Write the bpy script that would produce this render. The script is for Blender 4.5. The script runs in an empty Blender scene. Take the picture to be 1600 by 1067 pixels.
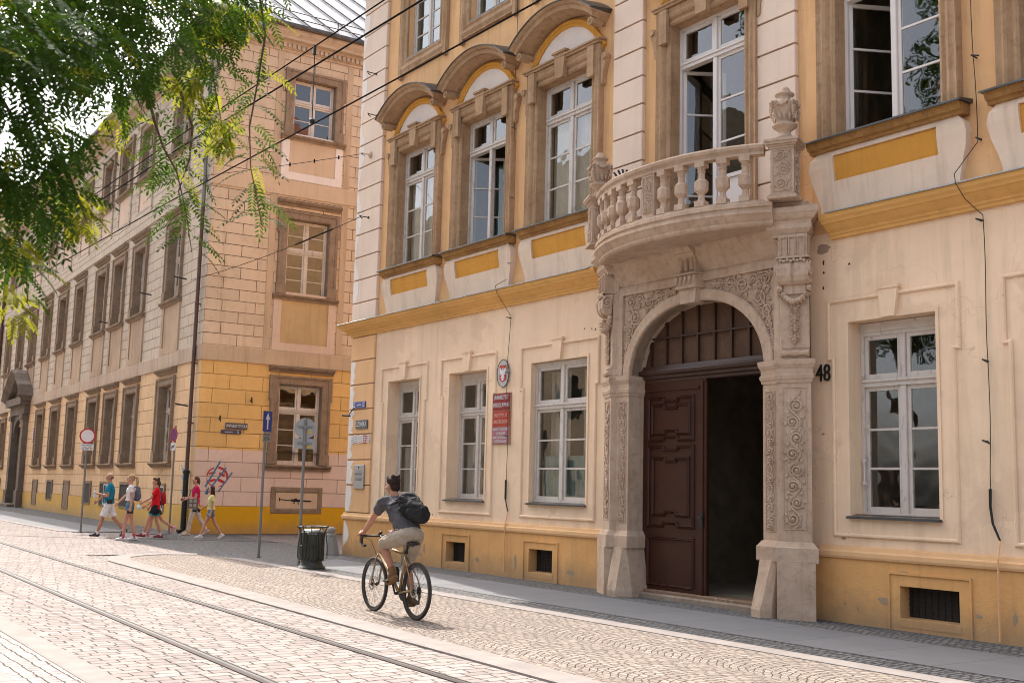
import bpy, bmesh, math, random
from math import sin, cos, pi, radians, sqrt, atan2, hypot
from mathutils import Vector, Matrix
import numpy as np

S = bpy.context.scene
R = radians
# ------------------------------------------------------------------ camera
cd = bpy.data.cameras.new("camera"); cam = bpy.data.objects.new("camera", cd)
S.collection.objects.link(cam)
cd.sensor_width = 36.0; cd.lens = 36.0 * 1755.57 / 1600.0; cd.clip_start = 0.05; cd.clip_end = 2000
PITCH, ROLL, YAW = 7.50647, 1.45820, 54.96747
cam.matrix_world = Matrix.Translation((0, 0, 1.6)) @ Matrix.Rotation(R(YAW), 4, 'Z') @ Matrix.Rotation(R(90 + PITCH), 4, 'X') @ Matrix.Rotation(R(ROLL), 4, 'Z')
S.camera = cam
cd.dof.use_dof = True; cd.dof.focus_distance = 22.0; cd.dof.aperture_fstop = 7.1
# ------------------------------------------------------------------ sky, sun, exposure
SUN_EL = 51.3; SUN_AZ = (-13.2, 2.83)          # horizontal direction towards the sun
W = bpy.data.worlds.new("World"); S.world = W; W.use_nodes = True
wn = W.node_tree; bg = wn.nodes['Background']
sky = wn.nodes.new('ShaderNodeTexSky'); sky.sky_type = 'NISHITA'; sky.sun_disc = False
sky.sun_elevation = R(SUN_EL); sky.sun_rotation = atan2(SUN_AZ[0], SUN_AZ[1])
sky.air_density = 0.8; sky.dust_density = 5.0; sky.ozone_density = 0.4
hs = wn.nodes.new('ShaderNodeHueSaturation'); hs.inputs['Saturation'].default_value = .5; wn.links.new(sky.outputs[0], hs.inputs['Color']); wn.links.new(hs.outputs[0], bg.inputs[0]); bg.inputs[1].default_value = 0.15
sl = bpy.data.lights.new("sun", 'SUN'); sun = bpy.data.objects.new("sun", sl); S.collection.objects.link(sun)
sl.energy = 2.05; sl.angle = R(0.5); sl.color = (1.0, 0.94, 0.86)
_h = Vector((SUN_AZ[0], SUN_AZ[1], 0)).normalized() * cos(R(SUN_EL)); sdir = Vector((_h.x, _h.y, sin(R(SUN_EL))))
sun.rotation_euler = sdir.to_track_quat('Z', 'Y').to_euler()
S.view_settings.view_transform = 'Standard'; S.view_settings.look = 'None'
S.view_settings.exposure = 1.85; S.view_settings.gamma = 1.0
S.render.engine = 'CYCLES'
S.cycles.use_denoising = True; S.cycles.filter_width = 1.0
S.cycles.max_bounces = 8; S.cycles.diffuse_bounces = 4; S.cycles.transparent_max_bounces = 12
S.cycles.sample_clamp_indirect = 6.0

# ------------------------------------------------------------------ mesh builder
class MB:
    def __init__(s): s.v = []; s.f = []; s.uv = []; s.m = []; s.mi = 0; s.sm = []; s.smooth = False
    def add(s, p, uv=None):
        s.v.append((float(p[0]), float(p[1]), float(p[2]))); return len(s.v) - 1
    def face(s, idx):
        s.f.append(tuple(idx)); s.m.append(s.mi); s.sm.append(s.smooth)
    def poly(s, pts): s.face([s.add(p) for p in pts])
    def box(s, x0, x1, y0, y1, z0, z1):
        a = [s.add((x, y, z)) for z in (z0, z1) for y in (y0, y1) for x in (x0, x1)]
        for q in ((0, 2, 3, 1), (4, 5, 7, 6), (0, 1, 5, 4), (2, 6, 7, 3), (0, 4, 6, 2), (1, 3, 7, 5)): s.face([a[i] for i in q])
    def bbox(s, x0, x1, y0, y1, z0, z1, b=.01):
        """box with its vertical and top front edges chamfered"""
        P = [(x0, y1), (x0, y0 + b), (x0 + b, y0), (x1 - b, y0), (x1, y0 + b), (x1, y1)]
        lo = [s.add((p[0], p[1], z0)) for p in P]; mid = [s.add((p[0], p[1], z1 - b)) for p in P]
        Q = [(x0 + b, y1), (x0 + b, y0 + 2 * b), (x0 + 2 * b, y0 + b), (x1 - 2 * b, y0 + b), (x1 - b, y0 + 2 * b), (x1 - b, y1)]
        hi = [s.add((p[0], p[1], z1)) for p in Q]
        n = 6
        for r0, r1 in ((lo, mid), (mid, hi)):
            for i in range(n): s.face((r0[i], r0[(i + 1) % n], r1[(i + 1) % n], r1[i]))
        s.face(hi); s.face(lo[::-1])
    def extr(s, pts, vec):
        """closed polygon of 3-D points pulled along vec"""
        n = len(pts); a = [s.add(p) for p in pts]; b = [s.add((p[0] + vec[0], p[1] + vec[1], p[2] + vec[2])) for p in pts]
        s.face(a[::-1]); s.face(b)
        for i in range(n): s.face((a[i], a[(i + 1) % n], b[(i + 1) % n], b[i]))
    def loft(s, rings, closed=True, caps=True):
        ix = [[s.add(p) for p in r] for r in rings]; n = len(rings[0])
        for r0, r1 in zip(ix, ix[1:]):
            for i in range(n if closed else n - 1): s.face((r0[i], r0[(i + 1) % n], r1[(i + 1) % n], r1[i]))
        if caps and closed: s.face(ix[0][::-1]); s.face(ix[-1])
        return ix
    def lathe(s, prof, o=(0, 0, 0), n=16, ax='z', caps=True, sq=None, rot=0.0):
        rings = []
        for r, z in prof:
            ring = []
            for k in range(n):
                a = 2 * pi * k / n + rot
                x, y = r * cos(a), r * sin(a)
                if ax == 'z': ring.append((o[0] + x, o[1] + y, o[2] + z))
                elif ax == 'y': ring.append((o[0] + x, o[1] + z, o[2] + y))
                else: ring.append((o[0] + z, o[1] + x, o[2] + y))
            rings.append(ring)
        sm = s.smooth
        s.loft(rings, True, caps); s.smooth = sm
    def tube(s, path, r, n=6, caps=True, flat=None):
        P = [Vector(p) for p in path]; m = len(P)
        rr = r if isinstance(r, (list, tuple)) else [r] * m
        T = [(P[min(i + 1, m - 1)] - P[max(i - 1, 0)]).normalized() for i in range(m)]
        up = Vector((0, 0, 1)) if abs(T[0].z) < .9 else Vector((1, 0, 0))
        if flat is not None: up = Vector(flat)
        N = (up - T[0] * up.dot(T[0])).normalized(); rings = []
        for i in range(m):
            N = (N - T[i] * N.dot(T[i]))
            N = N.normalized() if N.length > 1e-6 else T[i].orthogonal().normalized()
            B = T[i].cross(N)
            rings.append([P[i] + (N * cos(2 * pi * k / n) + B * sin(2 * pi * k / n)) * rr[i] for k in range(n)])
        s.loft(rings, True, caps)
    def mould(s, path, prof, n, closed=False, caps=True):
        """sweep profile [(u,w)] along a path lying in a plane of normal n; u is measured to the left of travel
        (n x t), w along n; corners are mitred"""
        n = Vector(n); P = [Vector(p) for p in path]; m = len(P); rings = []
        for i in range(m):
            if closed: t0 = (P[i] - P[i - 1]).normalized(); t1 = (P[(i + 1) % m] - P[i]).normalized()
            else:
                t0 = (P[i] - P[i - 1]).normalized() if i else (P[1] - P[0]).normalized()
                t1 = (P[i + 1] - P[i]).normalized() if i < m - 1 else t0
            a = n.cross(t0); b = n.cross(t1); mi = a + b
            mi = mi / max(1e-6, (1 + a.dot(b)))
            rings.append([P[i] + mi * u + n * w for u, w in prof])
        if closed: rings.append(rings[0])
        s.loft(rings, True, caps and not closed)
    def ball(s, c, r, n=8, m=6, sc=(1, 1, 1)):
        rings = []
        for j in range(1, m):
            t = pi * j / m
            rings.append([(c[0] + r * sc[0] * sin(t) * cos(2 * pi * k / n), c[1] + r * sc[1] * sin(t) * sin(2 * pi * k / n), c[2] - r * sc[2] * cos(t)) for k in range(n)])
        s.loft(rings)
    def strip(s, pts, w, n, t=.004):
        """flat painted stroke of width w lying on a surface with normal n"""
        n = Vector(n); P = [Vector(p) for p in pts]; m = len(P); rings = []
        for i in range(m):
            T = (P[min(i + 1, m - 1)] - P[max(i - 1, 0)]).normalized(); B = n.cross(T)
            ww = w if not isinstance(w, (list, tuple)) else w[i]
            rings.append([P[i] - B * ww / 2, P[i] + B * ww / 2, P[i] + B * ww / 2 + n * t, P[i] - B * ww / 2 + n * t])
        s.loft(rings)
    def mesh(s, name, uvf=None, recalc=True):
        me = bpy.data.meshes.new(name); me.from_pydata(s.v, [], s.f)
        if s.m and max(s.m) > 0: me.polygons.foreach_set('material_index', s.m)
        if any(s.sm): me.polygons.foreach_set('use_smooth', s.sm)
        if recalc:
            b = bmesh.new(); b.from_mesh(me); bmesh.ops.recalc_face_normals(b, faces=b.faces); b.to_mesh(me); b.free()
        # box-projected UV in metres
        uvl = me.uv_layers.new(name='uv'); nl = len(me.loops)
        if nl:
            vi = np.zeros(nl, np.int32); me.loops.foreach_get('vertex_index', vi)
            co = np.zeros(len(me.vertices) * 3, np.float32); me.vertices.foreach_get('co', co); co = co.reshape(-1, 3)[vi]
            fn = np.zeros(len(me.polygons) * 3, np.float32); me.polygons.foreach_get('normal', fn); fn = np.abs(fn.reshape(-1, 3))
            lt = np.zeros(len(me.polygons), np.int32); me.polygons.foreach_get('loop_total', lt)
            fn = np.repeat(fn, lt, axis=0); ax = np.argmax(fn + np.array([0, 1e-4, 0]), axis=1)
            uv = np.where((ax == 2)[:, None], co[:, [0, 1]], np.where((ax == 0)[:, None], co[:, [1, 2]], co[:, [0, 2]]))
            uvl.data.foreach_set('uv', uv.astype(np.float32).ravel())
        me.validate(); me.update(); return me

def link(name, mb, mats, parent=None, loc=(0, 0, 0), rotz=0.0, label=None):
    me = mb.mesh(name) if isinstance(mb, MB) else mb
    o = bpy.data.objects.new(name, me); S.collection.objects.link(o)
    if mats is not None and len(me.materials) == 0:
        for m in (mats if isinstance(mats, (list, tuple)) else [mats]): me.materials.append(m)
    o.location = loc; o.rotation_euler = (0, 0, rotz)
    if parent is not None: o.parent = parent
    if label: o['label'] = label
    return o
def thing(name, label, cat, loc=(0, 0, 0), rotz=0.0, group=None):
    o = bpy.data.objects.new(name, None); S.collection.objects.link(o); o.empty_display_size = .2
    o.location = loc; o.rotation_euler = (0, 0, rotz); tag(o, label, cat, group); return o
def tag(o, label, cat, group=None):
    o['label'] = label; o['category'] = cat
    if group: o['group'] = group
    return o
def struct(name, mb, mats, **k):
    o = link(name, mb, mats, **k); o['kind'] = 'structure'; return o
def copy_part(p, parent, loc, rotz=0.0, skip=()):
    c = p.copy(); S.collection.objects.link(c); c.parent = parent; c.location = loc; c.rotation_euler = (0, 0, rotz)
    for ch in list(p.children):
        if ch.name.split('.')[0] in skip: continue
        d = ch.copy(); S.collection.objects.link(d); d.parent = c
    return c
_dg = None
def evalmesh(o, name):
    dg = bpy.context.evaluated_depsgraph_get(); dg.update()
    me = bpy.data.meshes.new_from_object(o.evaluated_get(dg)); me.name = name; return me
def text_mesh(txt, size, ext=.002, off=0.0, align='CENTER', sx=1.0, spacing=1.0):
    """text lying in the xz plane, facing -y, centred on the origin"""
    c = bpy.data.curves.new("lettering", 'FONT'); c.body = txt; c.size = size; c.extrude = ext; c.offset = off
    c.align_x = align; c.align_y = 'CENTER'; c.resolution_u = 3; c.space_character = spacing
    o = bpy.data.objects.new("lettering", c); S.collection.objects.link(o)
    me = evalmesh(o, "lettering"); bpy.data.objects.remove(o)
    me.transform(Matrix.Rotation(R(90), 4, 'X') @ Matrix.Diagonal((sx, 1, 1, 1))); me.materials.clear(); return me
def join_text(name, rows, mat, parent, loc, rotz=0.0):
    """several rows of lettering as one mesh: rows = [(txt,size,x,z,sx)]"""
    b = bmesh.new()
    for t, sz, x, z, sx in rows:
        me = text_mesh(t, sz, sx=sx); me.transform(Matrix.Translation((x, 0, z))); b.from_mesh(me); bpy.data.meshes.remove(me)
    me = bpy.data.meshes.new(name); b.to_mesh(me); b.free()
    return link(name, me, mat, parent, loc, rotz)

# ------------------------------------------------------------------ materials
class NT:
    def __init__(s, name):
        s.mat = bpy.data.materials.new(name); s.mat.use_nodes = True; s.t = s.mat.node_tree; s.t.nodes.clear()
        s.out = s.n('ShaderNodeOutputMaterial'); s.b = s.n('ShaderNodeBsdfPrincipled'); s.l(s.b.outputs[0], s.out.inputs[0])
        s.uvn = None
    def n(s, ty, **k):
        x = s.t.nodes.new(ty)
        for a, v in k.items(): setattr(x, a, v)
        return x
    def l(s, a, b): s.t.links.new(a, b)
    def uv(s):
        if s.uvn is None: s.uvn = s.n('ShaderNodeUVMap'); s.uvn.uv_map = 'uv'
        return s.uvn.outputs[0]
    def obj(s):
        return s.n('ShaderNodeTexCoord').outputs['Object']
    def pos(s):
        return s.n('ShaderNodeNewGeometry').outputs['Position']
    def val(s, sock, v):
        if hasattr(v, 'node'): s.l(v, sock)
        elif isinstance(v, (tuple, list)) and len(v) == 3 and len(sock.default_value) == 4: sock.default_value = (*v, 1)
        else: sock.default_value = v
    def noise(s, vec, scale, detail=4, rough=.55, dist=0.0, sc=None):
        if sc is not None:
            m = s.n('ShaderNodeVectorMath', operation='MULTIPLY'); s.l(vec, m.inputs[0]); m.inputs[1].default_value = sc; vec = m.outputs[0]
        x = s.n('ShaderNodeTexNoise'); s.l(vec, x.inputs['Vector']); x.inputs['Scale'].default_value = scale
        x.inputs['Detail'].default_value = detail; x.inputs['Roughness'].default_value = rough; x.inputs['Distortion'].default_value = dist
        return x.outputs[0]
    def ramp(s, fac, a, b, ca=0.0, cb=1.0):
        x = s.n('ShaderNodeMapRange'); s.l(fac, x.inputs[0]); x.inputs[1].default_value = a; x.inputs[2].default_value = b
        x.inputs[3].default_value = ca; x.inputs[4].default_value = cb; x.clamp = True; return x.outputs[0]
    def mix(s, fac, a, b, mode='MIX'):
        x = s.n('ShaderNodeMix', data_type='RGBA', blend_type=mode); s.val(x.inputs[0], fac); s.val(x.inputs[6], a); s.val(x.inputs[7], b); return x.outputs[2]
    def math(s, op, a, b=None, c=None):
        x = s.n('ShaderNodeMath', operation=op); s.val(x.inputs[0], a)
        if b is not None: s.val(x.inputs[1], b)
        if c is not None: s.val(x.inputs[2], c)
        return x.outputs[0]
    def bump(s, h, strength=.3, dist=.01, prev=None):
        x = s.n('ShaderNodeBump'); s.l(h, x.inputs['Height']); x.inputs['Strength'].default_value = strength; x.inputs['Distance'].default_value = dist
        if prev is not None: s.l(prev, x.inputs['Normal'])
        return x.outputs[0]
    def fin(s, col, rough=.8, nrm=None, spec=.25, metal=0.0):
        s.val(s.b.inputs['Base Color'], col); s.val(s.b.inputs['Roughness'], rough); s.b.inputs['Specular IOR Level'].default_value = spec
        s.b.inputs['Metallic'].default_value = metal
        if nrm is not None: s.l(nrm, s.b.inputs['Normal'])
        return s.mat

def plaster(name, col, var=.10, streak=.25, grime=(.30, .22, .15), patch=None, bump=.25, low=None):
    k = NT(name); u = k.uv(); p = k.pos()
    n1 = k.noise(p, .55, 5, .6); n2 = k.noise(p, 3.5, 5, .65); n3 = k.noise(p, 38, 3, .6)
    c = k.mix(k.ramp(n1, .3, .7), tuple(x * (1 - var) for x in col), tuple(min(1, x * (1 + var * .7)) for x in col))
    c = k.mix(k.ramp(n2, .45, .75, 0, .35), c, tuple(x * .82 for x in col))
    if streak:
        st = k.noise(p, 1.0, 4, .7, sc=(5.5, 5.5, .35)); c = k.mix(k.ramp(st, .50, .76, 0, streak), c, grime)
    if patch:
        pn = k.noise(p, .8, 7, .6, .3); c = k.mix(k.ramp(pn, .56, .60, 0, .75), c, patch); sp = k.noise(p, 9, 6, .7); c = k.mix(k.ramp(sp, .70, .76, 0, .5), c, grime)
        cr = k.n('ShaderNodeTexVoronoi', feature='DISTANCE_TO_EDGE'); dv = k.n('ShaderNodeVectorMath', operation='ADD'); k.l(p, dv.inputs[0]); nz = k.n('ShaderNodeTexNoise'); k.l(p, nz.inputs['Vector']); nz.inputs['Scale'].default_value = 2.5; k.l(nz.outputs[1], dv.inputs[1]); k.l(dv.outputs[0], cr.inputs['Vector']); cr.inputs['Scale'].default_value = .8; c = k.mix(k.math('MULTIPLY', k.ramp(cr.outputs[0], .006, .0, 0, .55), k.ramp(n1, .5, .6)), c, grime)
    if low:   # splash-zone dirt near the pavement
        z = k.n('ShaderNodeSeparateXYZ'); k.l(p, z.inputs[0])
        hz = k.math('ADD', z.outputs[2], k.math('MULTIPLY', n2, -.5)); c = k.mix(k.ramp(hz, .22, -.22, 0, .65), c, low)
        cr = k.noise(p, 2.6, 8, .75, .6); c = k.mix(k.math('MULTIPLY', k.ramp(cr, .62, .66, 0, .85), k.ramp(z.outputs[2], .75, .1)), c, (.36, .31, .25))
    b = k.bump(k.math('ADD', k.math('MULTIPLY', n2, .6), k.math('MULTIPLY', n3, .25)), bump, .03)
    return k.fin(c, .92, b, .12)

def ashlar(name, col, bw, rh, joint=(.16, .09, .05), var=.08, streak=.4, grime=(.20, .16, .12), off=.5, x0=0.0, z0=0.0, jw=.011, low=None, patch=None):
    """rendered wall with scored block joints"""
    k = NT(name); u = k.uv(); p = k.pos()
    mp = k.n('ShaderNodeMapping'); k.l(u, mp.inputs[0]); mp.inputs['Location'].default_value = (-x0, -z0, 0)
    dn = k.noise(p, 1.3, 2); 
    br = k.n('ShaderNodeTexBrick'); k.l(mp.outputs[0], br.inputs[0]); br.inputs['Scale'].default_value = 1.0
    br.inputs['Brick Width'].default_value = bw; br.inputs['Row Height'].default_value = rh; br.inputs['Mortar Size'].default_value = jw
    br.inputs['Mortar Smooth'].default_value = .3; br.offset = off; br.squash = 1.0
    br.inputs['Color1'].default_value = (*[x * (1 + var) for x in col], 1); br.inputs['Color2'].default_value = (*[x * (1 - var) for x in col], 1)
    n1 = k.noise(p, .5, 5, .6); n2 = k.noise(p, 4, 5, .65); n3 = k.noise(p, 40, 3)
    c = k.mix(k.ramp(n1, .35, .7, 0, .5), br.outputs[0], tuple(x * .82 for x in col))
    c = k.mix(k.ramp(n2, .5, .8, 0, .3), c, grime)
    if streak:
        st = k.noise(p, 1.0, 5, .7, sc=(4.5, 4.5, .22)); c = k.mix(k.ramp(st, .52, .8, 0, streak), c, grime)
    if patch:
        pn = k.noise(p, 1.1, 6, .62, .4); c = k.mix(k.ramp(pn, .64, .67, 0, .7), c, patch)
    if low:
        z = k.n('ShaderNodeSeparateXYZ'); k.l(p, z.inputs[0]); hz = k.math('ADD', z.outputs[2], k.math('MULTIPLY', n2, -.5)); c = k.mix(k.ramp(hz, .25, -.2, 0, .7), c, low)
    jf = br.outputs['Fac']; c = k.mix(k.math('MULTIPLY', jf, k.ramp(n1, .3, .65, .22, .72)), c, joint)
    b = k.bump(k.math('SUBTRACT', k.math('MULTIPLY', n3, .08), jf), .7, .02); b = k.bump(n2, .15, .02, b)
    return k.fin(c, .92, b, .12)

def stone(name, col, col2, dark=(.13, .10, .07), bump=.5, streak=.45, sc=1.0):
    k = NT(name); p = k.pos()
    n1 = k.noise(p, 1.6 * sc, 6, .65); n2 = k.noise(p, 9 * sc, 6, .7); n3 = k.noise(p, 70, 3)
    c = k.mix(k.ramp(n1, .32, .68), col, col2); c = k.mix(k.ramp(n2, .5, .78, 0, .55), c, dark)
    st = k.noise(p, 1.0, 5, .7, sc=(9, 9, .5)); c = k.mix(k.ramp(st, .52, .78, 0, streak), c, dark)
    b = k.bump(k.math('ADD', n2, k.math('MULTIPLY', n3, .4)), bump, .02)
    return k.fin(c, .9, b, .15)

def paint(name, col, rough=.5, var=.12, chip=None, bump=.1, metal=0.0, spec=.4, sc=1.0):
    k = NT(name); p = k.pos(); n1 = k.noise(p, 3 * sc, 5, .6); n2 = k.noise(p, 24 * sc, 5, .7)
    c = k.mix(k.ramp(n1, .3, .7), tuple(x * (1 - var) for x in col), tuple(min(1, x * (1 + var)) for x in col))
    if chip: 
        ch = k.noise(p, 13 * sc, 7, .75, .3, sc=(1, 1, .35)); c = k.mix(k.ramp(ch, .56, .62, 0, .8), c, chip)
    b = k.bump(n2, bump, .01)
    return k.fin(c, rough, b, spec, metal)
def setts(name, col, bw, rh, jw, swap=False, fan=None, var=.2, joint=(.055, .042, .033), irr=.03, moss=None, rough=.92):
    k = NT(name); p = k.pos(); vec = p
    sp = k.n('ShaderNodeSeparateXYZ'); k.l(p, sp.inputs[0]); X, Y = sp.outputs[0], sp.outputs[1]
    nx = k.math('MULTIPLY', k.math('SUBTRACT', k.noise(p, 4.0, 2), .5), irr * 4); ny = k.math('MULTIPLY', k.math('SUBTRACT', k.noise(p, 5.3, 2, .5, .3), .5), irr * 4)
    if fan:     # segmental arcs of width fan
        xm = k.math('SUBTRACT', k.math('MULTIPLY', k.math('FRACT', k.math('DIVIDE', k.math('ADD', Y, 100.0), fan)), fan), fan / 2)
        rr = fan * .62
        arc = k.math('SQRT', k.math('SUBTRACT', rr * rr, k.math('MULTIPLY', xm, xm)))
        ang = k.math('MULTIPLY', k.math('ARCSINE', k.math('DIVIDE', xm, rr)), rr)
        X2 = k.math('ADD', X, arc); A, B = k.math('ADD', ang, k.math('MULTIPLY', k.math('FLOOR', k.math('DIVIDE', k.math('ADD', Y, 100.0), fan)), 7.3)), X2
    else:
        A, B = (Y, X) if swap else (X, Y)
    cb = k.n('ShaderNodeCombineXYZ'); k.l(k.math('ADD', A, nx), cb.inputs[0]); k.l(k.math('ADD', B, ny), cb.inputs[1])
    br = k.n('ShaderNodeTexBrick'); k.l(cb.outputs[0], br.inputs[0]); br.inputs['Scale'].default_value = 1.0
    br.inputs['Brick Width'].default_value = bw; br.inputs['Row Height'].default_value = rh; br.inputs['Mortar Size'].default_value = jw
    br.inputs['Mortar Smooth'].default_value = .6; br.offset = .5; br.offset_frequency = 2; br.squash = .8; br.squash_frequency = 3
    br.inputs['Color1'].default_value = (*[min(1, x * (1 + var)) for x in col], 1); br.inputs['Color2'].default_value = (*[x * (1 - var) for x in col], 1)
    n1 = k.noise(p, .6, 4); n2 = k.noise(p, 22, 4, .7)
    c = k.mix(k.ramp(n1, .35, .7, 0, .45), br.outputs[0], tuple(x * .78 for x in col)); c = k.mix(k.ramp(n2, .5, .8, 0, .3), c, tuple(x * .6 for x in col))
    jn = k.ramp(k.noise(p, 2.2, 3), .36, .58, .45, 1.0)
    if moss: c = k.mix(k.math('MULTIPLY', br.outputs['Fac'], k.ramp(k.noise(p, .9, 3), .55, .65)), c, moss)
    c = k.mix(k.math('MULTIPLY', br.outputs['Fac'], jn), c, joint)
    n5 = k.noise(p, 5.5, 3, .6); c = k.mix(k.ramp(n5, .5, .72, 0, .35), c, tuple(x * .62 for x in col))
    b = k.bump(k.math('ADD', k.math('SUBTRACT', k.math('MULTIPLY', n2, .2), br.outputs['Fac']), k.math('MULTIPLY', n5, .5)), .9, .012)
    return k.fin(c, rough, b, .08)

def slabs(name, col, bw, rh, off=0.0, var=.07):
    k = NT(name); p = k.pos(); br = k.n('ShaderNodeTexBrick'); mp = k.n('ShaderNodeMapping'); k.l(p, mp.inputs[0]); mp.inputs['Location'].default_value = (.15, -9.84 + rh * 40, 0)
    k.l(mp.outputs[0], br.inputs[0]); br.inputs['Scale'].default_value = 1.0; br.inputs['Brick Width'].default_value = bw; br.inputs['Row Height'].default_value = rh
    br.inputs['Mortar Size'].default_value = .006; br.inputs['Mortar Smooth'].default_value = .2; br.offset = off
    br.inputs['Color1'].default_value = (*[x * (1 + var) for x in col], 1); br.inputs['Color2'].default_value = (*[x * (1 - var) for x in col], 1)
    st = k.noise(p, 1.6, 5, .6, .5, sc=(.5, 2.2, 1)); n2 = k.noise(p, 60, 3); n1 = k.noise(p, .9, 5, .6)
    c = k.mix(k.ramp(st, .4, .75, 0, .45), br.outputs[0], tuple(x * .74 for x in col)); c = k.mix(k.ramp(n1, .45, .7, 0, .3), c, tuple(min(1, x * 1.15) for x in col))
    c = k.mix(k.math('MULTIPLY', br.outputs['Fac'], .8), c, (.1, .09, .08)); b = k.bump(k.math('SUBTRACT', k.math('MULTIPLY', n2, .2), br.outputs['Fac']), .4, .006)
    return k.fin(c, .85, b, .12)

M = {}
M['cream'] = plaster('cream_plaster', (.80, .595, .41), .11, .38, (.44, .31, .2), patch=(.69, .50, .345), low=None)
M['orange'] = plaster('orange_plaster', (.72, .43, .21), .13, .5, (.33, .19, .10), patch=(.66, .385, .19))
M['plinth'] = plaster('ochre_plinth_plaster', (.67, .365, .14), .17, .45, (.33, .2, .1), low=(.30, .21, .13), bump=.5)
M['ochre'] = plaster('ochre_trim_plaster', (.60, .29, .055), .13, .35, (.27, .15, .05))
M['apron'] = plaster('pale_apron_plaster', (.70, .55, .42), .10, .45, (.38, .28, .2))
M['tymp'] = plaster('white_tympanum_plaster', (.72, .63, .56), .05, .2, (.45, .38, .3))
M['palepil'] = plaster('pale_pilaster_plaster', (.72, .57, .45), .08, .25, (.45, .34, .26))
M['cornice'] = plaster('pale_ochre_cornice_plaster', (.68, .385, .13), .12, .3, (.33, .19, .07))
M['sillstone'] = stone('ochre_brown_sill', (.40, .22, .075), (.27, .13, .045), (.09, .055, .035), .7, .6, 2)
M['peel'] = plaster('ochre_pilaster_plaster', (.72, .44, .225), .1, .2, (.35, .2, .1))
M['whitepatch'] = plaster('bare_white_filler', (.74, .68, .62), .06, .1)
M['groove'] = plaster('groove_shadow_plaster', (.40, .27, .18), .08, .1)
M['stone'] = stone('sandstone_portal', (.545, .41, .305), (.43, .305, .215), (.19, .13, .085), .5, .45)
M['stoneflat'] = stone('sandstone_smooth', (.44, .33, .255), (.37, .27, .205), (.24, .17, .12), .25, .25)
M['brown'] = stone('brown_window_stone', (.46, .305, .18), (.33, .20, .11), (.12, .075, .042), .6, .5)
M['oldwood'] = stone('weathered_window_surround', (.31, .225, .155), (.21, .145, .095), (.10, .075, .055), .7, .6, 2)
M['oldstone'] = stone('dark_weathered_stone', (.20, .16, .125), (.13, .10, .08), (.05, .04, .03), .6, .5)
M['lead'] = paint('dark_sheet_metal', (.085, .085, .085), .45, .3, None, .15, .6)
M['zinc'] = paint('zinc_sheet', (.36, .36, .36), .4, .12, None, .1, .7)
M['white'] = paint('white_window_paint', (.56, .505, .45), .6, .06, (.36, .30, .25), .3)
M['cleanwhite'] = paint('fresh_white_window_paint', (.64, .585, .545), .5, .05, None, .2)
M['oldwhite'] = paint('flaking_window_paint', (.55, .48, .41), .7, .1, (.26, .2, .15), .4)
M['door'] = paint('oxblood_door_paint', (.048, .0165, .009), .36, .18, None, .15, 0, .22)
M['doordark'] = paint('brown_door_frame_paint', (.045, .019, .011), .5, .2, None, .2)
M['grille'] = paint('rusty_fanlight_board', (.085, .042, .022), .8, .25, (.13, .07, .04), .3)
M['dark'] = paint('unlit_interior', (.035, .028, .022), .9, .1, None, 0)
M['vest'] = paint('vestibule_wall', (.30, .25, .18), .8, .15, None, .05)
M['vestlow'] = paint('vestibule_dado', (.17, .14, .105), .55, .1, None, .05)
M['black'] = paint('black_iron', (.022, .021, .020), .5, .2, None, .1, .3)
M['iron'] = paint('galvanised_post', (.20, .195, .185), .5, .12, None, .1, .5)
M['pipe'] = paint('brown_downpipe', (.095, .050, .036), .5, .15, None, .1, .2)
M['greypipe'] = paint('grey_downpipe', (.17, .165, .15), .5, .15, None, .1, .3)
M['curtain'] = paint('net_curtain', (.46, .43, .38), .9, .15, None, 0)
M['teal'] = paint('teal_curtain', (.22, .30, .29), .9, .25, None, 0)
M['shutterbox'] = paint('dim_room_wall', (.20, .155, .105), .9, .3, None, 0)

def glass(name, tint, refl=.9):
    k = NT(name); p = k.pos(); fr = k.n('ShaderNodeLayerWeight'); fr.inputs['Blend'].default_value = .5
    gl = k.n('ShaderNodeBsdfGlossy'); gl.inputs['Roughness'].default_value = .015; gl.inputs['Color'].default_value = (refl, refl, refl, 1)
    k.l(k.bump(k.noise(p, 1.6, 2), .10, .05), gl.inputs['Normal'])
    tr = k.n('ShaderNodeBsdfTransparent'); tr.inputs['Color'].default_value = (*tint, 1)
    mx = k.n('ShaderNodeMixShader'); f = k.math('ADD', k.math('MULTIPLY', k.math('POWER', fr.outputs[1], 3.6), .85), .11)
    k.l(f, mx.inputs[0]); k.l(tr.outputs[0], mx.inputs[1]); k.l(gl.outputs[0], mx.inputs[2]); k.l(mx.outputs[0], k.out.inputs[0]); return k.mat
M['glass'] = glass('window_glass', (.78, .80, .76)); M['glass2'] = glass('old_window_glass', (.6, .6, .56))
M['tint'] = glass('tinted_blue_glass', (.30, .55, .62), 1.0)  # blue of the reflected sky is put into this glass colour

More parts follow.
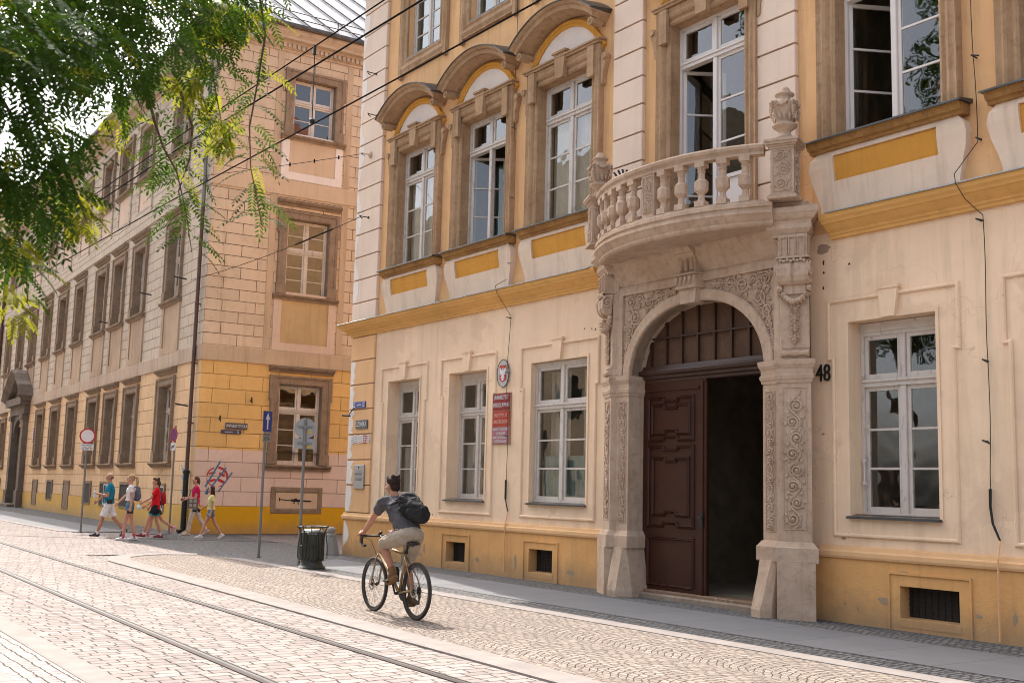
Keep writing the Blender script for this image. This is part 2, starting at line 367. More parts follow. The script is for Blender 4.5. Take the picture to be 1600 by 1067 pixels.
# ------------------------------------------------------------------ ground
M['tram'] = setts('granite_setts', (.255, .220, .203), .25, .155, .009, swap=True, irr=.02, moss=(.12, .12, .05))
M['fan'] = setts('fan_laid_granite_cobbles', (.255, .213, .182), .115, .10, .008, fan=1.3, irr=.03)
M['small'] = setts('small_grey_cobbles', (.165, .163, .162), .105, .10, .014, irr=.018, joint=(.06, .055, .05))
M['slab'] = slabs('grey_granite_slabs', (.158, .158, .163), .95, 1.46)
M['kerb'] = paint('pale_granite_kerb', (.235, .21, .195), .95, .12, None, .2, 0, .04)
M['earth'] = setts('distant_cobbles', (.27, .24, .22), .15, .12, .012)
def flat(poly, z, name, mat):
    mb = MB(); mb.face([mb.add((x, y, z)) for x, y in poly]); return struct(name, mb, mat)
flat([(-400, -150), (150, -150), (150, 200), (-400, 200)], -.02, 'ground', M['earth'])
k2a = lambda x: 5.62 - .0395 * x
k2b = lambda x: 5.93 - .0455 * x
flat([(60, k2a(60)), (60, 2.62), (-95, 2.62), (-95, 9.0), (-33, 9.0), (-25, 9.0), (-25, k2a(-25))], -.004, 'road', M['tram'])
flat([(60, 3.3), (60, 9.3), (-23.5, 9.3), (-24.6, 8.9), (-24.85, 8.0), (-24.4, 7.2), (-23.0, k2b(-23)), (0, k2b(0))], .004, 'parking_lane', M['fan'])
flat([(60, 9.84), (60, 11.33), (-22.6, 11.33), (-21.3, 9.84)], .006, 'pavement', M['slab'])
flat([(60, 9.2), (60, 9.836), (-21.4, 9.836), (-22.6, 11.33), (-23.2, 11.335), (60, 11.335), (60, 12.3), (-24.4, 12.3), (-26.5, 12.8), (-34, 13.2), (-34, 26), (-24, 26), (-24, 40), (-36, 40), (-36, 13), (-31, 9.0), (-24.0, 9.0), (-23.4, 9.25)], .002, 'cobbled_apron', M['small'])
def band(name, pts, w, z, mat, h=.03):
    """kerb of width w laid along a line on the ground"""
    mb = MB(); n = len(pts); L_, R_ = [], []
    for i in range(n):
        a = Vector(pts[max(0, i - 1)]); b = Vector(pts[min(n - 1, i + 1)]); t = (b - a).normalized(); q = Vector((-t.y, t.x)); p = Vector(pts[i])
        ww = w[i] if isinstance(w, (list, tuple)) else w
        L_.append(p); R_.append(p + q * ww)
    rings = []
    for a, b in zip(L_, R_): rings.append([(a.x, a.y, z - h), (a.x, a.y, z - .006), (a.x * .9 + b.x * .1, a.y * .9 + b.y * .1, z), (b.x * .9 + a.x * .1, b.y * .9 + a.y * .1, z), (b.x, b.y, z - .006), (b.x, b.y, z - h)])
    mb.loft(rings, True, True); return struct(name, mb, mat)
xs = [60, 30, 0, -5, -10, -15, -20, -23]
kp = [(x, k2a(x)) for x in xs] + [(-24.2, 6.85), (-24.95, 7.5), (-25.15, 8.2), (-24.9, 9.0)]
band('kerb', kp[::-1], [k2b(min(-8, x)) - k2a(min(-8, x)) for x, _ in kp][::-1], .022, M['kerb'])
band('kerb', [(-23.2, 9.05), (-15, 9.05), (0, 8.98), (60, 8.8)], .3, .018, M['kerb'])
band('kerb', [(-95, 2.5), (-14, 2.62), (-9, 2.56), (0, 2.5), (60, 2.3)], .26, .014, M['kerb'])
flat([(60, 1.9), (60, 2.4), (0, 2.5), (-14, 2.61), (-95, 2.5), (-95, 1.95), (-11.5, 2.12)], .003, 'gutter_cobbles', setts('pale_gutter_cobbles', (.33, .29, .27), .13, .11, .008, irr=.02))
flat([(60, -8), (60, 1.9), (-11.5, 2.12), (-95, 1.95), (-95, -8)], .004, 'pavement', slabs('pale_near_slabs', (.235, .21, .197), 1.2, .9, .5))
# left street: pavement in front of the far building, running to its corner
flat([(-36, 9.0), (-95, 9.6), (-95, 12.6), (-36, 10.8)], .003, 'pavement', M['slab'])
flat([(-36, 10.8), (-95, 12.6), (-95, 14.9), (-34.6, 12.3), (-34, 11)], .004, 'cobbled_apron', M['small'])
band('kerb', [(-95, 9.0), (-60, 8.9), (-36, 8.72)], .3, .015, M['kerb'])
# channel line crossing the side street mouth
mb = MB(); mb.strip([(-33.9, 6.5, -.004), (-33.0, 7.4, 0.003), (-31.9, 8.7, .004), (-31.4, 10, .004), (-30.6, 11.4, .004), (-29.0, 13.2, .004)], .05, (0, 0, 1), .004)
struct('drain_channel', mb, M['black'])
# tram rails set flush in the setts
r1 = lambda x: 3.80 + .03 * (-9 - x)
for off in (0.0, 1.435):
    mb = MB(); xs = [40, 10, -5, -12, -20, -30, -45, -70, -95]
    def run(o, w, z, mi):
        mb.mi = mi; rings = []
        for x in xs: y = r1(x) + off + o; rings.append([(x, y, z - .03), (x, y, z), (x, y + w, z), (x, y + w, z - .03)])
        mb.loft(rings)
    run(0, .055, .005, 0); run(.055, .045, .001, 1); run(.10, .018, .004, 0)
    struct('tram_rail', mb, [paint('rail_steel', (.045, .034, .03), .65, .2, None, .1, .1, .1), M['black'], M['small']])
rnd = random.Random(7)
# ------------------------------------------------------------------ walls with openings (local frame: x along, outward -y)
def wall(mb, x0, x1, z0, z1, holes, y=0.0, depth=.25):
    xs = sorted({x0, x1, *[v for h in holes for v in h[:2]]}); zs = sorted({z0, z1, *[v for h in holes for v in h[2:4]]})
    xs = [v for v in xs if x0 <= v <= x1]; zs = [v for v in zs if z0 <= v <= z1]
    for a, b in zip(xs, xs[1:]):
        for c, d in zip(zs, zs[1:]):
            mx, mz = (a + b) / 2, (c + d) / 2
            if any(h[0] < mx < h[1] and h[2] < mz < h[3] for h in holes): continue
            mb.poly([(a, y, c), (b, y, c), (b, y, d), (a, y, d)])
    for h in holes:
        a, b, c, d = h[:4]; dp = h[4] if len(h) > 4 else depth
        if not dp: continue
        mb.poly([(a, y, c), (a, y + dp, c), (a, y + dp, d), (a, y, d)]); mb.poly([(b, y, c), (b, y + dp, c), (b, y + dp, d), (b, y, d)])
        mb.poly([(a, y, d), (b, y, d), (b, y + dp, d), (a, y + dp, d)]); mb.poly([(a, y, c), (b, y, c), (b, y + dp, c), (a, y + dp, c)])

def bars(mb, x0, x1, z0, z1, y, fw, cols, rows, bw=.03, t=.045):
    """a glazed sash: stiles, rails and thin glazing bars"""
    mb.bbox(x0, x0 + fw, y, y + t, z0, z1, .006); mb.bbox(x1 - fw, x1, y, y + t, z0, z1, .006)
    mb.box(x0 + fw, x1 - fw, y, y + t, z0, z0 + fw * 1.25); mb.box(x0 + fw, x1 - fw, y, y + t, z1 - fw, z1)
    for i in range(1, rows):
        z = z0 + fw + (z1 - z0 - 2 * fw) * i / rows; mb.box(x0 + fw, x1 - fw, y + .004, y + t - .01, z - bw / 2, z + bw / 2)
    for i in range(1, cols):
        x = x0 + fw + (x1 - x0 - 2 * fw) * i / cols; mb.box(x - bw / 2, x + bw / 2, y + .004, y + t - .01, z0 + fw, z1 - fw)
def panes(mb, x0, x1, z0, z1, y, rows):
    for i in range(rows):
        a = z0 + (z1 - z0) * i / rows; b = z0 + (z1 - z0) * (i + 1) / rows
        j = [rnd.uniform(-.0025, .0025) for _ in range(3)]
        mb.poly([(x0, y + j[0], a), (x1, y + j[1], a), (x1, y + j[1] + j[2] - j[0], b), (x0, y + j[2], b)])
def window(parent, loc, w, h, y, tz, mats, rows=3, trows=1, rotz=0.0, open_l=None, open_r=None, curtain=None, fw=.055, boxhead=0.0, name='window', glassm='glass', label=None):
    """frame = the part; panes, curtain and opened sashes are its pieces.  tz = height of the transom, y = depth of the frame"""
    f = MB(); g = MB(); e = .05
    x0, x1 = -w / 2, w / 2; H = h - boxhead
    f.box(x0, x0 + e, y, y + .1, 0, H); f.box(x1 - e, x1, y, y + .1, 0, H); f.box(x0 + e, x1 - e, y, y + .1, H - e, H); f.box(x0 + e, x1 - e, y - .01, y + .1, 0, .05)
    if boxhead: f.box(x0, x1, y - .02, y + .1, H, h)
    # transom with a small weather moulding
    f.box(x0 + e, x1 - e, y - .02, y + .1, tz - .05, tz + .05); f.box(x0 + e, x1 - e, y - .045, y - .02, tz + .012, tz + .04)
    f.bbox(-.045, .045, y - .012, y + .08, .05, tz - .05, .008); f.bbox(-.04, .04, y - .008, y + .08, tz + .05, H - e, .008)
    for sx in (-1, 1):
        a, b = (x0 + e, -.042) if sx < 0 else (.042, x1 - e)
        bars(f, a, b, tz + .05, H - e, y + .02, fw, 1, trows); panes(g, a + fw, b - fw, tz + .05 + fw, H - e - fw, y + .04, trows)
        if (open_l if sx < 0 else open_r) is None:
            bars(f, a, b, .05, tz - .05, y + .02, fw, 1, rows); panes(g, a + fw, b - fw, .05 + fw, tz - .05 - fw, y + .04, rows)
    o = link(name, f, mats, parent, loc, rotz, label)
    link('pane', g, M[glassm], o)
    for sx, an in ((-1, open_l), (1, open_r)):
        if an is None: continue
        sw = w / 2 - e - .042; sm = MB(); d = sx
        bars(sm, 0, sw, .05, tz - .05, 0, fw, 1, rows); sm.mi = 1; panes(sm, fw, sw - fw, .05 + fw, tz - .05 - fw, .02, rows)
        if sx < 0: so = link('open_sash', sm, [mats, M['glass2']], o, (x0 + e, y + .04, 0), R(an))
        else: so = link('open_sash', sm, [mats, M['glass2']], o, (x1 - e, y + .06, 0), R(180 - an))
    if curtain:
        cm, zt, side = curtain; c = MB(); n = 40; xa, xb = side
        P = [(x0 + .05 + (w - .1) * (xa + (xb - xa) * i / n), y + .17 + .022 * sin(i * 1.9) + .012 * sin(i * .7 + 1)) for i in range(n + 1)]
        c.smooth = True
        for p, q in zip(P, P[1:]): c.poly([(p[0], p[1], .02), (q[0], q[1], .02), (q[0], q[1], zt), (p[0], p[1], zt)])
        link('curtain', c, M[cm], o)
    return o

# ------------------------------------------------------------------ main building
B = thing('town_house', 'cream and orange baroque town house with a carved stone portal and balcony', 'building', (-12.12, 12.2, 0))
UL, UR, ZT = -11.88, 22.0, 14.2
WG = [(-9.37, 1.37, .27), (-6.79, 1.38, .27), (-3.80, 1.64, .10), (3.20, 1.32, .24), (5.75, 1.32, .24), (8.4, 1.32, .24), (11.1, 1.32, .24)]
BW = [(-6.99, .70, .15, .545), (-4.17, .70, .15, .555), (3.71, .82, .15, .54), (8.4, .8, .15, .54)]
VC = [-9.12, -6.41, -3.74, -.08, 3.23, 5.92, 8.6, 11.3]
UC = [-9.02, -6.38, -3.74, -.08, 3.23, 5.92, 8.6, 11.3]
mb = MB(); wall(mb, UL, UR, .88, 5.2, [(c - w / 2, c + w / 2, 1.38, 3.93, d + .12) for c, w, d in WG] + [(-1.9, 1.9, .88, 4.7, 0)])
link('ground_floor_wall', mb, M['cream'], B)
mb = MB(); wall(mb, 1.95, UR, 0, .86, [(c - w / 2, c + w / 2, a, b, .3) for c, w, a, b in BW[2:]], y=-.05); link('plinth', mb, M['plinth'], B)
mb = MB(); wall(mb, UL - .03, -1.95, 0, .86, [(c - w / 2, c + w / 2, a, b, .3) for c, w, a, b in BW[:2]], y=-.05)
mb.poly([(UL - .03, -.05, 0), (UL - .03, 14, 0), (UL - .03, 14, .86), (UL - .03, -.05, .86)])
link('plinth', mb, M['plinth'], B)
mb = MB(); wall(mb, UL, UR, 5.2, ZT, [(c - .81, c + .81, (5.6 if i == 3 else 6.5), 9.2, .35) for i, c in enumerate(VC)] + [(c - .72, c + .72, 11.38, 13.5, .3) for c in UC])
link('upper_wall', mb, M['orange'], B)
mb = MB(); mb.poly([(UL, 0, .86), (UL, 14, .86), (UL, 14, ZT), (UL, 0, ZT)]); mb.poly([(UR, 0, 0), (UR, 14, 0), (UR, 14, ZT), (UR, 0, ZT)]); mb.poly([(UL, 14, 0), (UR, 14, 0), (UR, 14, ZT), (UL, 14, ZT)])
link('side_wall', mb, M['orange'], B)
# roof: eaves board and steep hip
mb = MB(); e = .5
mb.box(UL - e, UR + e, -e, 14 + e, ZT, ZT + .14)
P = [(UL - e, -e, ZT + .14), (UR + e, -e, ZT + .14), (UR + e, 14 + e, ZT + .14), (UL - e, 14 + e, ZT + .14), (UL + 5, 7, ZT + 5.2), (UR - 5, 7, ZT + 5.2)]
for q in ((0, 1, 5, 4), (1, 2, 5), (2, 3, 4, 5), (3, 0, 4)): mb.poly([P[i] for i in q])
link('roof', mb, paint('red_roof_tile', (.25, .09, .05), .8, .25), B)
# rooms behind the windows
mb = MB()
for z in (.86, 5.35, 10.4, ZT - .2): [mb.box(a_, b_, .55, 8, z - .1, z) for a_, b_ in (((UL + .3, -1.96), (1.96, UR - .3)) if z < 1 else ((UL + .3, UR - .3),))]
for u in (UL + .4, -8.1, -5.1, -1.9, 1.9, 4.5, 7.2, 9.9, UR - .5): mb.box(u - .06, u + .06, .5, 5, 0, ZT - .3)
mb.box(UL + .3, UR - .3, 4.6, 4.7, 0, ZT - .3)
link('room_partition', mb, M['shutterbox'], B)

# plinth moulding, string cornice (both stop at the portal)
def outer_run(a, b, corner=False):
    p = [(b, 0, 0), (a, 0, 0)]
    if corner: p.append((a, 13, 0))
    return p
PL = [(0, .83), (.075, .83), (.085, .86), (.085, .91), (.06, .93), (.05, .975), (0, .985)]
mb = MB()
mb.mould(outer_run(UL, -2.45, True), PL, (0, 0, 1)); mb.mould(outer_run(2.05, UR), PL, (0, 0, 1)); link('plinth_moulding', mb, M['peel'], B)
SC = [(0, 5.09), (.05, 5.09), (.055, 5.13), (.075, 5.14), (.085, 5.17), (.13, 5.20), (.19, 5.25), (.205, 5.265), (.23, 5.27), (.25, 5.30), (.285, 5.33), (.30, 5.37), (.30, 5.39), (0, 5.44)]
mb = MB(); mb.mould(outer_run(UL, -2.5, True), SC, (0, 0, 1)); mb.mould(outer_run(2.3, UR), SC, (0, 0, 1)); link('string_cornice', mb, M['cornice'], B)
SH = [(0, 5.445), (.305, 5.395), (.33, 5.385), (.33, 5.398), (.305, 5.41), (0, 5.462)]
mb = MB(); mb.mould(outer_run(UL, -2.62, True), SH, (0, 0, 1)); mb.mould(outer_run(2.42, UR), SH, (0, 0, 1)); link('cornice_flashing', mb, M['zinc'], B)

# rusticated pilaster strips
def pil(u0, u1, z0, zs, z1, d, mat, name='pilaster', ret=False):
    mb = MB(); zz = [z0] + list(zs) + [z1]; g = .014
    for a, b in zip(zz, zz[1:]): mb.bbox(u0, u1, -d, (1.5 if ret else -.002), a + g, b - g, .012)
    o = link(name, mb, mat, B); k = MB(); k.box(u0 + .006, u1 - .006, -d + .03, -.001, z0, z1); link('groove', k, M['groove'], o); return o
pil(UL, -10.70, 5.46, [5.9 + .556 * i for i in range(15)], ZT, .075, M['palepil'])
pil(-2.31, -1.55, 5.46, [6.12 + .49 * i for i in range(17)], ZT, .075, M['palepil'])
pil(1.0, 1.73, 5.46, [6.12 + .49 * i for i in range(17)], ZT, .075, M['palepil'])
pil(UL, -10.72, .99, [1.62, 2.2, 2.79, 3.37, 3.95, 4.52], 5.08, .045, M['peel'])
def patch(u0, pts, z0, dz, y, name='bare_patch'):
    mb = MB(); L_ = [(u0, y, z0 + dz * i) for i in range(len(pts))]; Rr = [(u0 + p, y, z0 + dz * i) for i, p in enumerate(pts)]
    for i in range(len(pts) - 1): mb.poly([L_[i], Rr[i], Rr[i + 1], L_[i + 1]])
    link(name, mb, M['whitepatch'], B)
for z0, z1 in ((1.64, 2.18), (2.22, 2.77), (2.81, 3.35), (3.39, 3.93), (3.97, 4.5)):
    n = 8; patch(UL + .03, [.12 + .16 * abs(sin(z0 * 3 + i * .9)) * rnd.uniform(.5, 1.1) + (.08 if z0 < 2.2 else 0) for i in range(n)], z0, (z1 - z0) / (n - 1), -.0475)
patch(UL + .03, [.18, .22, .27, .26, .3, .28, .22], 1.01, .098, -.0475); patch(UL + .02, [.02, .12, .22, .26, .24, .2, .12, .05], .2, .085, -.0525)
for k in range(13):
    z0 = 5.93 + .556 * k; patch(UL + .02, [.16 + .1 * sin(k * 2.1 + i * .5) for i in range(6)], z0, .1, -.0775)

# ---- ground floor windows
def gmould(o, w, hw, ear, top=2.83, bot=-.23, earz=2.1):
    """eared plaster moulding and keystone round a ground-floor opening"""
    mb = MB(); pr = [(0, .001), (0, .02), (.015, .034), (.035, .034), (.05, .02), (.055, .001)]
    pth = [(-hw, 0, bot), (-hw, 0, earz), (-hw - ear, 0, earz), (-hw - ear, 0, top), (hw + ear, 0, top), (hw + ear, 0, earz), (hw, 0, earz), (hw, 0, bot)]
    mb.mould(pth, pr, (0, -1, 0), closed=True)
    e = w / 2; b2 = [(0, .001), (0, .014), (.045, .014), (.045, .001)]
    mb.mould([(-e, 0, -.03), (-e, 0, 2.55), (e, 0, 2.55), (e, 0, -.03)], b2, (0, -1, 0))
    mb.extr([(-.10, -.001, 2.555), (.10, -.001, 2.555), (.15, -.001, 2.92), (-.15, -.001, 2.92)], (0, -.06, 0)); mb.box(-.165, .165, -.075, -.001, 2.92, 2.955)
    link('moulding', mb, M['cream'], o)
    s = MB(); s.extr([(-e - .03, .12, .02), (-e - .03, -.07, -.015), (-e - .03, -.07, -.04), (-e - .03, .12, -.04)], (w + .06, 0, 0)); link('sill', s, M['lead'], o)
for i, (c, w, d) in enumerate(WG):
    cur = [('curtain', 1.1, (0, 1)), ('curtain', 1.15, (0, 1)), ('teal', .85, (0, 1)), None, None, None, None][i]
    o = window(B, (c, 0, 1.38), w - .01, 2.54, d, 1.74, M['white'], curtain=cur, boxhead=(.12 if i != 2 else .03))
    gmould(o, w, (.88 if i > 2 else w / 2 + .22), .07, earz=2.1)
    if i < 3:   # net curtain upper half, hanging further back
        cc = MB(); cc.smooth = True
        for k in range(24):
            x0_, x1_ = -w / 2 + .05 + (w - .1) * k / 24, -w / 2 + .05 + (w - .1) * (k + 1) / 24
            y0_, y1_ = d + .34 + .02 * sin(k * 1.7), d + .34 + .02 * sin(k * 1.7 + 1.7)
            if (k < 9 or k > 14): cc.poly([(x0_, y0_, .1), (x1_, y1_, .1), (x1_, y1_, 2.4), (x0_, y0_, 2.4)])
        link('curtain', cc, M['curtain'], o)
    if i == 3:
        t = MB(); t.lathe([(.012, 0), (.012, .3)], (-.60, d - .03, .42), 8)
        for z in (.40, .70): t.box(-.625, -.575, d - .045, d - .005, z, z + .045)
        link('thermometer', t, M['cleanwhite'], o)
# ---- cellar windows
for i, (c, w, a, b) in enumerate(BW):
    mb = MB(); y = -.05
    hw = w / 2; o1 = hw + .17
    # shallow recess frame: a rim standing proud and a sloping sill
    for x0, x1, z0, z1 in ((-o1, -o1 + .03, 0.0, .72 - .01), (o1 - .03, o1, 0.0, .71), (-o1 + .03, o1 - .03, .68, .71)): mb.box(c + x0, c + x1, y - .018, y + .01, z0, z1)
    mb.extr([(c - hw - .02, y - .004, a - .10), (c - hw - .02, y - .004, a - .012), (c - hw - .02, y + .2, a + .012), (c - hw - .02, y + .2, a - .10)], (w + .04, 0, 0))
    o = link('cellar_window', mb, M['plinth'], B); g = MB(); g.poly([(c - hw, y + .19, a), (c + hw, y + .19, a), (c + hw, y + .19, b), (c - hw, y + .19, b)])
    link('mesh_screen', g, M['dark'], o); q = MB()  # solid dark sheet gives the cellar opening its unlit look
    for k in range(9): q.box(c - hw + w * (k + .5) / 9 - .004, c - hw + w * (k + .5) / 9 + .004, y + .175, y + .183, a, b)
    for k in range(6): q.box(c - hw, c + hw, y + .167, y + .175, a + (b - a) * (k + .5) / 6 - .003, a + (b - a) * (k + .5) / 6 + .003)
    link('wire_guard', q, M['black'], o)

# ---- first floor windows with stone surrounds, segmental hoods and aprons
def surround(o, hw, top, z0, head=True):
    pr = [(0, .0), (0, .05), (.03, .075), (.05, .08), (.085, .06), (.10, .06), (.13, .10), (.17, .12), (.21, .10), (.235, .105), (.275, .125), (.285, .10), (.285, 0)]
    mb = MB(); pth = [(-hw, 0, z0), (-hw, 0, top), (hw, 0, top), (hw, 0, z0)]; mb.mould(pth, pr, (0, -1, 0))
    mb.box(-hw - .0, -hw + .01, 0.0, .2, z0, top); mb.box(hw - .01, hw, 0, .2, z0, top); mb.box(-hw + .01, hw - .01, 0, .2, top - .01, top)
    link('surround', mb, M['brown'], o)
def hood(o, top):
    """top = height of the opening head.  Keystone, tympanum and arched hood above it"""
    b = top + .29
    mb = MB(); mb.extr([(-.11, -.08, top - .06), (.11, -.08, top - .06), (.17, -.08, b + .12), (-.17, -.08, b + .12)], (0, -.10, 0)); mb.box(-.2, .2, -.21, -.08, b + .12, b + .16)
    mb.box(-1.13, 1.13, -.16, -.0, b, b + .045); mb.box(-1.16, 1.16, -.19, -.0, b + .045, b + .075)
    # side volutes below the hood
    for s in (-1, 1):
        pts = [(s * 1.11, 0, top - .5), (s * 1.16, 0, top - .47), (s * 1.17, 0, top - .3), (s * 1.25, 0, top - .05), (s * 1.27, 0, top + .03), (s * 1.22, 0, top + .08), (s * 1.15, 0, top + .05), (s * 1.11, 0, top - .02)]
        mb.extr(pts, (0, -.10, 0)); mb.extr([(s * .80, -.10, top - .3), (s * .98, -.10, top - .3), (s * .98, -.10, b - .02), (s * .80, -.10, b - .02)], (0, -.07, 0))
        mb.lathe([(.06, 0), (.06, .12), (.03, .14)], (s * 1.21, -.13, top + .0), 12, 'y')
    link('keystone', mb, M['brown'], o)
    z0 = b + .08; rise = .54; half = .93
    Rr = (half * half + rise * rise) / (2 * rise); a0 = math.asin(min(1, half / Rr)); 
    if rise > Rr: a0 = pi - a0
    arc = [(Rr * sin(-a0 + 2 * a0 * i / 28), 0, z0 + rise - Rr + Rr * cos(-a0 + 2 * a0 * i / 28)) for i in range(29)]
    mb = MB(); mb.extr([(p[0], 0, p[2]) for p in arc], (0, -.025, 0)); link('tympanum', mb, M['tymp'], o)
    mb = MB(); mb.mould([(-half - .13, 0, b - .1), (-half - .04, 0, z0 - .02)] + arc[1:-1] + [(half + .04, 0, z0 - .02), (half + .13, 0, b - .1)], [(0, 0), (0, .05), (.03, .075), (.07, .06), (.1, .085), (.13, .07), (.13, 0)], (0, -1, 0))
    link('arch_band', mb, M['ochre'], o)
    half2 = 1.13; zb = b + .36; rise = .42; Rr = (half2 ** 2 + rise ** 2) / (2 * rise); a0 = math.asin(half2 / Rr)
    arc = [(Rr * sin(-a0 + 2 * a0 * i / 24), 0, zb + rise - Rr + Rr * cos(-a0 + 2 * a0 * i / 24)) for i in range(25)]
    mb = MB(); mb.mould(arc, [(0, 0), (0, .10), (.02, .2), (.045, .30), (.05, .36), (.12, .38), (.135, .42), (.17, .45), (.18, .46), (.18, 0)], (0, -1, 0))
    for s in (-1, 1): mb.lathe([(.075, -.34), (.075, -.1), (.05, -.09)], (s * 1.08, 0, zb - .02), 14, 'y'); mb.ball((s * 1.08, -.35, zb - .02), .035)
    mb.box(-1.12, -1.02, -.28, 0, zb - .03, zb + .05); mb.box(1.02, 1.12, -.28, 0, zb - .03, zb + .05)
    link('hood', mb, M['brown'], o)
    mb = MB(); mb.mould(arc, [(.183, 0), (.183, .475), (.20, .48), (.215, .44), (.27, 0)], (0, -1, 0)); link('hood_flashing', mb, M['lead'], o)
def apron(o, W2, bx):
    """sill board, sheet cover and bulging pale apron with its ochre panel, down to the string cornice"""
    mb = MB(); mb.mould([(W2 + .06, 0, 0), (-W2 - .06, 0, 0)], [(0, -.20), (.16, -.20), (.17, -.16), (.21, -.15), (.24, -.09), (.25, -.06), (0, -.06)], (0, 0, 1)); link('sill', mb, M['sillstone'], o)
    mb = MB(); mb.mould([(W2 + .10, 0, 0), (-W2 - .10, 0, 0)], [(0, -.055), (.27, -.058), (.29, -.07), (.29, -.05), (.27, -.035), (0, .0)], (0, 0, 1)); link('sill_flashing', mb, M['lead'], o)
    Z = [-1.04, -.95, -.80, -.60, -.42, -.30, -.20]; Xh = [W2 - .06, W2 - .05, W2 - .01, W2 + .06, W2 + .09, W2 + .06, W2 - .03]; Y = [-.07, -.075, -.09, -.12, -.15, -.155, -.12]
    mb = MB(); mb.smooth = False; px = .80; cols = [-1, -px, px, 1]; za, zc = -.63, -.275
    def yat(z): return float(np.interp(z, Z, Y))
    def xat(z): return float(np.interp(z, Z, Xh))
    zz = sorted(set(Z) | {za, zc})
    for z0_, z1_ in zip(zz, zz[1:]):
        inp = z0_ >= za - 1e-6 and z1_ <= zc + 1e-6
        for k, (l, r) in enumerate((('o', -px), (-px, px), (px, 'o'))):
            if k == 1 and inp: continue
            A = lambda v, z: (-xat(z) if k == 0 else xat(z)) if v == 'o' else v
            mb.poly([(A(l, z0_), yat(z0_), z0_), (A(r, z0_), yat(z0_), z0_), (A(r, z1_), yat(z1_), z1_), (A(l, z1_), yat(z1_), z1_)])
        for s in (-1, 1): mb.poly([(s * xat(z0_), yat(z0_), z0_), (s * xat(z0_), 0, z0_), (s * xat(z1_), 0, z1_), (s * xat(z1_), yat(z1_), z1_)])
    rz = [za] + [z for z in Z if za < z < zc] + [zc]
    for s in (-1, 1):
        for z0_, z1_ in zip(rz, rz[1:]): mb.poly([(s * px, yat(z0_), z0_), (s * px, yat(z0_) + .04, z0_), (s * px, yat(z1_) + .04, z1_), (s * px, yat(z1_), z1_)])
    for z in (za, zc): mb.poly([(-px, yat(z), z), (px, yat(z), z), (px, yat(z) + .04, z), (-px, yat(z) + .04, z)])
    link('apron', mb, M['apron'], o); q = MB()
    for z0_, z1_ in zip(rz, rz[1:]): q.poly([(-px, yat(z0_) + .035, z0_), (px, yat(z0_) + .035, z0_), (px, yat(z1_) + .035, z1_), (-px, yat(z1_) + .035, z1_)])
    link('apron_panel', q, M['ochre'], o)
for i, c in enumerate(VC):
    if i == 3: continue
    kw = dict(curtain=('curtain', 1.98, (0, 1))) if i in (0, 2) else {}  # beige curtain added in place of the pale house reflection in these panes
    if i == 1: kw = dict(open_l=52, open_r=100)
    if i == 4: kw = dict(open_l=62)
    o = window(B, (c, 0, 6.5), 1.6, 2.69, .15, 2.03, M['cleanwhite'] if i > 3 else M['white'], rows=3, **kw)
    surround(o, .81, 2.7, -.03); hood(o, 2.7); apron(o, 1.12, 0)
    if i in (0,): 
        cc = MB(); cc.smooth = True
        for k in range(14): cc.poly([(.1 + .05 * k, .42 + .02 * sin(k * 1.7), .1), (.15 + .05 * k, .42 + .02 * sin(k * 1.7 + 1.7), .1), (.15 + .05 * k, .42 + .02 * sin(k * 1.7 + 1.7), 2.6), (.1 + .05 * k, .42 + .02 * sin(k * 1.7), 2.6)])
        link('curtain', cc, M['curtain'], o)
    if i == 1:
        cc = MB(); cc.smooth = True
        for k in range(24): cc.poly([(-.75 + .05 * k, .82 + .03 * sin(k * 1.9), .0), (-.70 + .05 * k, .82 + .03 * sin(k * 1.9 + 1.9), .0), (-.70 + .05 * k, .82 + .03 * sin(k * 1.9 + 1.9), 1.9), (-.75 + .05 * k, .82 + .03 * sin(k * 1.9), 1.9)])
        link('curtain', cc, paint('green_curtain', (.10, .17, .10), .9, .2), o)
    if i == 4:
        bb = MB(); bb.box(-.1, .75, 1.2, 1.9, .0, .9); link('cupboard', bb, paint('red_brown_cupboard', (.12, .045, .025), .5, .2), o)
# ---- balcony door
o = window(B, (VC[3], 0, 5.6), 1.6, 3.59, .15, 2.93, M['cleanwhite'], rows=4, open_l=58, name='balcony_door')
surround(o, .81, 3.6, 0); hood(o, 3.6)
mb = MB(); mb.box(.06, .74, .155, .19, .1, .85); mb.box(.12, .68, .14, .156, .2, .75); mb.box(.05, .75, .13, .16, .85, .91); link('door_panel', mb, M['cleanwhite'], o)
# ---- second floor windows: plain eared stone frames
for c in UC:
    o = window(B, (c, 0, 11.38), 1.42, 2.1, .12, 1.45, M['white'], rows=3, curtain=('curtain', 2.0, (0, 1)), glassm='tint')
    mb = MB(); pr = [(0, 0), (0, .05), (.05, .07), (.09, .05), (.12, .05), (.16, .09), (.22, .10), (.30, .07), (.33, .08), (.34, 0)]
    pth = [(-.72, 0, 0), (-.72, 0, 2.12), (.72, 0, 2.12), (.72, 0, 0)]; mb.mould(pth, pr, (0, -1, 0), closed=True)
    for s in (-1, 1): mb.box(s * .98 - .06, s * .98 + .06, -.085, 0, -.42, -.02)
    link('surround', mb, M['brown'], o); mb = MB(); mb.box(-.70, .70, -.06, .12, -.012, .012); link('sill', mb, M['lead'], o)

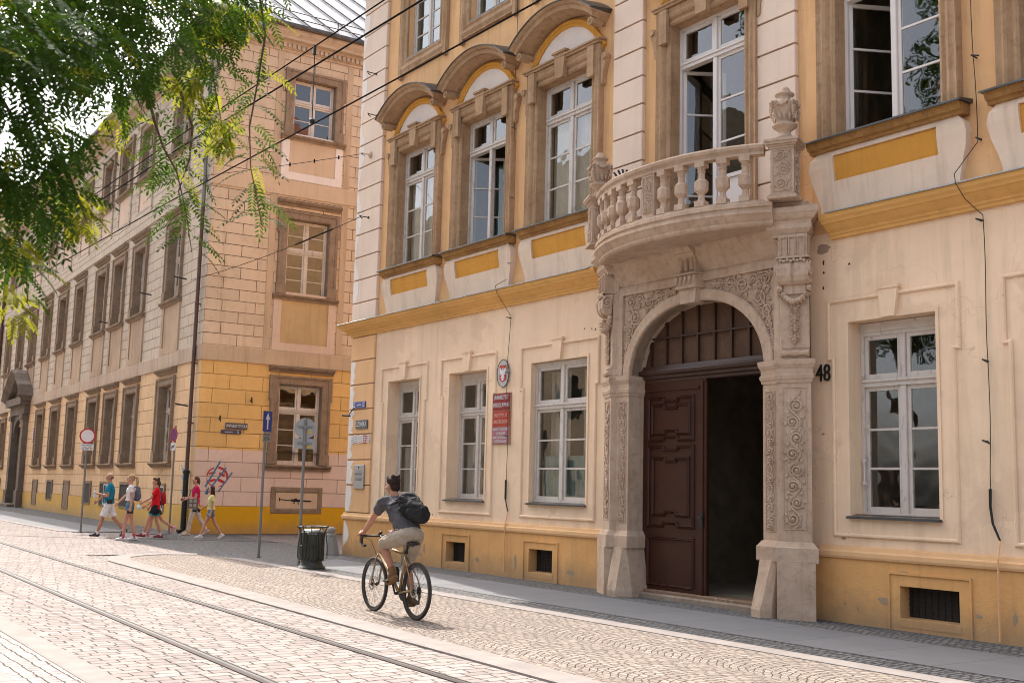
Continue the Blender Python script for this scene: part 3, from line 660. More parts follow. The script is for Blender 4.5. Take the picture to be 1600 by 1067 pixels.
# ---- knocks, flaked spots and old fixing holes in the plaster
r = random.Random(9); DMG = plaster('bare_brown_render', (.34, .25, .17), .2, .2); HOLE = paint('fixing_hole', (.06, .045, .035), .9, .2, None, 0, 0, .05)
def blot(u, z, rx, rz, y, mat, nm='plaster_flaw', seed=0):
    q = random.Random(seed); n = 13; mb = MB(); mb.face([mb.add((u + rx * q.uniform(.55, 1.1) * cos(2 * pi * k / n), y, z + rz * q.uniform(.55, 1.1) * sin(2 * pi * k / n))) for k in range(n)]); link(nm, mb, mat, B)
for k, (x, z, a, b, m) in enumerate(((-9.98, 5.0, .13, .08, DMG), (-9.98, 4.80, .02, .05, HOLE), (-9.98, 4.66, .02, .025, HOLE), (-9.55, 4.72, .02, .02, HOLE), (-9.99, 4.45, .02, .03, HOLE), (-10.02, 2.45, .03, .02, DMG), (-9.7, 1.08, .05, .025, DMG), (-9.62, 1.12, .025, .05, DMG), (-15.0, 4.4, .02, .02, HOLE), (-15.2, 4.42, .018, .018, HOLE), (-14.9, 4.38, .02, .02, HOLE), (-16.9, 1.12, .05, .03, DMG), (-20.1, 1.05, .04, .02, DMG))): blot(x + 12.12, z, a, b, -.0025, m, seed=k)
for k, (x, z, a, b) in enumerate(((-8.75, .70, .10, .03), (-9.05, .34, .11, .05), (-9.45, .2, .02, .05), (-9.65, .25, .02, .03), (-7.75, .28, .05, .03), (-7.85, .36, .03, .03), (-7.3, .3, .03, .08), (-20.3, .35, .05, .14), (-20.45, .22, .10, .05), (-18.3, .25, .08, .06), (-17.05, .3, .05, .16), (-15.4, .22, .14, .05), (-21.2, .18, .12, .04))): blot(x + 12.12, z, a, b, -.0525, DMG, seed=40 + k)
blot(1.02, 6.25, .24, .2, -.003, plaster('grey_bare_masonry', (.24, .20, .16), .3, .3), seed=91); blot(.95, 6.75, .16, .10, -.004, M['whitepatch'], seed=92); blot(.98, 6.74, .06, .05, -.006, HOLE, seed=93)
# ------------------------------------------------------------------ portal (local: u along, y = -projection)
c27, s27 = cos(R(27)), sin(R(27))
PR = [(1.86, 0.0), (2.15, -.296), (1.75, -.50), (1.70, -.42), (1.41, -.42), (1.41, .14)]      # right pier in plan, wall -> jamb
def plan(side, pts=PR): return [(x, y, 0) for x, y in pts] if side > 0 else [(-x, y, 0) for x, y in reversed(pts)]
def box_pl(mb, pts, z0, z1):
    a = [(x, y, z0) for x, y in pts]; mb.extr(a, (0, 0, z1 - z0))
IMP = [(0, 3.13), (.014, 3.13), (.018, 3.17), (.03, 3.185), (.036, 3.23), (.02, 3.25), (.02, 3.315), (.035, 3.345), (.05, 3.38), (.053, 3.44), (0, 3.455)]
BAS = [(0, 1.01), (.02, 1.0), (.055, .945), (.07, .93), (.07, .75), (.06, .735)]
mb = MB()
for sd in (-1, 1):
    P = plan(sd)
    mb.mould(P, [(0, .98), (0, 3.15)], (0, 0, 1), caps=False)
    mb.mould(P, IMP, (0, 0, 1)); mb.mould(P, BAS, (0, 0, 1))
    mb.mould(plan(sd, [(1.86, 0), (2.125, -.285), (1.78, -.46), (1.70, -.40)]), [(0, 3.45), (0, 5.2)], (0, 0, 1), caps=False)
    lo = [(1.92, .02), (2.235, -.34), (1.78, -.575), (1.66, -.44), (1.62, .02)]
    box_pl(mb, lo if sd > 0 else [(-x, y) for x, y in lo], -.02, .745)
def oval(t):       # half arch, t 0..1 from crown to springing
    a = t * pi / 2; e = 2 / 2.2
    return 1.42 * abs(sin(a)) ** e, 3.33 + 1.15 * abs(cos(a)) ** e
ARC = [(-oval(1 - i / 32)[0], oval(1 - i / 32)[1]) for i in range(33)] + [oval(i / 32) for i in range(1, 33)]
# arch plate in front: fill between arch and entablature line, with soffit
ztop = 4.86; yf = -.36
for (x0, z0), (x1, z1) in zip(ARC, ARC[1:]):
    mb.poly([(x0, yf, z0), (x1, yf, z1), (x1, yf, ztop), (x0, yf, ztop)]); mb.poly([(x0, yf, z0), (x1, yf, z1), (x1, .14, z1), (x0, .14, z0)])
for s in (-1, 1): mb.poly([(s * 1.42, yf, 3.33), (s * 1.75, yf, 3.33), (s * 1.75, yf, ztop), (s * 1.42, yf, ztop)])
# archivolt band and the frame round the spandrels
path = [(x, yf, z) for x, z in ARC]
mb.mould(path, [(0, -.2), (0, .05), (.02, .065), (.045, .055), (.06, .055), (.15, .06), (.17, .045), (.175, -.01)], (0, -1, 0))
mb.box(-1.74, 1.74, yf - .05, yf, 4.76, 4.87)
for s in (-1, 1): mb.box(min(s * 1.60, s * 1.74), max(s * 1.60, s * 1.74), yf - .05, yf, 3.45, 4.76)
# frieze coving out to the balcony
fz = [(-.02, 4.86), (.03, 4.87), (.03, 4.90), (.0, 4.92), (.02, 5.0), (.07, 5.1), (.16, 5.2), (.19, 5.215), (.19, 5.235), (.24, 5.255), (.24, 5.30)]
mb.mould([(1.74, yf, 0), (-1.74, yf, 0)], fz, (0, 0, 1), caps=False)
portal = link('portal', mb, M['stone'], B)
# flared feet (guard stones) of the inner piers
for s in (-1, 1):
    g = MB(); T = lambda x, y, z: (s * x, y, z)
    top = [(1.37, .1), (1.37, -.46), (1.43, -.50), (1.62, -.50), (1.69, -.46), (1.69, .1)]; bot = [(1.26, .1), (1.26, -.44), (1.40, -.66), (1.58, -.68), (1.69, -.58), (1.69, .1)]
    g.loft([[T(x, y, -.02) for x, y in bot], [T(x, y, .10) for x, y in bot], [T(x, y, .75) for x, y in top]], True, True)
    link('guard_stone', g, M['stone'], portal)

# ---- carving
def spiral(mb, F, cx, cy, r, turns, a0, hand, t=.013, h=.012):
    n = int(12 * turns); pts = []; rr = []
    for i in range(n + 1):
        q = i / n; a = a0 + hand * 2 * pi * turns * q; rad = r * (1 - q) ** .8 + .006; pts.append(F(cx + rad * cos(a), cy + rad * sin(a), h + .012 * q)); rr.append(t * (1 - .35 * q))
    mb.tube(pts, rr, 5); e = F(cx, cy, h + .012); mb.ball(e, t * 1.5, 6, 5)
def leaf(mb, F, cx, cy, a, L, w, h=.010):
    pts = [(0, 0, 0), (.3 * L, .5 * w, .6), (.65 * L, .42 * w, .8), (L, 0, .5), (.65 * L, -.42 * w, .8), (.3 * L, -.5 * w, .6)]
    P = [F(cx + x * cos(a) - y * sin(a), cy + x * sin(a) + y * cos(a), h * k + .004) for x, y, k in pts]
    m = F(cx + .5 * L * cos(a), cy + .5 * L * sin(a), h * 2.6); i = [mb.add(p) for p in P]; j = mb.add(m)
    for k in range(6): mb.face((i[k], i[(k + 1) % 6], j))
def vine(mb, F, w, h, seed, amp=.55, wave=None, t=.011):
    """running scroll filling a w x h panel (F maps a,b,height to a point)"""
    r = random.Random(seed); wave = wave or w * 1.5; n = max(8, int(h / .03)); A = w * .5 * amp
    X = lambda b: A * sin(2 * pi * b / (2 * wave)); pts = [F(X(h * i / n), h * i / n, .010) for i in range(n + 1)]; mb.tube(pts, t, 5)
    k = 0; b = wave / 2
    while b < h - .02:
        sgn = 1 if k % 2 == 0 else -1; R0 = min(w * .30, wave * .36)
        spiral(mb, F, -sgn * w * .10, b, R0, 1.6, r.uniform(0, 6.28), sgn, t)
        for q in range(7):
            a = r.uniform(0, 6.28); leaf(mb, F, -sgn * w * .10 + R0 * .8 * cos(a), b + R0 * .9 * sin(a), a + r.uniform(-.7, .7), w * r.uniform(.2, .32), w * .15)
        leaf(mb, F, sgn * w * .34, b + wave * .1, r.uniform(.8, 2.2), w * .3, w * .16); leaf(mb, F, sgn * w * .30, b - wave * .25, r.uniform(3.8, 5.2), w * .28, w * .16)
        b += wave; k += 1
def frame_edge(mb, F, w, h, t=.012):
    for a0, b0, a1, b1 in ((-w / 2, 0, w / 2, 0), (w / 2, 0, w / 2, h), (w / 2, h, -w / 2, h), (-w / 2, h, -w / 2, 0)): mb.tube([F(a0, b0, .004), F(a1, b1, .004)], t, 4)
for s in (-1, 1):
    # wide panel on the splayed pilaster, narrow panel on the inner pier
    ox, oy = s * 1.95, -.398; tx, ty = (c27, s27) if s > 0 else (c27, -s27); nx, ny = (s27, -c27) if s > 0 else (-s27, -c27)
    F = lambda a, b, h, ox=ox, oy=oy, tx=tx, ty=ty, nx=nx, ny=ny: (ox + a * tx + h * nx, oy + a * ty + h * ny, 1.2 + b)
    g = MB(); vine(g, F, .28, 1.83, 11 + s, .55, .215, .016); frame_edge(g, lambda a, b, h: F(a, b - .03, h), .31, 1.89, .009); link('carved_panel', g, M['stone'], portal)
    F2 = lambda a, b, h, s=s: (s * 1.545 + a, -.42 - h, 1.15 + b)
    g = MB(); vine(g, F2, .15, 1.86, 21 + s, .5, .125, .011); frame_edge(g, lambda a, b, h: F2(a, b - .02, h), .17, 1.9, .007); link('carved_panel', g, M['stone'], portal)
    # spandrel scrolls
    F3 = lambda a, b, h, s=s: (s * a, yf - h, b); g = MB(); r = random.Random(5)
    sp = [(.42, 4.70, .045, 1), (.56, 4.68, .06, -1), (.76, 4.66, .085, 1), (.99, 4.60, .115, -1), (1.20, 4.66, .08, 1), (1.42, 4.64, .10, -1), (1.31, 4.38, .125, 1), (1.46, 4.18, .09, -1), (1.49, 3.97, .075, 1), (1.53, 3.78, .06, -1), (1.545, 3.62, .045, 1)]
    for k, (a, b, rr, hd) in enumerate(sp):
        spiral(g, F3, a, b, rr, 1.8, r.uniform(0, 6.28), hd, .015, .016)
        for q in range(7): an = r.uniform(0, 6.28); leaf(g, F3, a + rr * .9 * cos(an), b + rr * .9 * sin(an), an + r.uniform(-.6, .6), rr * .8 + .02, rr * .4 + .012, .02)
    g.tube([F3(a + .02, b, .02) for a, b, _, _ in sp], .014, 5); link('spandrel_carving', g, M['stone'], portal)
    # console: fluted block, scroll drum, swag, hanging drop and foot roll
    Fd = lambda a, b, h, ox=s * 1.955, oy=-.373, tx=tx, ty=ty, nx=nx, ny=ny: (ox + a * tx + h * nx, oy + a * ty + h * ny, b)
    g = MB()
    def blk(a0, a1, b0, b1, h0, h1, g=g, Fd=Fd): g.extr([Fd(a0, b0, h0), Fd(a1, b0, h0), Fd(a1, b1, h0), Fd(a0, b1, h0)], tuple(np.subtract(Fd(0, 0, h1), Fd(0, 0, h0))))
    blk(-.20, .20, 4.84, 5.15, -.05, .14); blk(-.225, .225, 4.815, 4.84, -.05, .17)
    for a in (-.115, 0, .115):
        blk(a - .05, a - .038, 4.87, 5.10, .14, .165); blk(a + .038, a + .05, 4.87, 5.10, .14, .165); blk(a - .05, a + .05, 5.10, 5.12, .14, .165)
    prof = [(4.46, .02), (4.47, .08), (4.51, .13), (4.58, .165), (4.68, .17), (4.76, .14), (4.80, .11), (4.81, .0)]
    for a0, a1, k in ((-.19, -.02, 1.0), (.02, .19, 1.0), (-.02, .02, .86), (-.215, -.19, 1.08), (.19, .215, 1.08)):
        g.loft([[Fd(a0, b, h * k) for b, h in prof], [Fd(a1, b, h * k) for b, h in prof]], True, True)
    for a in (-.23, .23): g.tube([Fd(a + .0, 4.66 + .10 * cos(q * .5) * (1 - q / 22), .10 + .09 * sin(q * .5) * (1 - q / 22)) for q in range(20)], .018, 5)
    for q in range(8): g.ball(Fd(-.16 + .32 * q / 7, 4.79 - .012 * (q % 2), .155), .026, 6, 5)
    blk(-.15, .15, 4.34, 4.47, -.02, .03)
    for q in range(11):
        t = q / 10; a = -.19 + .38 * t; b = 4.40 - .17 * (1 - (2 * t - 1) ** 2); rr = .026 + .024 * (1 - (2 * t - 1) ** 2)
        g.ball(Fd(a, b, .05), rr, 7, 5); leaf(g, Fd, a, b, -1.57 + (t - .5) * 1.5, .07, .05, .06)
    for a in (-.2, .2): g.ball(Fd(a, 4.42, .05), .04, 6, 5); leaf(g, Fd, a, 4.46, 1.2, .09, .06, .05); leaf(g, Fd, a, 4.38, 4.5, .1, .06, .05)
    for q in range(13):
        b = 4.18 - .042 * q; w = .032 + .012 * (1 + sin(q * 1.9)); g.ball(Fd(.008 * sin(q), b, .03), w * .62, 6, 5)
        leaf(g, Fd, 0, b, 1.57 + .9, w * 1.7, w, .03); leaf(g, Fd, 0, b, 1.57 - .9, w * 1.7, w, .03)
    blk(-.19, .19, 3.60, 3.615, -.02, .012)
    g.tube([Fd(-.19, 3.53, .02), Fd(-.08, 3.53, .02), Fd(-.03, 3.53, .02), Fd(.03, 3.53, .02), Fd(.08, 3.53, .02), Fd(.19, 3.53, .02)], [.055, .03, .045, .045, .03, .055], 8)
    link('console', g, M['stone'], portal)
# keystone
g = MB(); y0 = yf
g.extr([(-.15, y0 + .05, 4.44), (.15, y0 + .05, 4.44), (.19, y0 + .05, 4.68), (-.19, y0 + .05, 4.68)], (0, -.20, 0))
g.box(-.22, .22, y0 - .20, y0, 4.66, 4.70); g.box(-.215, .215, y0 - .18, y0, 4.70, 4.86); g.box(-.24, .24, y0 - .22, y0, 4.86, 4.885)
for k in range(5): x = -.19 + .095 * k; g.extr([(x - .035, y0 - .18, 4.84), (x + .035, y0 - .18, 4.84), (x, y0 - .18, 4.72)], (0, -.03, 0))
g.extr([(-.17, y0, 4.885), (-.17, y0 - .13, 4.885), (-.17, y0 - .16, 5.1), (-.17, y0 - .24, 5.22), (-.17, y0, 5.22)], (.34, 0, 0))
for x in (-.13, -.02, .09): g.box(x, x + .018, y0 - .19, y0 - .12, 4.93, 5.12); g.box(x + .024, x + .04, y0 - .19, y0 - .12, 4.93, 5.12)
g.mould([(.20, y0, 0), (-.20, y0, 0)], [(.0, 5.19), (.27, 5.19), (.29, 5.21), (.33, 5.25), (.33, 5.29), (0, 5.29)], (0, 0, 1))
link('keystone', g, M['stone'], portal)

# ---- balcony
def yc(u, o=0.0): return -(.60 + .66 * (1 - min(1, abs(u) / 1.97) ** 2.3)) - o
us = [1.85 - 3.7 * i / 40 for i in range(41)]
CP = [(u, yc(u), 0) for u in us]
mb = MB()
mb.mould(CP, [(-.25, 5.265), (-.04, 5.27), (0, 5.285), (.02, 5.31), (.02, 5.335), (.05, 5.365), (.09, 5.415), (.11, 5.435), (.11, 5.475), (.07, 5.485), (.07, 5.52), (.095, 5.53), (.095, 5.585), (.08, 5.60), (-.3, 5.605)], (0, 0, 1))
top = [(u, yc(u, .02), 5.602) for u in us]
for a, b in zip(top, top[1:]):
    mb.poly([a, b, (b[0], 0, 5.602), (a[0], 0, 5.602)]); mb.poly([(a[0], a[1] + .1, 5.268), (b[0], b[1] + .1, 5.268), (b[0], -.2, 5.268), (a[0], -.2, 5.268)])
CAPP = [(0, 5.12), (.03, 5.12), (.04, 5.15), (.07, 5.17), (.12, 5.22), (.13, 5.235), (.13, 5.30), (.17, 5.31), (.18, 5.36), (.23, 5.39), (.26, 5.45), (.26, 5.50), (.24, 5.515), (.0, 5.545), (-.1, 5.6)]
def capplan(sd, ha, hb, f):
    cx, cy = 1.93, -.405; t, nn = (c27, s27), (s27, -c27); P2 = lambda a, h: (cx + a * t[0] + h * nn[0], cy + a * t[1] + h * nn[1])
    return [(1.86, 0.0), P2(ha, f), P2(-hb, f), P2(-hb, f - .55)]
for sd in (-1, 1):
    mb.mould(plan(sd, capplan(sd, .19, .21, .06)), [(0, 5.12), (.03, 5.12), (.035, 5.15), (.05, 5.165), (.09, 5.215), (.10, 5.225), (.10, 5.29), (0, 5.30)], (0, 0, 1))
    mb.mould(plan(sd, capplan(sd, .24, .34, .10)), [(0, 5.28), (.04, 5.285), (.05, 5.33), (.09, 5.36), (.13, 5.42), (.14, 5.43), (.14, 5.50), (.12, 5.515), (.0, 5.56), (-.05, 5.6)], (0, 0, 1))
    q = capplan(sd, .26, .36, .10); box_pl(mb, q if sd > 0 else [(-x, y) for x, y in q], 5.3, 5.598)
balc = link('balcony', mb, M['stone'], B)
mb = MB(); mb.smooth = False
mb.mould(CP[1:-1], [(-.07, 6.27), (.07, 6.27), (.075, 6.30), (.05, 6.31), (.06, 6.335), (.09, 6.36), (.10, 6.40), (.08, 6.425), (-.08, 6.425), (-.10, 6.40), (-.07, 6.34)], (0, 0, 1))
mb.mould(CP[1:-1], [(-.075, 5.60), (.065, 5.60), (.065, 5.625), (-.075, 5.625)], (0, 0, 1)); link('handrail', mb, M['stone'], balc)
bal = MB(); o8 = R(22.5)
bal.extr([(-.075, -.075, 0), (.075, -.075, 0), (.075, .075, 0), (-.075, .075, 0)], (0, 0, .085)); bal.extr([(-.075, -.075, .575), (.075, -.075, .575), (.075, .075, .575), (-.075, .075, .575)], (0, 0, .075))
bal.lathe([(.062, .085), (.05, .12), (.042, .16), (.045, .18), (.096, .235), (.10, .26), (.10, .37), (.07, .40), (.052, .41), (.05, .50), (.06, .505), (.06, .525), (.046, .53), (.066, .565), (.07, .576)], n=8, rot=o8)
bme = bal.mesh('baluster'); bme.materials.append(M['stone'])
bu = [-1.30, -1.02, -.72, -.40, .27, .60, .93, 1.24, 1.53, -1.56]
for u in bu:
    sl_ = (yc(u + .02) - yc(u - .02)) / .04; link('baluster', bme, None, balc, (u, yc(u), 5.622), atan2(sl_, 1))
g = MB(); yy = yc(0); g.box(-.125, .125, yy - .06, yy + .06, 5.62, 6.28); F = lambda a, b, h: (a, yy - .06 - h, 5.68 + b)
vine(g, F, .19, .55, 3, .5, .16, .009); frame_edge(g, F, .20, .55, .008); link('carved_post', g, M['stone'], balc)
for s in (-1, 1):
    px_, py_ = s * 1.99, -.60; an = s * R(27); P_ = MB(); q = .16
    P_.box(-q, q, -q, q, .03, .72); sq = [(-q, -q, 0), (-q, q, 0), (q, q, 0), (q, -q, 0)]
    P_.mould(sq[::-1], [(0, .0), (.05, .0), (.05, .035), (.02, .06), (0, .06)][::-1], (0, 0, 1), closed=True) if False else None
    P_.box(-q - .04, q + .04, -q - .04, q + .04, 0, .04); P_.box(-q - .02, q + .02, -q - .02, q + .02, .04, .06)
    for k, (e, z0, z1) in enumerate(((.015, .70, .73), (.035, .73, .755), (.06, .755, .79), (.075, .79, .825))): P_.box(-q - e, q + e, -q - e, q + e, z0, z1)
    P_.box(-.13, .13, -.13, .13, .825, .865)
    for sx, sy in ((0, -1), (-1, 0), (1, 0)):
        F = (lambda a, b, h: (a, -q - h, .1 + b)) if sy else (lambda a, b, h, sx=sx: (sx * (q + h), a, .1 + b))
        vine(P_, F, .22, .56, 31 + s, .5, .2, .010); frame_edge(P_, F, .24, .57, .007)
    link('pedestal', P_, M['stone'], balc, (px_, py_, 5.6), an)
    ur = MB(); ur.smooth = True
    ur.lathe([(.0, 0), (.115, 0), (.12, .03), (.095, .05), (.08, .08), (.085, .10), (.09, .115), (.16, .165), (.175, .185), (.17, .20), (.12, .215), (.115, .24), (.13, .32), (.16, .40), (.185, .47), (.18, .50), (.12, .53), (.105, .56), (.10, .60), (.125, .615), (.135, .63), (.13, .645), (.085, .665), (.075, .70), (.05, .735), (0, .745)], n=20)
    F = lambda a, b, h: ((.135 + h + .16 * max(0, b - .28)) * cos(a), (.135 + h + .16 * max(0, b - .28)) * sin(a), b)
    for k in range(14): leaf(ur, lambda a, b, h, k=k: F(2 * pi * k / 14 + a * 6, b, h), 0, .24, 1.57, .12, .05, .02)
    for k in range(4):
        a = pi / 4 + k * pi / 2
        ur.tube([((.175 + .05 * cos(t * .55) * (1 - t / 26)) * cos(a), (.175 + .05 * cos(t * .55) * (1 - t / 26)) * sin(a), .475 + .05 * sin(t * .55) * (1 - t / 26)) for t in range(22)], .020, 5)
        for q2 in range(6): b2 = a + pi / 4 + (q2 - 2.5) * .16; ur.ball((.19 * cos(b2), .19 * sin(b2), .50 - .04 * (1 - ((q2 - 2.5) / 2.5) ** 2) - .01), .026, 6, 5)
        for q2 in range(4): ur.ball((.215 * cos(a), .215 * sin(a), .40 - .035 * q2), .03 - .004 * q2, 6, 5)
    link('urn', ur, M['stone'], balc, (px_, py_, 6.465), an)
# black rods laid over the rail
g = MB()
for k in range(4): g.tube([(-.92 + .03 * k, yc(-.9) + .16, 6.34), (-1.12 + .10 * k, yc(-.9) + .12, 6.60 + .03 * k - .012 * k * k)], .018, 6)
rods = link('rod_bundle', g, M['black'], None); rods.location = (-12.12, 12.2, 0); tag(rods, 'four black rods fanned out behind the balcony handrail', 'rods')

# ---- doors
yd = -.10; mb = MB()
mb.box(-1.42, -.005, yd, yd + .06, .13, 3.36)
def dpanel(x0, x1, z0, z1, notch):
    n_ = .09; m_ = .05
    if notch:
        w = x1 - x0; a = w * .30
        path = [(x0, z0), (x0, z1), (x0 + a, z1), (x0 + a + .03, z1 - m_), (x1 - a - .03, z1 - m_), (x1 - a, z1), (x1, z1), (x1, z0), (x1 - a, z0), (x1 - a - .03, z0 + m_), (x0 + a + .03, z0 + m_), (x0 + a, z0)]
    else: path = [(x0, z0), (x0, z1), (x1, z1), (x1, z0)]
    mb.mould([(x, yd, z) for x, z in path], [(0, -.01), (0, .018), (.014, .034), (.028, .02), (.036, .032), (.05, .012), (.055, -.01)], (0, -1, 0), closed=True)
dpanel(-1.24, -.30, 2.45, 3.06, True); dpanel(-1.16, -.38, 2.55, 2.95, True)
dpanel(-1.24, -.30, 1.13, 2.30, True); dpanel(-1.14, -.40, 1.30, 2.12, True); dpanel(-1.24, -.30, .22, .90, False)
mb.bbox(-.10, .03, yd - .045, yd, .13, 3.30, .015); mb.bbox(-.055, -.015, yd - .07, yd - .045, .13, 3.30, .01); mb.box(-1.42, -.10, yd - .02, yd, .13, .2)
mb.box(-1.3, -.14, yd - .03, yd, 3.2, 3.23)
dl = link('door_leaf', mb, M['door'], B)
g = MB(); g.box(-.075, .005, yd - .085, yd - .07, 1.12, 1.34); g.tube([(-.035, yd - .09, 1.26), (-.035, yd - .14, 1.26), (.04, yd - .14, 1.25)], .011, 6); link('handle', g, M['black'], dl)
mb = MB(); mb.box(1.33, 1.40, .0, 1.4, .13, 3.34)
for z0, z1 in ((.25, .9), (1.1, 2.3), (2.45, 3.1)): mb.mould([(1.33, .2, z0), (1.33, .2, z1), (1.33, 1.2, z1), (1.33, 1.2, z0)][::-1], [(0, -.005), (0, .02), (.05, .015), (.055, -.005)], (-1, 0, 0), closed=True)
link('door_leaf', mb, M['door'], B, label='door leaf folded back into the dark passage')
mb = MB(); mb.mould([(1.46, yd + .1, 0), (-1.46, yd + .1, 0)], [(-.1, 3.34), (.11, 3.34), (.12, 3.38), (.16, 3.40), (.16, 3.44), (.20, 3.46), (.22, 3.50), (.20, 3.53), (.15, 3.54), (.13, 3.60), (-.1, 3.60)], (0, 0, 1))
link('door_transom', mb, M['doordark'], B)
mb = MB(); A2 = [(x * 1.02, z + .02) for x, z in ARC if z > 3.5]; 
for (x0, z0), (x1, z1) in zip(A2, A2[1:]): mb.poly([(x0, yd + .02, z0), (x1, yd + .02, z1), (x1, yd + .02, 3.55), (x0, yd + .02, 3.55)])
fl = link('fanlight', mb, M['grille'], B); g = MB()
for k in range(8):
    x = -1.225 + .35 * k; zt = float(np.interp(x, [p[0] for p in A2], [p[1] for p in A2])); g.box(x - .018, x + .018, yd - .03, yd + .02, 3.58, zt)
g.box(-1.4, 1.4, yd - .04, yd + .01, 4.02, 4.045); link('glazing_bar', g, M['doordark'], fl)
mb = MB(); mb.bbox(-1.42, 1.42, -.30, .2, -.02, .085, .02); st = link('doorstep', mb, stone('worn_doorstep', (.33, .27, .21), (.24, .18, .13), (.10, .08, .06), .8, .3), B)
mb = MB(); mb.bbox(-1.42, 1.42, -.21, .2, .085, .13, .012); link('door_sill', mb, paint('worn_wood_sill', (.20, .12, .075), .7, .2, (.36, .30, .24), .3), B)
mb = MB()
for q in ([(-1.9, .44, .1), (-1.9, 6, .1), (-1.9, 6, 4.7), (-1.9, .44, 4.7)], [(1.9, .44, .1), (1.9, 6, .1), (1.9, 6, 4.7), (1.9, .44, 4.7)], [(-1.9, 3.6, .1), (1.9, 3.6, .1), (1.9, 3.6, 4.7), (-1.9, 3.6, 4.7)], [(-1.9, .44, 4.7), (1.9, .44, 4.7), (1.9, 6, 4.7), (-1.9, 6, 4.7)], [(-1.9, .1, .128), (1.9, .1, .128), (1.9, 6, .128), (-1.9, 6, .128)]): mb.poly(q)
link('vestibule', mb, M['vest'], B)
mb = MB(); mb.box(-1.88, 1.88, 3.56, 3.59, .13, 1.75); mb.box(-1.88, 1.88, 3.54, 3.56, 1.75, 1.79); mb.box(-1.89, -1.87, .5, 3.5, .13, 1.75); link('dado', mb, M['vestlow'], B)
mb = MB(); mb.box(-.55, -.2, 3.57, 3.6, 2.2, 2.3); link('notice', mb, M['grille'], B)
# ------------------------------------------------------------------ corner building across the side street
LB = thing('corner_building', 'long three-storey building with scored block plaster, ochre base and weathered windows beyond the side street', 'building', (-34.4, 12.2, 0), R(-2.71))
M['l_up'] = ashlar('scored_grey_pink_plaster', (.52, .43, .335), 1.1, .365, streak=.62, grime=(.26, .18, .125), x0=.0, z0=5.93)
M['l_lo'] = ashlar('scored_peach_plaster', (.68, .46, .27), 1.1, .46, streak=.3, grime=(.40, .26, .15), joint=(.42, .26, .13), z0=.86, low=(.4, .3, .18))
M['l_band'] = plaster('grimy_string_band', (.46, .35, .26), .15, .6, (.16, .125, .09))
M['s_up'] = ashlar('scored_tan_plaster', (.60, .46, .32), 1.1, .365, streak=.45, grime=(.30, .2, .12), x0=.55, z0=5.93)
M['s_mid'] = ashlar('scored_orange_plaster', (.70, .435, .16), 1.1, .46, streak=.25, grime=(.42, .25, .1), joint=(.45, .26, .08), x0=.4, z0=.86)
M['s_pink'] = ashlar('scored_pink_overpaint', (.66, .50, .41), 1.1, .46, streak=.12, grime=(.45, .3, .25), joint=(.42, .29, .22), x0=.4, z0=.86)
M['yellow'] = plaster('deep_yellow_base', (.62, .335, .018), .07, .12, (.4, .22, .03), low=(.33, .21, .12), bump=.5)
M['l_yel'] = plaster('faded_yellow_base', (.60, .37, .10), .12, .2, (.4, .26, .1), low=(.36, .27, .17), bump=.5)
M['s_band'] = plaster('tan_string_band', (.50, .37, .245), .12, .5, (.22, .15, .09))
M['s_panel'] = plaster('dirty_yellow_panel', (.49, .34, .175), .18, .4, (.25, .16, .08))
M['s_frame'] = plaster('pale_panel_frame', (.60, .45, .34), .1, .3, (.35, .25, .17))
M['l_panel'] = plaster('grimy_apron_panel', (.44, .315, .215), .2, .7, (.18, .13, .09))
M['corn'] = plaster('eaves_cornice_plaster', (.51, .39, .275), .15, .55, (.22, .15, .1))
M['topmid'] = plaster('tan_upper_panel', (.58, .43, .29), .1, .3, (.3, .2, .12))
XL, YB = -42.2, 22.0
BAY = [3.77, 8.45, 11.72, 14.83, 19.1, 23.0, 26.9, 38.9]
BAYF = [3.77, 8.45, 11.72, 14.83, 19.1, 23.0, 26.9, 31.0, 35.0, 39.3]
SB = [3.35, 8.0, 12.0, 16.0]
hw = .75
# long front
H_ = [(-s - hw, -s + hw, 2.23, 4.82, .3) for s in BAY] + [(-34.0, -31.0, .86, 4.4, .5)]
mb = MB(); wall(mb, XL, 0, .86, 5.43, H_); link('ground_floor_wall', mb, M['l_lo'], LB)
mb = MB(); wall(mb, XL, 0, 5.93, 16.4, [(-s - hw, -s + hw, a, b, .3) for s in BAYF for a, b in ((7.8, 10.35), (13.22, 15.2))]); link('upper_wall', mb, M['l_up'], LB)
BS = [(s, w_, z0_) for s, w_, z0_ in zip(BAY, (1.2, 1.3, 1.3, 1.3, 1.1, 1.2, 1.1, 1.1), (.62, .62, .6, .62, .3, .62, .3, .62))]
mb = MB(); wall(mb, XL, .02, 0, .86, [(-34.05, -30.95, 0, .86, .4)], y=-.03); link('base', mb, M['l_yel'], LB)
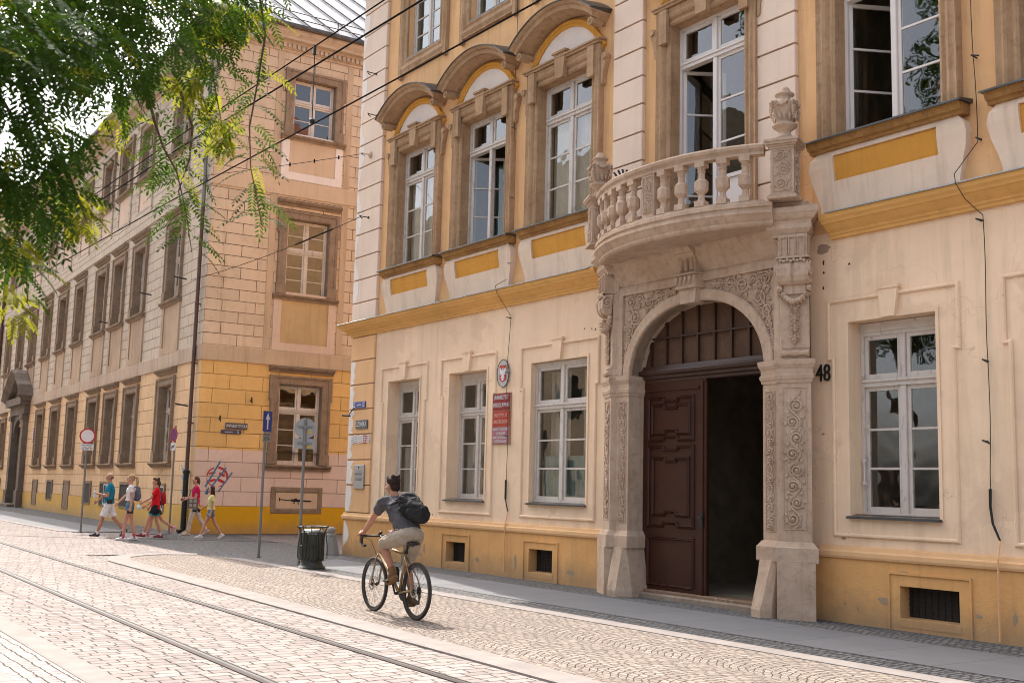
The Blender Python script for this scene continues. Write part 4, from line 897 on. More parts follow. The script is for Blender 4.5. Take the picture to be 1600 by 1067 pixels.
# short front facing the side street (plane x = 0)
def swall(y0, y1, z0, z1, holes, mat, name, x=0.0, depth=.25):
    t = MB(); wall(t, y0, y1, z0, z1, holes, 0, depth); m2 = MB(); m2.v = [(x - y, xx, z) for xx, y, z in t.v]; m2.f = t.f; m2.m = t.m; m2.sm = t.sm
    return link(name, m2, mat, LB)
swall(0, YB, 2.62, 5.43, [(c - hw, c + hw, 2.62, 4.82) for c in SB], M['s_mid'], 'side_wall')
swall(0, YB, .86, 2.62, [(c - hw, c + hw, 2.23, 2.62) for c in SB], M['s_pink'], 'side_wall')
swall(0, YB, 5.93, 16.4, [(c - hw, c + hw, a, b) for c in SB for a, b in ((7.8, 10.35), (13.22, 15.2))], M['s_up'], 'side_wall')
swall(-.03, YB, 0, .86, [], M['yellow'], 'base', x=.03)
mb = MB(); mb.poly([(XL, 0, 0), (XL, YB, 0), (XL, YB, 16.4), (XL, 0, 16.4)]); mb.poly([(XL, YB, 0), (0, YB, 0), (0, YB, 16.4), (XL, YB, 16.4)]); link('rear_wall', mb, M['l_band'], LB)
# bands and cornice run along both fronts
def around(prof, name, mat, x0=XL, y1=YB):
    mb = MB(); mb.mould([(0, y1, 0), (0, 0, 0), (x0, 0, 0)], prof, (0, 0, 1)); return link(name, mb, mat, LB)
def two(prof, name, ml, ms):
    mb = MB(); mb.mould([(0.0, YB, 0), (0, -.0, 0)], prof, (0, 0, 1)); link(name, mb, ms, LB)
    mb = MB(); mb.mould([(prof[1][0], 0, 0), (XL, 0, 0)], prof, (0, 0, 1)); link(name, mb, ml, LB)
two([(0, 5.43), (.05, 5.43), (.05, 5.90), (.03, 5.93), (0, 5.93)], 'string_band', M['l_band'], M['s_band'])
two([(0, 11.12), (.04, 11.12), (.04, 11.66), (0, 11.68)], 'string_band', M['l_up'], M['topmid'])
around([(0, 16.05), (.04, 16.05), (.05, 16.12), (.10, 16.14), (.10, 16.30), (.14, 16.31), (.18, 16.36), (.34, 16.40), (.36, 16.48), (.46, 16.58), (.5, 16.68), (.5, 16.72), (0, 16.74)], 'cornice', M['corn'])
den = MB()
for i in range(int(YB / .165)): y = .1 + .165 * i; den.box(.10, .17, y, y + .1, 16.16, 16.30)
link('dentil_course', den, M['corn'], LB); den2 = MB()
for i in range(int(42 / .165)): x = -.1 - .165 * i; den2.box(x - .1, x, -.17, -.10, 16.16, 16.30)
link('dentil_course', den2, M['corn'], LB)
gt = MB(); gt.mould([(.5, YB, 0), (.5, -.5, 0), (XL, -.5, 0)], [(.0, 16.74), (.04, 16.70), (.11, 16.70), (.15, 16.76), (.15, 16.84), (.13, 16.84), (.12, 16.77), (.0, 16.80)], (0, 0, 1)); link('gutter', gt, M['lead'], LB)
# standing-seam sheet roof, hipped at the street corner
roofm = paint('pale_sheet_roof', (.34, .335, .34), .7, .06, None, .1, .1)
rf = MB(); e = .5; ph = 11.0; ry = (YB) / 2
A_, B_, C_, D_ = (XL - e, -e, 16.78), (e, -e, 16.78), (e, YB + e, 16.78), (XL - e, YB + e, 16.78); E_, F_ = (XL + 9, ry, 16.78 + ph), (e - 11.5, ry, 16.78 + ph)
for q in ((A_, B_, F_, E_), (B_, C_, F_), (C_, D_, E_, F_), (D_, A_, E_)): rf.poly(q)
ro = link('roof', rf, roofm, LB); sm = MB()
for k in range(34):      # diagonal seams of the diamond sheets on the hip facing the side street
    for dg in (-1,):
        y = .2 + .95 * k; pts = []
        for t in range(13):
            f_ = t / 12; yy = y + dg * f_ * 8; 
            if -e + f_ * (ry + e) < yy < YB + e - f_ * (ry + e): pts.append((e - 11.5 * f_ + .02, yy, 16.80 + ph * f_))
        if len(pts) > 1 and True: sm.tube(pts, .022, 4)
link('seam', sm, M['lead'], ro)
sg = MB()
for h_ in (.28, .5): sg.tube([(e - .35, YB, 16.95 + h_), (e - .35, -.2, 16.95 + h_)], .018, 5)
for y in range(0, 22, 2): sg.tube([(e - .35, y, 16.9), (e - .35, y, 17.47)], .018, 5)
link('snow_guard', sg, M['black'], ro)

# ---- windows
def lsurround(o, w, h, mat, hood=True, deep=False):
    mb = MB(); pr = [(0, 0), (0, .05), (.04, .07), (.20, .07), (.21, .10), (.26, .11), (.29, .10), (.30, 0)]
    mb.mould([(-w / 2, 0, 0), (-w / 2, 0, h), (w / 2, 0, h), (w / 2, 0, 0)], pr, (0, -1, 0))
    for s in (-1, 1):
        mb.box(s * (w / 2 + .31) - .03, s * (w / 2 + .31) + .03, -.10, 0, h - .5, h + .3); mb.box(s * (w / 2 + .15) - .17, s * (w / 2 + .15) + .17, -.115, 0, 0, .35)
        mb.box(s * w / 2 - .012, s * w / 2 + .012, -.0, .26, 0, h)
    mb.box(-w / 2, w / 2, 0, .26, h - .012, h + .01); link('surround', mb, mat, o)
    mb = MB(); mb.mould([(w / 2 + .4, 0, 0), (-w / 2 - .4, 0, 0)], [(-.05, -.19), (.08, -.19), (.10, -.13), (.16, -.10), (.19, -.06), (.19, -.03), (-.25, .0)], (0, 0, 1)); link('sill', mb, M['oldwood'], o)
def lhood(o, w, z, mat):
    mb = MB(); mb.mould([(w / 2 + .38, 0, 0), (-w / 2 - .38, 0, 0)], [(0, z - .12), (.06, z - .12), (.08, z - .06), (.15, z - .03), (.20, z + .03), (.20, z + .06), (0, z + .10)], (0, 0, 1)); link('hood', mb, mat, o)
def lapron(o, w, z0, z1, fr, pan):
    hw_ = w / 2 + .36; mb = MB()
    mb.mould([(-hw_ + .28, 0, z0 + .22), (-hw_ + .28, 0, z1), (hw_ - .28, 0, z1), (hw_ - .28, 0, z0 + .22)], [(0, -.01), (0, .05), (.26, .05), (.28, -.01)], (0, -1, 0), closed=True); link('apron_frame', mb, fr, o)
    mb = MB(); mb.box(-hw_ + .27, hw_ - .27, -.012, .02, z0 + .2, z1 + .02); link('apron_panel', mb, pan, o)
# one of each kind, then copies
W_ = 1.5
def make(loc, rot, h, tz, y, mat, rows, trows, hz, sur, ap=None, cur=None, hoodm=None):
    o = window(LB, loc, W_ - .02, h, y, tz, mat, rows=rows, trows=trows, rotz=rot, curtain=cur, fw=.06, glassm='glass2'); lsurround(o, W_, h, sur)
    if hz: lhood(o, W_, hz, hoodm or sur)
    if ap: lapron(o, W_, *ap)
    return o
g0 = make((-BAY[0], 0, 2.23), 0, 2.59, 1.75, .24, M['oldwhite'], 3, 1, 3.1, M['oldwood'], None, ('curtain', 1.6, (0, 1)))
for s in BAY[1:]: copy_part(g0, LB, (-s, 0, 2.23), 0)
f0 = make((-BAYF[0], 0, 7.8), 0, 2.55, 1.5, .24, M['oldwhite'], 3, 2, 3.1, M['oldwood'], (-1.84, -.2, M['l_panel'], M['l_panel']), ('curtain', 1.45, (0, 1)))
for s in BAYF[1:]: copy_part(f0, LB, (-s, 0, 7.8), 0)
t0 = make((-BAYF[0], 0, 13.22), 0, 1.98, 1.2, .2, M['oldwhite'], 2, 1, 0, M['oldwood'], (-1.5, -.2, M['l_up'], M['s_frame']), ('curtain', 1.9, (0, 1)))
for s in BAYF[1:]: copy_part(t0, LB, (-s, 0, 13.22), 0)
sg0 = make((0, SB[0], 2.23), pi / 2, 2.59, 1.75, .18, M['white'], 3, 1, 3.1, M['oldwood'])
sf0 = make((0, SB[0], 7.8), pi / 2, 2.55, 1.5, .18, M['oldwhite'], 3, 2, 3.1, M['oldwood'], (-1.84, -.2, M['s_frame'], M['s_panel']), None)
st0 = make((0, SB[0], 13.22), pi / 2, 1.98, 1.2, .18, M['white'], 2, 1, 0, M['oldwood'], (-1.5, -.2, M['tymp'], M['topmid']))
for c in SB[1:]:
    copy_part(sg0, LB, (0, c, 2.23), pi / 2); copy_part(sf0, LB, (0, c, 7.8), pi / 2); copy_part(st0, LB, (0, c, 13.22), pi / 2)
# plain vertical strips flanking the short front's windows
mb = MB()
for z0, z1, xx in ((5.94, 11.1, .028), (11.7, 16.04, .024)):
    for c in SB:
        for s in (-1, 1): mb.box(.0, xx, c + s * 1.27 - .11, c + s * 1.27 + .11, z0, z1)
link('pilaster_strip', mb, M['s_band'], LB)
# rooms
mb = MB()
mb.box(XL + .5, -3.5, 3.5, 3.6, 0, 16.3); mb.box(-3.6, -3.5, 3.5, YB - .5, 0, 16.3)
for z in (1.2, 5.6, 11.2, 16.2): mb.box(XL + .4, -.5, .4, YB - .4, z - .1, z)
for s in (6.1, 17, 25, 29, 33, 37): mb.box(-s - .05, -s + .05, .35, 3.5, 0, 16.3)
link('room_partition', mb, M['shutterbox'], LB)
# cellar openings of the long front and the blocked one on the short front
cw = MB(); fr = MB()
for k, (s, w, z0) in enumerate(BS):
    fr2 = MB(); z1 = 1.42
    for a, b, c, d in ((-w / 2 - .1, -w / 2, z0 - .06, z1 + .1), (w / 2, w / 2 + .1, z0 - .06, z1 + .1), (-w / 2, w / 2, z1, z1 + .1), (-w / 2, w / 2, z0 - .06, z0)): fr2.box(a, b, -.055, .0, c, d)
    o = link('cellar_window', fr2, M['oldwood'], LB, (-s, 0, 0)); q = MB(); q.poly([(-w / 2, -.035, z0), (w / 2, -.035, z0), (w / 2, -.035, z1), (-w / 2, -.035, z1)]); link('shutter', q, M['oldwood'] if z0 < .5 else M['dark'], o)  # higher openings get a dark sheet in place of an unlit cellar
    if z0 > .5 and k % 2 == 0: q = MB(); bars(q, -.05, w / 2, z0, z1, -.05, .05, 1, 1); link('sash', q, M['oldwhite'], o)
fr2 = MB(); y0, y1, z0, z1 = 2.5, 4.28, .66, 1.46
fr2.mould([(0, y0 + .18, z0 + .16), (0, y0 + .18, z1 - .14), (0, y1 - .18, z1 - .14), (0, y1 - .18, z0 + .16)], [(0, .0), (0, .04), (.05, .06), (.15, .05), (.18, .02), (.18, 0)], (1, 0, 0), closed=True)
o = link('cellar_window', fr2, M['oldwood'], LB, label='blocked cellar opening in a rough frame with a stencilled rifle'); q = MB(); q.box(0, .036, y0 + .17, y1 - .17, z0 + .15, z1 - .13); link('infill', q, M['topmid'], o)
q = MB(); X_ = .038; n_ = (1, 0, 0)
q.strip([(X_, 2.80, 1.10), (X_, 2.92, 1.10), (X_, 3.0, 1.08), (X_, 3.45, 1.075), (X_, 3.9, 1.06)], .03, n_); q.strip([(X_, 2.80, 1.05), (X_, 2.80, 1.16)], .04, n_); q.strip([(X_, 3.2, 1.08), (X_, 3.5, 1.07)], .075, n_); q.strip([(X_, 3.32, 1.06), (X_, 3.29, .97)], .04, n_); q.strip([(X_, 3.42, 1.05), (X_, 3.46, .95)], .03, n_); q.strip([(X_, 3.6, 1.07), (X_, 3.86, 1.055)], .05, n_); q.strip([(X_, 3.3, 1.12), (X_, 3.4, 1.13)], .03, n_)
link('stencil', q, M['black'], o)
# graffiti (flat paint on the walls)
RED = paint('red_spray_paint', (.42, .03, .04), .6, .1); BLU = paint('blue_spray_paint', (.03, .15, .28), .6, .1); CYA = paint('cyan_spray_paint', (.05, .27, .45), .6, .1)
q = MB(); X_ = .002; cy_, cz_ = .72, 1.76
for a0, a1, w in ((-.2, 1.5, .07), (1.9, 3.0, .04), (3.4, 4.6, .03), (4.9, 6.0, .03)):
    q.strip([(X_, cy_ + .33 * cos(a0 + (a1 - a0) * i / 10), cz_ + .30 * sin(a0 + (a1 - a0) * i / 10)) for i in range(11)], w, n_)
for (a, b), (c, d), w in (((.45, 1.86), (.66, 1.90), .05), ((.78, 1.88), (.96, 1.80), .08), ((.48, 1.62), (.68, 1.68), .07), ((.76, 1.68), (.98, 1.58), .09)): q.strip([(X_, a, b), ((X_), (a + c) / 2, (b + d) / 2 + .01), (X_, c, d)], w, n_)
link('graffiti', q, RED, LB, label='red ring graffiti under blue slashes on the pink wall')
q = MB(); X_ = .004
for (a, b), (c, d), w in (((.36, 1.45), (.80, 2.26), .05), ((.40, 1.24), (1.0, 2.06), .045), ((.78, 1.3), (1.20, 1.92), .045), ((.40, 1.22), (.50, 1.42), .09)): q.strip([(X_, a, b), (X_, c, d)], w, n_)
link('graffiti', q, BLU, LB, label='blue diagonal spray slashes across the red ring')
q = MB(); r = random.Random(3); Y_ = -.002
for k in range(14):
    x, z = -1.05 + r.uniform(-.16, .16), r.uniform(1.2, 2.1); q.strip([(x, Y_, z), (x + r.uniform(-.2, .2), Y_, z + r.uniform(-.2, .2)), (x + r.uniform(-.25, .25), Y_, z + r.uniform(-.1, .3))], r.uniform(.03, .06), (0, -1, 0))
q.strip([(-1.3, Y_, 1.72), (-.75, Y_, 1.78)], .14, (0, -1, 0)); link('graffiti', q, CYA, LB, label='cyan scrawl beside the downpipe')
q = MB()
for k, pts in enumerate(([(-.5, 0), (-.45, .35), (-.3, .15), (-.2, .38)], [(-.1, .0), (.0, .4), (.12, 0)], [(.2, .38), (.22, 0), (.4, .0)], [(.5, 0), (.52, .36)])): q.strip([(-3.6 + x, -.002, 1.62 + z) for x, z in pts], .02, (0, -1, 0))
link('graffiti', q, M['l_panel'], LB, label='faint scratched letters under the first ground floor window')
# far portal on the long front
pt = MB(); c = -32.5
def oarch(cx, r, zc, n=12): return [(cx - r * cos(pi * i / n), 0, zc + r * sin(pi * i / n)) for i in range(n + 1)]
for s in (-1, 1): pt.box(c + s * 1.75 - .45, c + s * 1.75 + .45, -.35, .1, 0, .9); pt.box(c + s * 1.75 - .33, c + s * 1.75 + .33, -.28, .1, .9, 4.9); pt.box(c + s * 1.75 - .42, c + s * 1.75 + .42, -.38, .1, 4.75, 5.0)
for a, b in zip(oarch(c, 1.42, 3.35), oarch(c, 1.42, 3.35)[1:]): pt.extr([(a[0], -.2, a[2]), (b[0], -.2, b[2]), (b[0], -.2, 5.0), (a[0], -.2, 5.0)], (0, .25, 0))
pt.box(c - 2.3, c + 2.3, -.3, .1, 5.0, 5.5); pt.box(c - 2.5, c + 2.5, -.55, .1, 5.5, 5.9)
hd = [(c - 2.9, 0, 5.9), (c - 2.4, 0, 6.5), (c - 1.7, 0, 6.75), (c - 1.0, 0, 7.2), (c, 0, 7.45), (c + 1.0, 0, 7.2), (c + 1.7, 0, 6.75), (c + 2.4, 0, 6.5), (c + 2.9, 0, 5.9)]
pt.mould(hd, [(-.35, 0), (-.35, .45), (-.2, .6), (0, .75), (.08, .75), (.08, 0)], (0, -1, 0)); pt.extr([(p[0], 0, min(p[2], 7.1)) for p in hd], (0, -.12, 0))
po = link('portal', pt, M['oldstone'], LB, label='dark weathered side portal with a curved pediment'); d = MB(); d.box(c - 1.42, c + 1.42, .2, .3, .15, 5.0); link('door_leaf', d, paint('near_black_door', (.035, .04, .025), .5, .2), po)
d = MB()
for z in (.6, 1.3, 2.0, 2.7, 3.3, 3.9): d.box(c - 1.42, c + 1.42, .17, .2, z, z + .06)
link('rail', d, M['oldstone'], po); d = MB(); d.box(c - 1.8, c + 1.8, -.7, .1, 0, .16); link('doorstep', d, M['oldstone'], po)
# downpipes
dp = MB(); dp.tube([(-.45, -.62, 16.75), (-.45, -.5, 16.5), (-.45, -.14, 15.9), (-.45, -.12, 10.4)], .065, 10); 
for z in (15, 12.9, 11.3): dp.lathe([(.08, 0), (.08, .07)], (-.45, -.12, z), 10)
p_ = link('downpipe', dp, M['greypipe'], LB); dp = MB(); dp.tube([(-.45, -.12, 10.4), (-.43, -.12, 1.9)], .062, 10)
for z in (9.2, 7.2, 5.3, 3.4): dp.lathe([(.075, 0), (.075, .06)], (-.44, -.12, z), 10); dp.box(-.50, -.38, -.08, 0, z + .01, z + .04)
link('lower_pipe', dp, M['pipe'], p_); dp = MB(); dp.tube([(-.43, -.13, 1.95), (-.42, -.13, .12), (-.42, -.3, .05)], .085, 10)
for z in (1.85, 1.0): dp.lathe([(.11, 0), (.11, .08)], (-.43, -.13, z), 10)
link('cast_iron_foot', dp, M['black'], p_)
dp = MB(); dp.tube([(XL + .1, -.15, 16.6), (XL + .1, -.15, .3)], .09, 8); link('downpipe', dp, M['pipe'], LB)
# iron brackets for the wires
for x, y, z, q_ in ((0, 1.68, 4.2, 1), (0, .69, 3.57, 1), (-1.1, 0, 4.0, 0), (-6.6, 0, 8.35, 0), (-13.0, 0, 8.0, 0), (-2.2, 0, 8.3, 0)):
    b = MB()
    if q_: b.tube([(0, y, z), (.22, y - .05, z + .1)], .025, 6); b.tube([(.22, y - .05, z + .1), (.26, y - .05, z - .08)], .02, 6)
    else: b.tube([(x, 0, z), (x - .1, -.4, z + .06)], .025, 6)
    link('wire_bracket', b, M['black'], LB)
# ------------------------------------------------------------------ taller neighbour further down the street
NB = thing('neighbour_house', 'taller cream house with a brown downpipe at the far left end of the street', 'building', (-76.6, 14.3, 0), R(-2.71))
mb = MB(); wall(mb, -30, 0, 0, 20, [(-4.5 - 4 * i, -3.2 - 4 * i, z, z + 2.2, .25) for i in range(6) for z in (1.6, 6.2, 10.6, 15)]); mb.poly([(0, 0, 0), (0, 12, 0), (0, 12, 20), (0, 6, 24), (0, 0, 20)])
link('wall', mb, plaster('cream_neighbour_plaster', (.60, .44, .27), .1, .3), NB); mb = MB(); mb.box(-29.5, -.5, .5, .6, 0, 19.5); link('room_partition', mb, M['dark'], NB)
for i in range(6):
    for z in (1.6, 6.2, 10.6, 15):
        mb = MB(); bars(mb, -.65, .65, 0, 2.2, .15, .08, 2, 3); o = link('window', mb, M['oldwhite'], NB, (-3.85 - 4 * i, 0, z)); mb = MB(); mb.poly([(-.6, .19, .05), (.6, .19, .05), (.6, .19, 2.1), (-.6, .19, 2.1)]); link('pane', mb, M['glass2'], o)
mb = MB(); mb.poly([(.3, -.4, 19.9), (-30, -.4, 19.9), (-30, 6, 24.2), (.3, 6, 24.2)]); mb.poly([(.3, 12.4, 19.9), (-30, 12.4, 19.9), (-30, 6, 24.2), (.3, 6, 24.2)]); link('roof', mb, paint('brown_tile_roof', (.2, .09, .06), .8, .2), NB)
mb = MB(); mb.tube([(-.25, -.15, 19.8), (-.25, -.15, .2)], .09, 8); link('downpipe', mb, M['pipe'], NB)
# ------------------------------------------------------------------ street furniture, signs and wires
CAMP = Vector((0, 0, 1.6))
def face_cam(x, y, off=0.0): return atan2(-y, -x) + pi / 2 + R(off)          # local -y looks at the street viewer
def disc(mb, r, y, t, z, n=40): mb.lathe([(r, -t / 2), (r, t / 2)], (0, y, z), n, 'y')
def ring(mb, r0, r1, y, t, z, n=40):
    a = [(r0, y - t), (r1, y - t), (r1, y), (r0, y)]; rings = [[(p[0] * cos(2 * pi * k / n), p[1], z + p[0] * sin(2 * pi * k / n)) for p in a] for k in range(n + 1)]; mb.loft(rings, True, False)
SRED = paint('sign_red', (.42, .012, .018), .35, .05, None, 0); SWHT = paint('sign_white', (.62, .60, .60), .4, .04, None, 0); SBLU = paint('sign_blue', (.018, .045, .22), .35, .05, None, 0)
SGRY = paint('sign_back_grey', (.30, .30, .29), .45, .08, None, .05, .4); SBLK = paint('sign_black', (.03, .03, .03), .5, .05, None, 0)
def post(parent, h, r=.03, mat=None):
    p = MB(); p.lathe([(r, 0), (r, h), (r * .8, h + .012)], n=12); p.lathe([(r + .02, 0), (r + .02, .02)], n=12); return link('post', p, mat or M['iron'], parent)
# no-entry-for-vehicles sign with its white plate
t = thing('road_sign', 'white disc sign with a red rim over a small plate on a grey post', 'road sign', (-36.14, 9.36, 0), face_cam(-36.14, 9.36))
post(t, 3.2); d = MB(); disc(d, .235, -.045, .012, 2.92); link('sign_disc', d, SWHT, t); d = MB(); ring(d, .19, .236, -.051, .004, 2.92); link('red_rim', d, SRED, t)
d = MB(); d.box(-.20, .20, -.05, -.038, 2.48, 2.67); link('plate', d, SWHT, t); join_text('lettering', [('Nie dotyczy', .06, 0, 2.63, 1), ], SBLK, t, (0, -.0525, 0))
d = MB()
for cx in (-.06, .075):
    for w in (-.045, .045): ring(d, .022, .028, -.051, .002, 2.54, 16) if False else d.tube([(cx + w + .024 * cos(a * .5), -.052, 2.535 + .024 * sin(a * .5)) for a in range(14)], .004, 4)
    d.tube([(cx - .045, -.052, 2.535), (cx, -.052, 2.575), (cx + .03, -.052, 2.575), (cx + .045, -.052, 2.535)], .004, 4)
link('bicycle_symbol', d, SBLK, t)
# no-stopping sign
t = thing('road_sign', 'blue and red no stopping sign on a thin post beside the dark downpipe', 'road sign', (-34.7, 11.62, 0), face_cam(-34.7, 11.62, -60))
post(t, 3.3); d = MB(); disc(d, .21, -.045, .012, 3.03); link('sign_disc', d, SBLU, t); d = MB(); ring(d, .17, .211, -.051, .004, 3.03)
for a in (45, 135): d.strip([(-.18 * cos(R(a)), -.051, 3.03 - .18 * sin(R(a))), (.18 * cos(R(a)), -.051, 3.03 + .18 * sin(R(a)))], .035, (0, -1, 0))
link('red_cross', d, SRED, t); d = MB(); d.box(-.14, .14, -.05, -.038, 2.55, 2.78); link('plate', d, SWHT, t)
d = MB(); d.strip([(-.09, -.05, 2.62), (-.05, -.05, 2.68), (.03, -.05, 2.68), (.08, -.05, 2.62)], .03, (0, -1, 0)); d.strip([(-.1, -.05, 2.60), (.1, -.05, 2.72)], .02, (0, -1, 0)); link('tow_symbol', d, SBLK, t)
# one-way sign
t = thing('road_sign', 'blue one way sign with a white arrow on a grey post', 'road sign', (-23.41, 9.84, 0), face_cam(-23.41, 9.84, 52))
post(t, 3.1); d = MB(); d.box(-.15, .15, -.05, -.038, 2.73, 3.18); link('sign_panel', d, SBLU, t)
d = MB(); d.strip([(0, -.05, 2.78), (0, -.05, 3.03)], .045, (0, -1, 0)); d.extr([(-.075, -.05, 3.0), (.075, -.05, 3.0), (0, -.05, 3.14)], (0, -.004, 0)); link('arrow', d, SWHT, t)
d = MB(); d.box(-.14, .14, -.05, -.038, 2.50, 2.71); link('plate', d, SGRY, t); d = MB()
for w in (-.055, .055): d.tube([(w + .032 * cos(a * .5), -.052, 2.57 + .032 * sin(a * .5)) for a in range(14)], .005, 4)
d.tube([(-.055, -.052, 2.57), (-.01, -.052, 2.62), (.03, -.052, 2.62), (.055, -.052, 2.57)], .005, 4); link('bicycle_symbol', d, SBLK, t); join_text('lettering', [('Nie dotyczy', .045, 0, 2.67, 1)], SBLK, t, (0, -.0525, 0))
# sign seen from behind
t = thing('road_sign', 'round sign seen from its grey back, its post standing beside the litter bin', 'road sign', (-20.4, 9.4, 0), face_cam(-20.4, 9.4))
post(t, 2.87); d = MB(); disc(d, .2, -.035 + .08, .012, 2.69); ring(d, .19, .205, .05, .02, 2.69); link('sign_disc', d, SGRY, t); d = MB(); d.box(-.2, .2, .04, .052, 2.29, 2.49); link('plate', d, SGRY, t)
d = MB()
for z in (2.72, 2.40): d = MB(); d.box(-.15, .15, .015, .035, z - .02, z + .02); d.box(-.05, .05, -.04, .015, z - .025, z + .025); link('bracket', d, M['iron'], t)
YST = paint('yellow_sticker', (.55, .36, .03), .5, .05, None, 0)
for z in (2.60, 2.31): d = MB(); d.box(.04, .13, .030, .0385, z, z + .045); link('sticker', d, YST, t)
# litter bin: barred dark drum with looped ribs, flared ring of rods on top
BIN = paint('dark_green_black_iron', (.045, .047, .035), .42, .25, None, .15, .3)
t = thing('litter_bin', 'dark cast iron litter bin with barred sides and a ring of rods round its top', 'litter bin', (-20.17, 9.56, 0))
d = MB(); d.lathe([(.27, 0), (.27, .03), (.225, .07), (.205, .12), (.20, .70), (.215, .72)], n=28); link('drum', d, BIN, t)
d = MB(); d.lathe([(.21, .66), (.215, .70), (.17, .745), (.06, .75)], n=28); link('lid', d, M['zinc'], t)
d = MB()
for k in range(18):
    a = 2 * pi * k / 18; ca, sa = cos(a), sin(a); b = a + 2 * pi / 36; d.tube([(.222 * ca, .222 * sa, .70), (.224 * ca, .224 * sa, .25), (.224 * cos(b), .224 * sin(b), .17)], .011, 5); d.tube([(.222 * cos(b + .17), .222 * sin(b + .17), .70), (.224 * cos(b + .17), .224 * sin(b + .17), .25), (.224 * cos(b), .224 * sin(b), .17)], .011, 5)
for z in (.16, .44, .69): d.tube([(.226 * cos(2 * pi * k / 28), .226 * sin(2 * pi * k / 28), z) for k in range(29)], .010, 5)
link('rib', d, BIN, t); d = MB()
for k in range(10):
    a = 2 * pi * k / 10 + .1; ca, sa = cos(a), sin(a); d.tube([(.215 * ca, .215 * sa, .66), (.27 * ca, .27 * sa, .76), (.29 * ca, .29 * sa, .80)], .010, 5); d.ball((.295 * ca, .295 * sa, .80), .02, 6, 5)
    if k % 2 == 0: d.tube([(.25 * ca, .25 * sa, .72), (.29 * ca, .29 * sa, .45), (.30 * ca, .30 * sa, .22), (.27 * ca, .27 * sa, .19)], .011, 5)
d.tube([(.285 * cos(2 * pi * k / 28), .285 * sin(2 * pi * k / 28), .80) for k in range(29)], .010, 5); link('top_ring', d, BIN, t)
# corner guard stone
t = thing('corner_stone', 'grey granite guard stone with a ball top at the foot of the house corner', 'stone bollard', (-24.05, 11.86, 0), .3)
GR = stone('guard_granite', (.36, .34, .315), (.29, .27, .25), (.16, .15, .14), .5, .2, 2)
d = MB(); n = 8; d.lathe([(.235, -.02), (.23, .02), (.135, .43), (.12, .44)], n=8, rot=R(22.5)); link('shaft', d, GR, t); d = MB(); d.smooth = True; d.lathe([(.125, .435), (.135, .45), (.105, .475), (.075, .485), (.095, .515), (.105, .555), (.095, .60), (.06, .635), (0, .645)], n=16); link('ball_top', d, GR, t)

# ---- things fixed to the town house
FX, FY = 0, 12.2
def onwall(name, label, cat, x, z, d=.003): return thing(name, label, cat, (x, 12.2 - d, z))
t = onwall('emblem_plaque', 'oval silver plaque with a white crowned eagle on a red shield', 'plaque', -17.63, 3.805, .012)
d = MB(); n = 40; e = [(.195 * cos(2 * pi * k / n), 0, .265 * sin(2 * pi * k / n)) for k in range(n)]; d.extr(e, (0, -.02, 0)); link('oval_plate', d, paint('silver_enamel', (.45, .46, .47), .3, .05, None, 0, .3), t)
d = MB(); P_ = [(e[k], e[(k + 1) % n]) for k in range(n)]; d.tube([(p[0], -.02, p[2]) for p in e + [e[0]]], .008, 5); link('rim', d, SBLK, t)
d = MB(); d.extr([(-.11, -.021, .155), (.11, -.021, .155), (.11, -.021, -.11), (.08, -.021, -.145), (.03, -.021, -.155), (0, -.021, -.17), (-.03, -.021, -.155), (-.08, -.021, -.145), (-.11, -.021, -.11)], (0, -.004, 0)); link('shield', d, SRED, t)
half = [(0, .085), (.018, .09), (.03, .075), (.018, .062), (.022, .05), (.045, .062), (.06, .09), (.085, .11), (.098, .085), (.10, .04), (.094, .0), (.082, -.035), (.070, -.01), (.060, -.045), (.048, -.015), (.034, -.045), (.05, -.075), (.075, -.08), (.06, -.095), (.036, -.09), (.03, -.11), (.045, -.135), (.02, -.13), (0, -.15)]
d = MB(); d.extr([(x, -.0255, z) for x, z in half] + [(-x, -.0255, z) for x, z in half[-2:0:-1]], (0, -.004, 0)); link('eagle', d, SWHT, t)
d = MB(); d.extr([(-.025, -.026, .095), (.025, -.026, .095), (.035, -.026, .125), (.018, -.026, .112), (0, -.026, .13), (-.018, -.026, .112), (-.035, -.026, .125)], (0, -.004, 0)); link('crown', d, paint('gilt', (.5, .33, .06), .3, .1, None, 0, .5), t)
PLT = [('deep red enamel plate reading UNIWERSYTET WROCŁAWSKI, topmost of three', (.22, .012, .018), 3.10, 3.42, [('UNIWERSYTET', .12, .08), ('WROCŁAWSKI', .12, -.065)], SWHT),
       ('bright red enamel plate reading INSTYTUT ARCHEOLOGII, middle of three', (.36, .035, .022), 2.79, 3.085, [('INSTYTUT', .095, .06), ('ARCHEOLOGII', .095, -.06)], paint('cream_letters', (.60, .38, .30), .5, .05, None, 0)),
       ('faded pinkish enamel plate with four lines of lettering, lowest of three', (.34, .13, .15), 2.46, 2.775, [('UNIWERSYTET WROCŁAWSKI', .062, .115), ('STUDIUM', .07, .035), ('NAUK HISTORYCZNYCH', .06, -.04), ('DZIEKANAT', .075, -.115)], SWHT)]
for k, (lab, col, z0, z1, rows, lm) in enumerate(PLT):
    t = onwall('sign_plate', lab, 'sign', -17.66, (z0 + z1) / 2, .02); h = (z1 - z0) / 2; d = MB(); d.bbox(-.285, .285, -.015, .012, -h, h, .006); link('plate', d, paint('enamel_red', col, .3, .06, None, 0), t)
    d = MB(); [d.box(*q) for q in ((-.30, .30, -.005, .015, -h - .008, -h), (-.30, .30, -.005, .015, h, h + .008), (-.30, -.285, -.005, .015, -h, h), (.285, .30, -.005, .015, -h, h))]; link('rim', d, M['brown'], t)
    for s, sz, z in rows: join_text('lettering', [(s, sz, 0, z, min(1.0, .50 / max(.01, len(s) * sz * .62)))], lm, t, (0, -.0175, 0))
